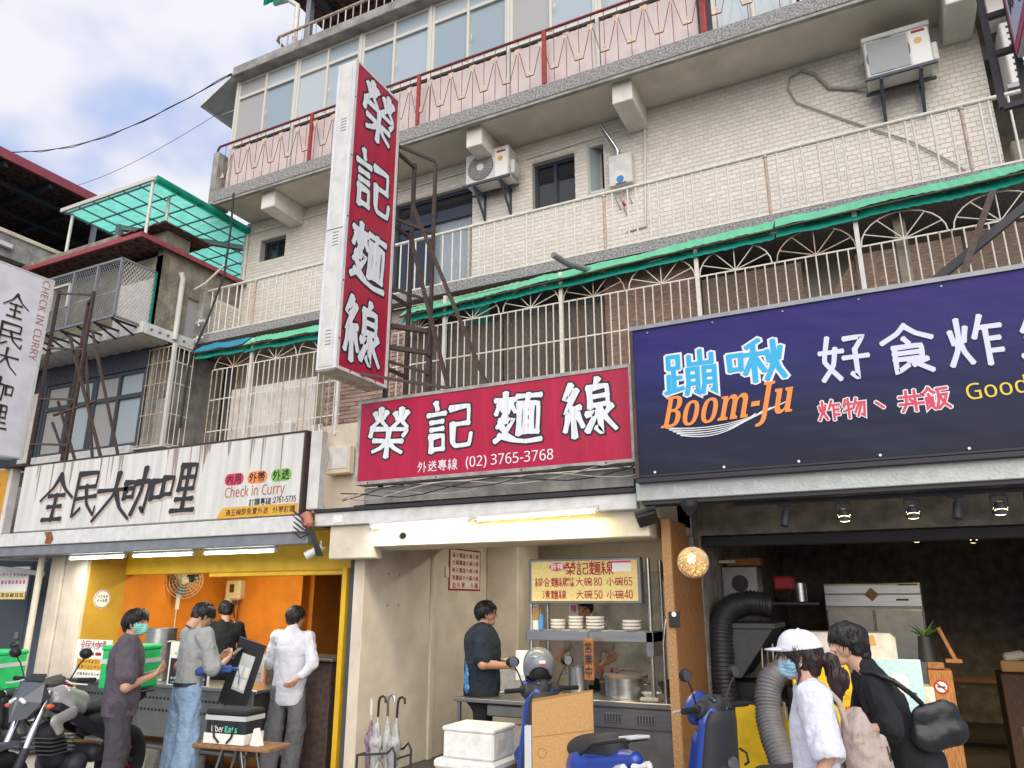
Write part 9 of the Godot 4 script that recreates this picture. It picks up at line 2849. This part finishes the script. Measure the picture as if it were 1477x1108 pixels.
func hair_mesh(hc: Vector3, hb: Basis, s: float, c: Dictionary) -> MB:
	var kind: String = c.get("style", "short")
	var f := Field.new(Vector3(-0.15, -0.16, -0.16), Vector3(0.15, 0.17, 0.15), 0.006)
	var g := 0.012
	f.cap(Vector3(0, 0.032, -0.024), Vector3(0, 0.036, 0.018), 0.084 + g, 0.080 + g, 0.03, Vector3.RIGHT, 1.10)
	if kind == "fringe":
		f.cap(Vector3(-0.04, 0.085, 0.05), Vector3(0.05, 0.075, 0.055), 0.045, 0.04, 0.02)
		f.cap(Vector3(-0.06, 0.03, 0.02), Vector3(-0.066, 0.0, 0.03), 0.028, 0.012, 0.02)
		f.cap(Vector3(0.06, 0.03, 0.02), Vector3(0.066, 0.0, 0.03), 0.028, 0.012, 0.02)
		f.cap(Vector3(0, 0.0, -0.06), Vector3(0, -0.05, -0.07), 0.07, 0.045, 0.03)
	elif kind == "short":
		f.cap(Vector3(0, 0.09, 0.02), Vector3(0, 0.085, 0.06), 0.035, 0.03, 0.03)
		f.cap(Vector3(0, 0.0, -0.055), Vector3(0, -0.03, -0.065), 0.068, 0.045, 0.03)
	elif kind == "bob":
		f.cap(Vector3(0, 0.02, -0.045), Vector3(0, -0.05, -0.06), 0.092, 0.07, 0.03)
		f.cap(Vector3(0, 0.1, 0.0), Vector3(0, 0.09, 0.06), 0.045, 0.04, 0.03)
		for x in [-1.0, 1.0]:
			f.cap(Vector3(0.07 * x, 0.02, 0.0), Vector3(0.072 * x, -0.03, -0.01), 0.035, 0.022, 0.02)
	elif kind == "long":
		f.cap(Vector3(0, 0.0, -0.05), Vector3(0, -0.05, -0.05), 0.075, 0.055, 0.03)
		for x in [-1.0, 1.0]:
			f.cap(Vector3(0.065 * x, 0.03, 0.02), Vector3(0.068 * x, -0.03, 0.03), 0.028, 0.014, 0.02)
	# clear the face: everything in front of a slanted plane from the hairline to the nape
	var nn := Vector3(0, -0.80, 0.60)
	var off: float = {"short": 0.026, "fringe": 0.036, "bob": 0.045, "long": 0.035}[kind]
	f.cut(nn * off, nn)
	f.rough(0.012, 18.0, 17, Vector3(1.0, 0.35, 0.6))
	f.rough(0.004, 60.0, 18, Vector3(1.0, 0.15, 0.4))
	var xf := Transform3D(hb * s, hc)
	var mb := f.into(MB.new(), xf)
	var rg := RandomNumberGenerator.new()
	rg.seed = c.get("seed", 1)
	var done := 0
	while done < 420:                                     # single strands lying over the mass
		var d := Vector3(rg.randfn(), rg.randfn(), rg.randfn()).normalized()
		var p := Vector3(0, 0.034, -0.004) + d * Vector3(0.088, 0.096, 0.112)
		if p.dot(nn) > off - 0.012:
			continue
		done += 1
		var fl := Vector3(d.x * 0.5, -1.0, d.z * 0.4 + rg.randf_range(-0.5, 0.5)) if d.y < 0.75 else Vector3(rg.randf_range(-0.6, 0.6), -0.1, rg.randf_range(-1.0, 1.0))
		fl = (fl - d * fl.dot(d) * 0.9).normalized()
		var l := rg.randf_range(0.025, 0.055)
		mb.tube([xf * p, xf * (p + fl * l * 0.5 + d * 0.006), xf * (p + fl * l + d * rg.randf_range(-0.006, 0.007))], [0.0028 * s, 0.0024 * s, 0.0006], 4, false)
	return mb

func mask_mesh(p: Dictionary, m: Material) -> void:
	var f := Field.new(Vector3(-0.11, -0.13, -0.02), Vector3(0.11, 0.05, 0.15), 0.0045)
	f.cap(Vector3(0, 0.0, 0.03), Vector3(0, -0.068, 0.056), 0.070, 0.046, 0.03)
	f.cap(Vector3(0.03, -0.02, 0.045), Vector3(-0.03, -0.02, 0.045), 0.045, 0.045, 0.03)
	f.cap(Vector3(0, 0.005, 0.095), Vector3(0, -0.06, 0.095), 0.028, 0.030, 0.02)
	f.cut(Vector3(0, 0.008, 0.05), Vector3(0, 0.95, 0.3).normalized())
	f.cut(Vector3(0, -0.098, 0.05), Vector3(0, -1, 0.1).normalized())
	f.cut(Vector3(0, 0, 0.022), Vector3(0, 0, -1))
	f.rough(0.004, 26.0, 4, Vector3(0.3, 2.4, 0.3))
	part("face_mask", f.into(MB.new(), p.hf), m, p.node)
	for x in [-1.0, 1.0]:
		part("mask_loop", MB.new().tube([p.hf * Vector3(0.066 * x, -0.005, 0.05), p.hf * Vector3(0.082 * x, 0.02, 0.005), p.hf * Vector3(0.083 * x, 0.012, -0.012), p.hf * Vector3(0.08 * x, -0.03, -0.002), p.hf * Vector3(0.06 * x, -0.065, 0.04)], 0.0022, 5), M.paper, p.node)

func people() -> void:
	# man in plum shirt with mint mask
	var a := person("man in plum short sleeved top and dark trousers wearing a mint mask", Vector3(-6.09, 0.0, -4.70), 2.42, 1.645, {
		"top": "cloth_plum", "bottom": "cloth_char", "hair": "hair", "style": "fringe", "fat": 1.14, "hem": 0.80, "hy": -0.42, "sleeve": 0.72, "sr": 0.082, "wide": 1.06, "leg_r": 0.088, "taper": 0.0,
		"re": Vector3(-0.27, 1.06, 0.04), "rw": Vector3(-0.09, 1.13, 0.23), "le": Vector3(0.25, 1.06, 0.05), "lw": Vector3(0.06, 1.15, 0.25), "rc": 0.7, "lc": 0.7, "rp": Vector3(0.5, 0.6, -0.3), "lp": Vector3(-0.5, 0.6, -0.3), "seed": 3, "cell": 0.005})
	mask_mesh(a, M.mask_mint)
	# man in grey shirt bowing over his phone
	var b := person("man in pale grey shirt and wide light jeans bowing over his phone", Vector3(-6.05, 0.0, -5.35), 2.86, 1.71, {
		"top": "cloth_grey", "bottom": "denim", "hair": "hair", "style": "short", "hem": 0.95, "hp": 0.62, "lean": 0.07, "sleeve": 0.85, "sr": 0.085, "wide": 0.98, "leg_r": 0.112, "taper": -0.008, "fat": 1.0,
		"re": Vector3(-0.25, 1.08, 0.12), "rw": Vector3(-0.06, 1.17, 0.34), "le": Vector3(0.25, 1.1, 0.1), "lw": Vector3(0.08, 1.18, 0.33), "rc": 0.8, "lc": 0.6, "rp": Vector3(0.6, 0.5, -0.2), "seed": 8, "shoe": "paper"})
	part("belt", MB.new().lathe([Vector2(0.158, 0.945), Vector2(0.160, 0.945), Vector2(0.160, 0.98), Vector2(0.158, 0.98)], 24, Transform3D(Basis.from_scale(Vector3(1, 1, 0.72)), Vector3.ZERO)), M.plastic_black, b.node)
	var ph := thing("phone", "dark phone held by the man in the pale grey shirt", "phone", b.node.transform * (b.rw + Vector3(0.03, 0.05, 0.09)), 2.86)
	part("case", MB.new().bbox(Vector3.ZERO, Vector3(0.075, 0.008, 0.15), 0.003, Basis(Vector3.RIGHT, -0.7)), M.plastic_black, ph)
	var um := thing("folded_umbrella", "short blue folded umbrella with a strap under the arm of the man in jeans", "umbrella", b.node.transform * Vector3(-0.2, 1.08, 0.14), 2.5)
	var uf := Field.new(Vector3(-0.08, -0.08, -0.18), Vector3(0.08, 0.08, 0.2), 0.01)
	uf.cap(Vector3(0, 0, -0.12), Vector3(0, 0.01, 0.14), 0.042, 0.032, 0.02)
	uf.rough(0.016, 14.0, 31, Vector3(3, 3, 0.7))
	part("canopy", uf.into(MB.new()), M.blue_cloth, um)
	part("handle", MB.new().tube([Vector3(0, 0.01, 0.15), Vector3(0, 0.01, 0.22)], 0.016, 10), M.blue_cloth, um)
	part("strap", MB.new().tube([Vector3(0, 0.01, 0.22), Vector3(0.02, -0.06, 0.24), Vector3(0.0, -0.13, 0.23), Vector3(-0.02, -0.06, 0.23)], 0.004, 6), M.print_blue, um)
	# man in white overshirt seen from behind
	var d := person("man in white overshirt and grey trousers seen from behind at the counter", Vector3(-5.68, 0.0, -6.3), -2.72, 1.665, {
		"top": "cloth_white", "bottom": "cloth_slate", "hair": "hair", "style": "short", "hem": 0.72, "hy": -0.45, "sleeve": 0.9, "sr": 0.064, "long": true, "cuff": 0.75, "wide": 1.14, "leg_r": 0.095, "taper": 0.0, "collar": true,
		"re": Vector3(-0.27, 1.12, -0.10), "rw": Vector3(-0.15, 1.0, -0.19), "le": Vector3(0.24, 1.12, 0.05), "lw": Vector3(0.18, 1.05, 0.28), "rc": 0.7, "lk": Vector3(0.11, 0.5, 0.0), "la": Vector3(0.16, 0.08, -0.02), "ra": Vector3(-0.06, 0.08, 0.05), "seed": 14, "shoe": "paper"})
	# shopkeeper in navy
	var g := person("man in navy shirt with blue back print and glasses inside the noodle shop", Vector3(-3.67, 0.05, -6.72), 2.02, 1.665, {
		"top": "cloth_navy", "bottom": "cloth_black", "hair": "hair", "style": "short", "hem": 0.86, "fat": 1.3, "sleeve": 0.8, "sr": 0.068, "skin": "skin2",
		"re": Vector3(-0.27, 1.13, 0.02), "rw": Vector3(-0.14, 1.10, 0.28), "le": Vector3(0.26, 1.12, 0.03), "lw": Vector3(0.1, 1.1, 0.3), "rc": 0.9, "rp": Vector3(0.7, -0.2, 0), "seed": 20, "cell": 0.005})
	var gl := MB.new()
	for x in [-0.034, 0.034]:
		var pts := []
		for k in 17:
			var an := TAU * k / 16
			pts.append(g.hf * Vector3(x + cos(an) * 0.026, 0.012 + sin(an) * 0.019, 0.104))
		gl.tube(pts, 0.0028, 5, false)
		gl.tube([g.hf * Vector3(x * 1.75, 0.016, 0.104), g.hf * Vector3(x * 2.35, 0.016, 0.01)], 0.0025, 5)
	gl.tube([g.hf * Vector3(-0.01, 0.016, 0.106), g.hf * Vector3(0.01, 0.016, 0.106)], 0.0025, 5)
	part("glasses", gl, M.ink, g.node)
	# the print: a flat blue figure on the back of the shirt
	var pr := Field.new(Vector3(-0.24, 0.8, -0.28), Vector3(0.05, 1.35, 0.0), 0.012)
	var bd := Vector3(-0.35, 0, -0.94)
	pr.cap(Vector3(-0.12, 0.88, -0.135), Vector3(-0.12, 1.0, -0.14), 0.06, 0.045, 0.02, bd, 3.2)
	pr.cap(Vector3(-0.12, 1.0, -0.14), Vector3(-0.10, 1.2, -0.135), 0.04, 0.025, 0.02, bd, 3.2)
	pr.rough(0.03, 14.0, 8)
	part("back_print", pr.into(MB.new()), M.print_blue, g.node)
	# cook at the back of the curry shop
	var k := person("cook in black shirt and dark cap seen from behind in the orange kitchen", Vector3(-7.50, 0.05, -7.1), -2.3, 1.67, {
		"top": "cloth_black", "bottom": "cloth_black", "hair": "hair", "style": "short", "hem": 0.86, "hp": 0.25, "hy": 0.2, "re": Vector3(-0.26, 1.1, 0.1), "rw": Vector3(-0.14, 1.05, 0.34), "le": Vector3(0.26, 1.1, 0.1), "lw": Vector3(0.14, 1.05, 0.34), "seed": 25})
	cap_mesh(k, M.plastic_black, 0.05)
	# cook behind the stall
	person("cook in beige shirt working behind the noodle stall sign", Vector3(-2.93, 0.05, -7.55), 0.45, 1.71, {
		"top": "cloth_beige", "bottom": "cloth_black", "hair": "hair", "style": "short", "hem": 0.86, "hp": 0.1, "hy": -0.3, "re": Vector3(-0.27, 1.12, 0.1), "rw": Vector3(-0.2, 1.02, 0.36), "le": Vector3(0.27, 1.12, 0.1), "lw": Vector3(0.1, 1.05, 0.36), "seed": 30, "skin": "skin2"})
	# woman in white cap
	var w := person("woman in white cap, blue mask and white shirt walking with a beige backpack", Vector3(-0.44, 0.0, -4.1), -1.42, 1.555, {
		"top": "cloth_tee", "bottom": "cloth_sand", "hair": "hair_brown", "style": "long", "hem": 0.80, "head": 0.96, "sleeve": 0.98, "sr": 0.088, "wide": 1.08, "sw": 0.155, "skin": "skin3", "crisp": true, "hy": -0.08, "cloth_cell": 0.011, "cell": 0.004,
		"le": Vector3(0.26, 1.17, -0.04), "lw": Vector3(0.27, 0.94, 0.06), "re": Vector3(-0.22, 1.13, 0.0), "rw": Vector3(-0.22, 0.9, 0.14), "lk": Vector3(0.09, 0.5, 0.12), "la": Vector3(0.09, 0.08, 0.16), "ra": Vector3(-0.09, 0.1, -0.22), "rk": Vector3(-0.09, 0.5, -0.04), "seed": 41, "shoe": "paper"})
	mask_mesh(w, M.mask_blue)
	cap_mesh(w, M.cap_white, 0.0, true)
	# ponytail
	var pf := Field.new(Vector3(-0.1, -0.26, -0.30), Vector3(0.1, 0.08, -0.02), 0.007)
	pf.cap(Vector3(0, 0.01, -0.105), Vector3(0, -0.01, -0.15), 0.022, 0.034, 0.02)
	pf.cap(Vector3(0, -0.01, -0.15), Vector3(0, -0.10, -0.185), 0.036, 0.05, 0.03)
	pf.cap(Vector3(0, -0.10, -0.185), Vector3(0, -0.22, -0.165), 0.05, 0.018, 0.03)
	pf.rough(0.016, 40.0, 44, Vector3(1.0, 0.18, 1.0))
	part("ponytail", pf.into(MB.new(), w.hf), M.hair_brown, w.node)
	part("hair_tie", MB.new().tube([w.hf * Vector3(0, 0.012, -0.098), w.hf * Vector3(0, 0.004, -0.118)], 0.026, 12), M.ink, w.node)
	part("loose_strand", MB.new().tube([w.hf * Vector3(0.07, -0.02, 0.02), w.hf * Vector3(0.075, -0.08, 0.01), w.hf * Vector3(0.068, -0.135, 0.03)], [0.012, 0.008, 0.003], 6), M.hair_brown, w.node)
	# print on her shirt
	for i in 2:
		part("shirt_print", MB.new().box(w.che + Vector3(0.045 - i * 0.05, 0.04, 0.128), Vector3(0.03, 0.07, 0.004), Basis(Vector3.UP, 0.25)), M.cement_old, w.node)
	var bp := thing("backpack", "slouchy beige backpack on the woman in the white shirt", "backpack", w.node.transform * (w.che + Vector3(0.06, -0.1, -0.2)), -1.42)
	var bf := Field.new(Vector3(-0.2, -0.3, -0.17), Vector3(0.2, 0.2, 0.14), 0.011)
	bf.cap(Vector3(0, -0.16, 0), Vector3(0, 0.06, 0.02), 0.13, 0.10, 0.03, Vector3.BACK, 1.6)
	bf.cap(Vector3(-0.07, -0.2, -0.03), Vector3(0.07, -0.2, -0.03), 0.075, 0.075, 0.04)
	bf.cap(Vector3(0, -0.12, -0.08), Vector3(0, 0.0, -0.07), 0.07, 0.06, 0.02, Vector3.BACK, 1.8)
	bf.rough(0.03, 7.0, 51, Vector3(1.2, 0.6, 1.2))
	bf.rough(0.012, 20.0, 52)
	part("sack", bf.into(MB.new()), M.cloth_sand, bp)
	part("strap", MB.new().tube([Vector3(0.05, 0.02, 0.05), Vector3(0.055, 0.2, 0.09), Vector3(0.05, 0.27, 0.15), Vector3(0.05, 0.26, 0.22), Vector3(0.05, 0.18, 0.26)], 0.013, 8), M.cloth_sand, bp)
	part("zip_tab", MB.new().tube([Vector3(0.05, 0.02, -0.09), Vector3(0.05, -0.04, -0.1)], 0.005, 6), M.steel_brown, bp)
	# older woman in black bending forward
	var o := person("woman in long black dress with short dark hair bending forward", Vector3(-0.02, 0.0, -4.6), -1.35, 1.66, {
		"top": "cloth_black", "top_name": "dress", "hair": "hair", "style": "bob", "head": 0.88, "hem": 0.30, "lean": 0.42, "hp": 0.1, "hy": 0.35, "sleeve": 0.9, "sr": 0.068, "fat": 0.9, "long": true, "cuff": 0.12, "skirt": 0.2, "sw": 0.165, "skin": "skin3", "collar": true, "cloth_cell": 0.013, "cell": 0.005, "wrinkle": 0.022,
		"le": Vector3(0.25, 1.15, 0.15), "lw": Vector3(0.2, 1.13, 0.36), "re": Vector3(-0.25, 1.1, 0.2), "rw": Vector3(-0.15, 1.05, 0.45), "lc": 0.5, "seed": 61, "eyes": false})
	var sb := thing("shoulder_bag", "black shoulder bag with flap hanging behind the woman in black", "bag", o.node.transform * Vector3(0.17, 1.16, -0.07), -1.2)
	var sf := Field.new(Vector3(-0.12, -0.2, -0.2), Vector3(0.12, 0.16, 0.2), 0.011)
	sf.cap(Vector3(0, -0.06, -0.07), Vector3(0, -0.09, 0.06), 0.07, 0.07, 0.03, Vector3.RIGHT, 2.0)
	sf.cap(Vector3(0, 0.02, -0.05), Vector3(0, 0.0, 0.06), 0.06, 0.06, 0.03, Vector3.RIGHT, 2.2)
	sf.rough(0.012, 9.0, 71)
	part("pouch", sf.into(MB.new()), M.black_leather, sb)
	part("buckle", MB.new().box(Vector3(0.02, 0.1, 0.1), Vector3(0.03, 0.025, 0.02)), M.chrome, sb)
	part("strap", MB.new().tube([Vector3(0.0, 0.06, 0.06), Vector3(0.04, 0.11, 0.12), Vector3(0.05, 0.17, 0.20), Vector3(0.0, 0.20, 0.27), Vector3(-0.06, 0.20, 0.31)], 0.013, 8), M.black_leather, sb)

func cap_mesh(p: Dictionary, m: Material, lift: float, brim: bool = false) -> void:
	var f := Field.new(Vector3(-0.13, -0.02, -0.15), Vector3(0.13, 0.16, 0.22), 0.006)
	f.cap(Vector3(0, 0.036, -0.024), Vector3(0, 0.04, 0.020), 0.106, 0.100, 0.02, Vector3.RIGHT, 1.10)
	f.cap(Vector3(0, 0.07, -0.01), Vector3(0, 0.075, 0.03), 0.085, 0.08, 0.03, Vector3.RIGHT, 1.05)
	f.cut(Vector3(0, 0.048, 0), Vector3(0, -1, -0.12 if brim else 0.1).normalized())
	if brim:
		f.cap(Vector3(-0.05, 0.058, 0.07), Vector3(0.05, 0.058, 0.07), 0.028, 0.028, 0.01, Vector3.UP, 3.2)
		f.cap(Vector3(-0.035, 0.046, 0.13), Vector3(0.035, 0.046, 0.13), 0.044, 0.044, 0.02, Vector3.UP, 5.0)
		f.cap(Vector3(0, 0.052, 0.08), Vector3(0, 0.044, 0.15), 0.06, 0.045, 0.02, Vector3.UP, 6.0)
	part("cap", f.into(MB.new(), p.hf), m, p.node)
	if brim:
		part("cap_button", MB.new().ball(p.hf * Vector3(0, 0.157, -0.0), Vector3(0.009, 0.006, 0.009), 10), m, p.node)
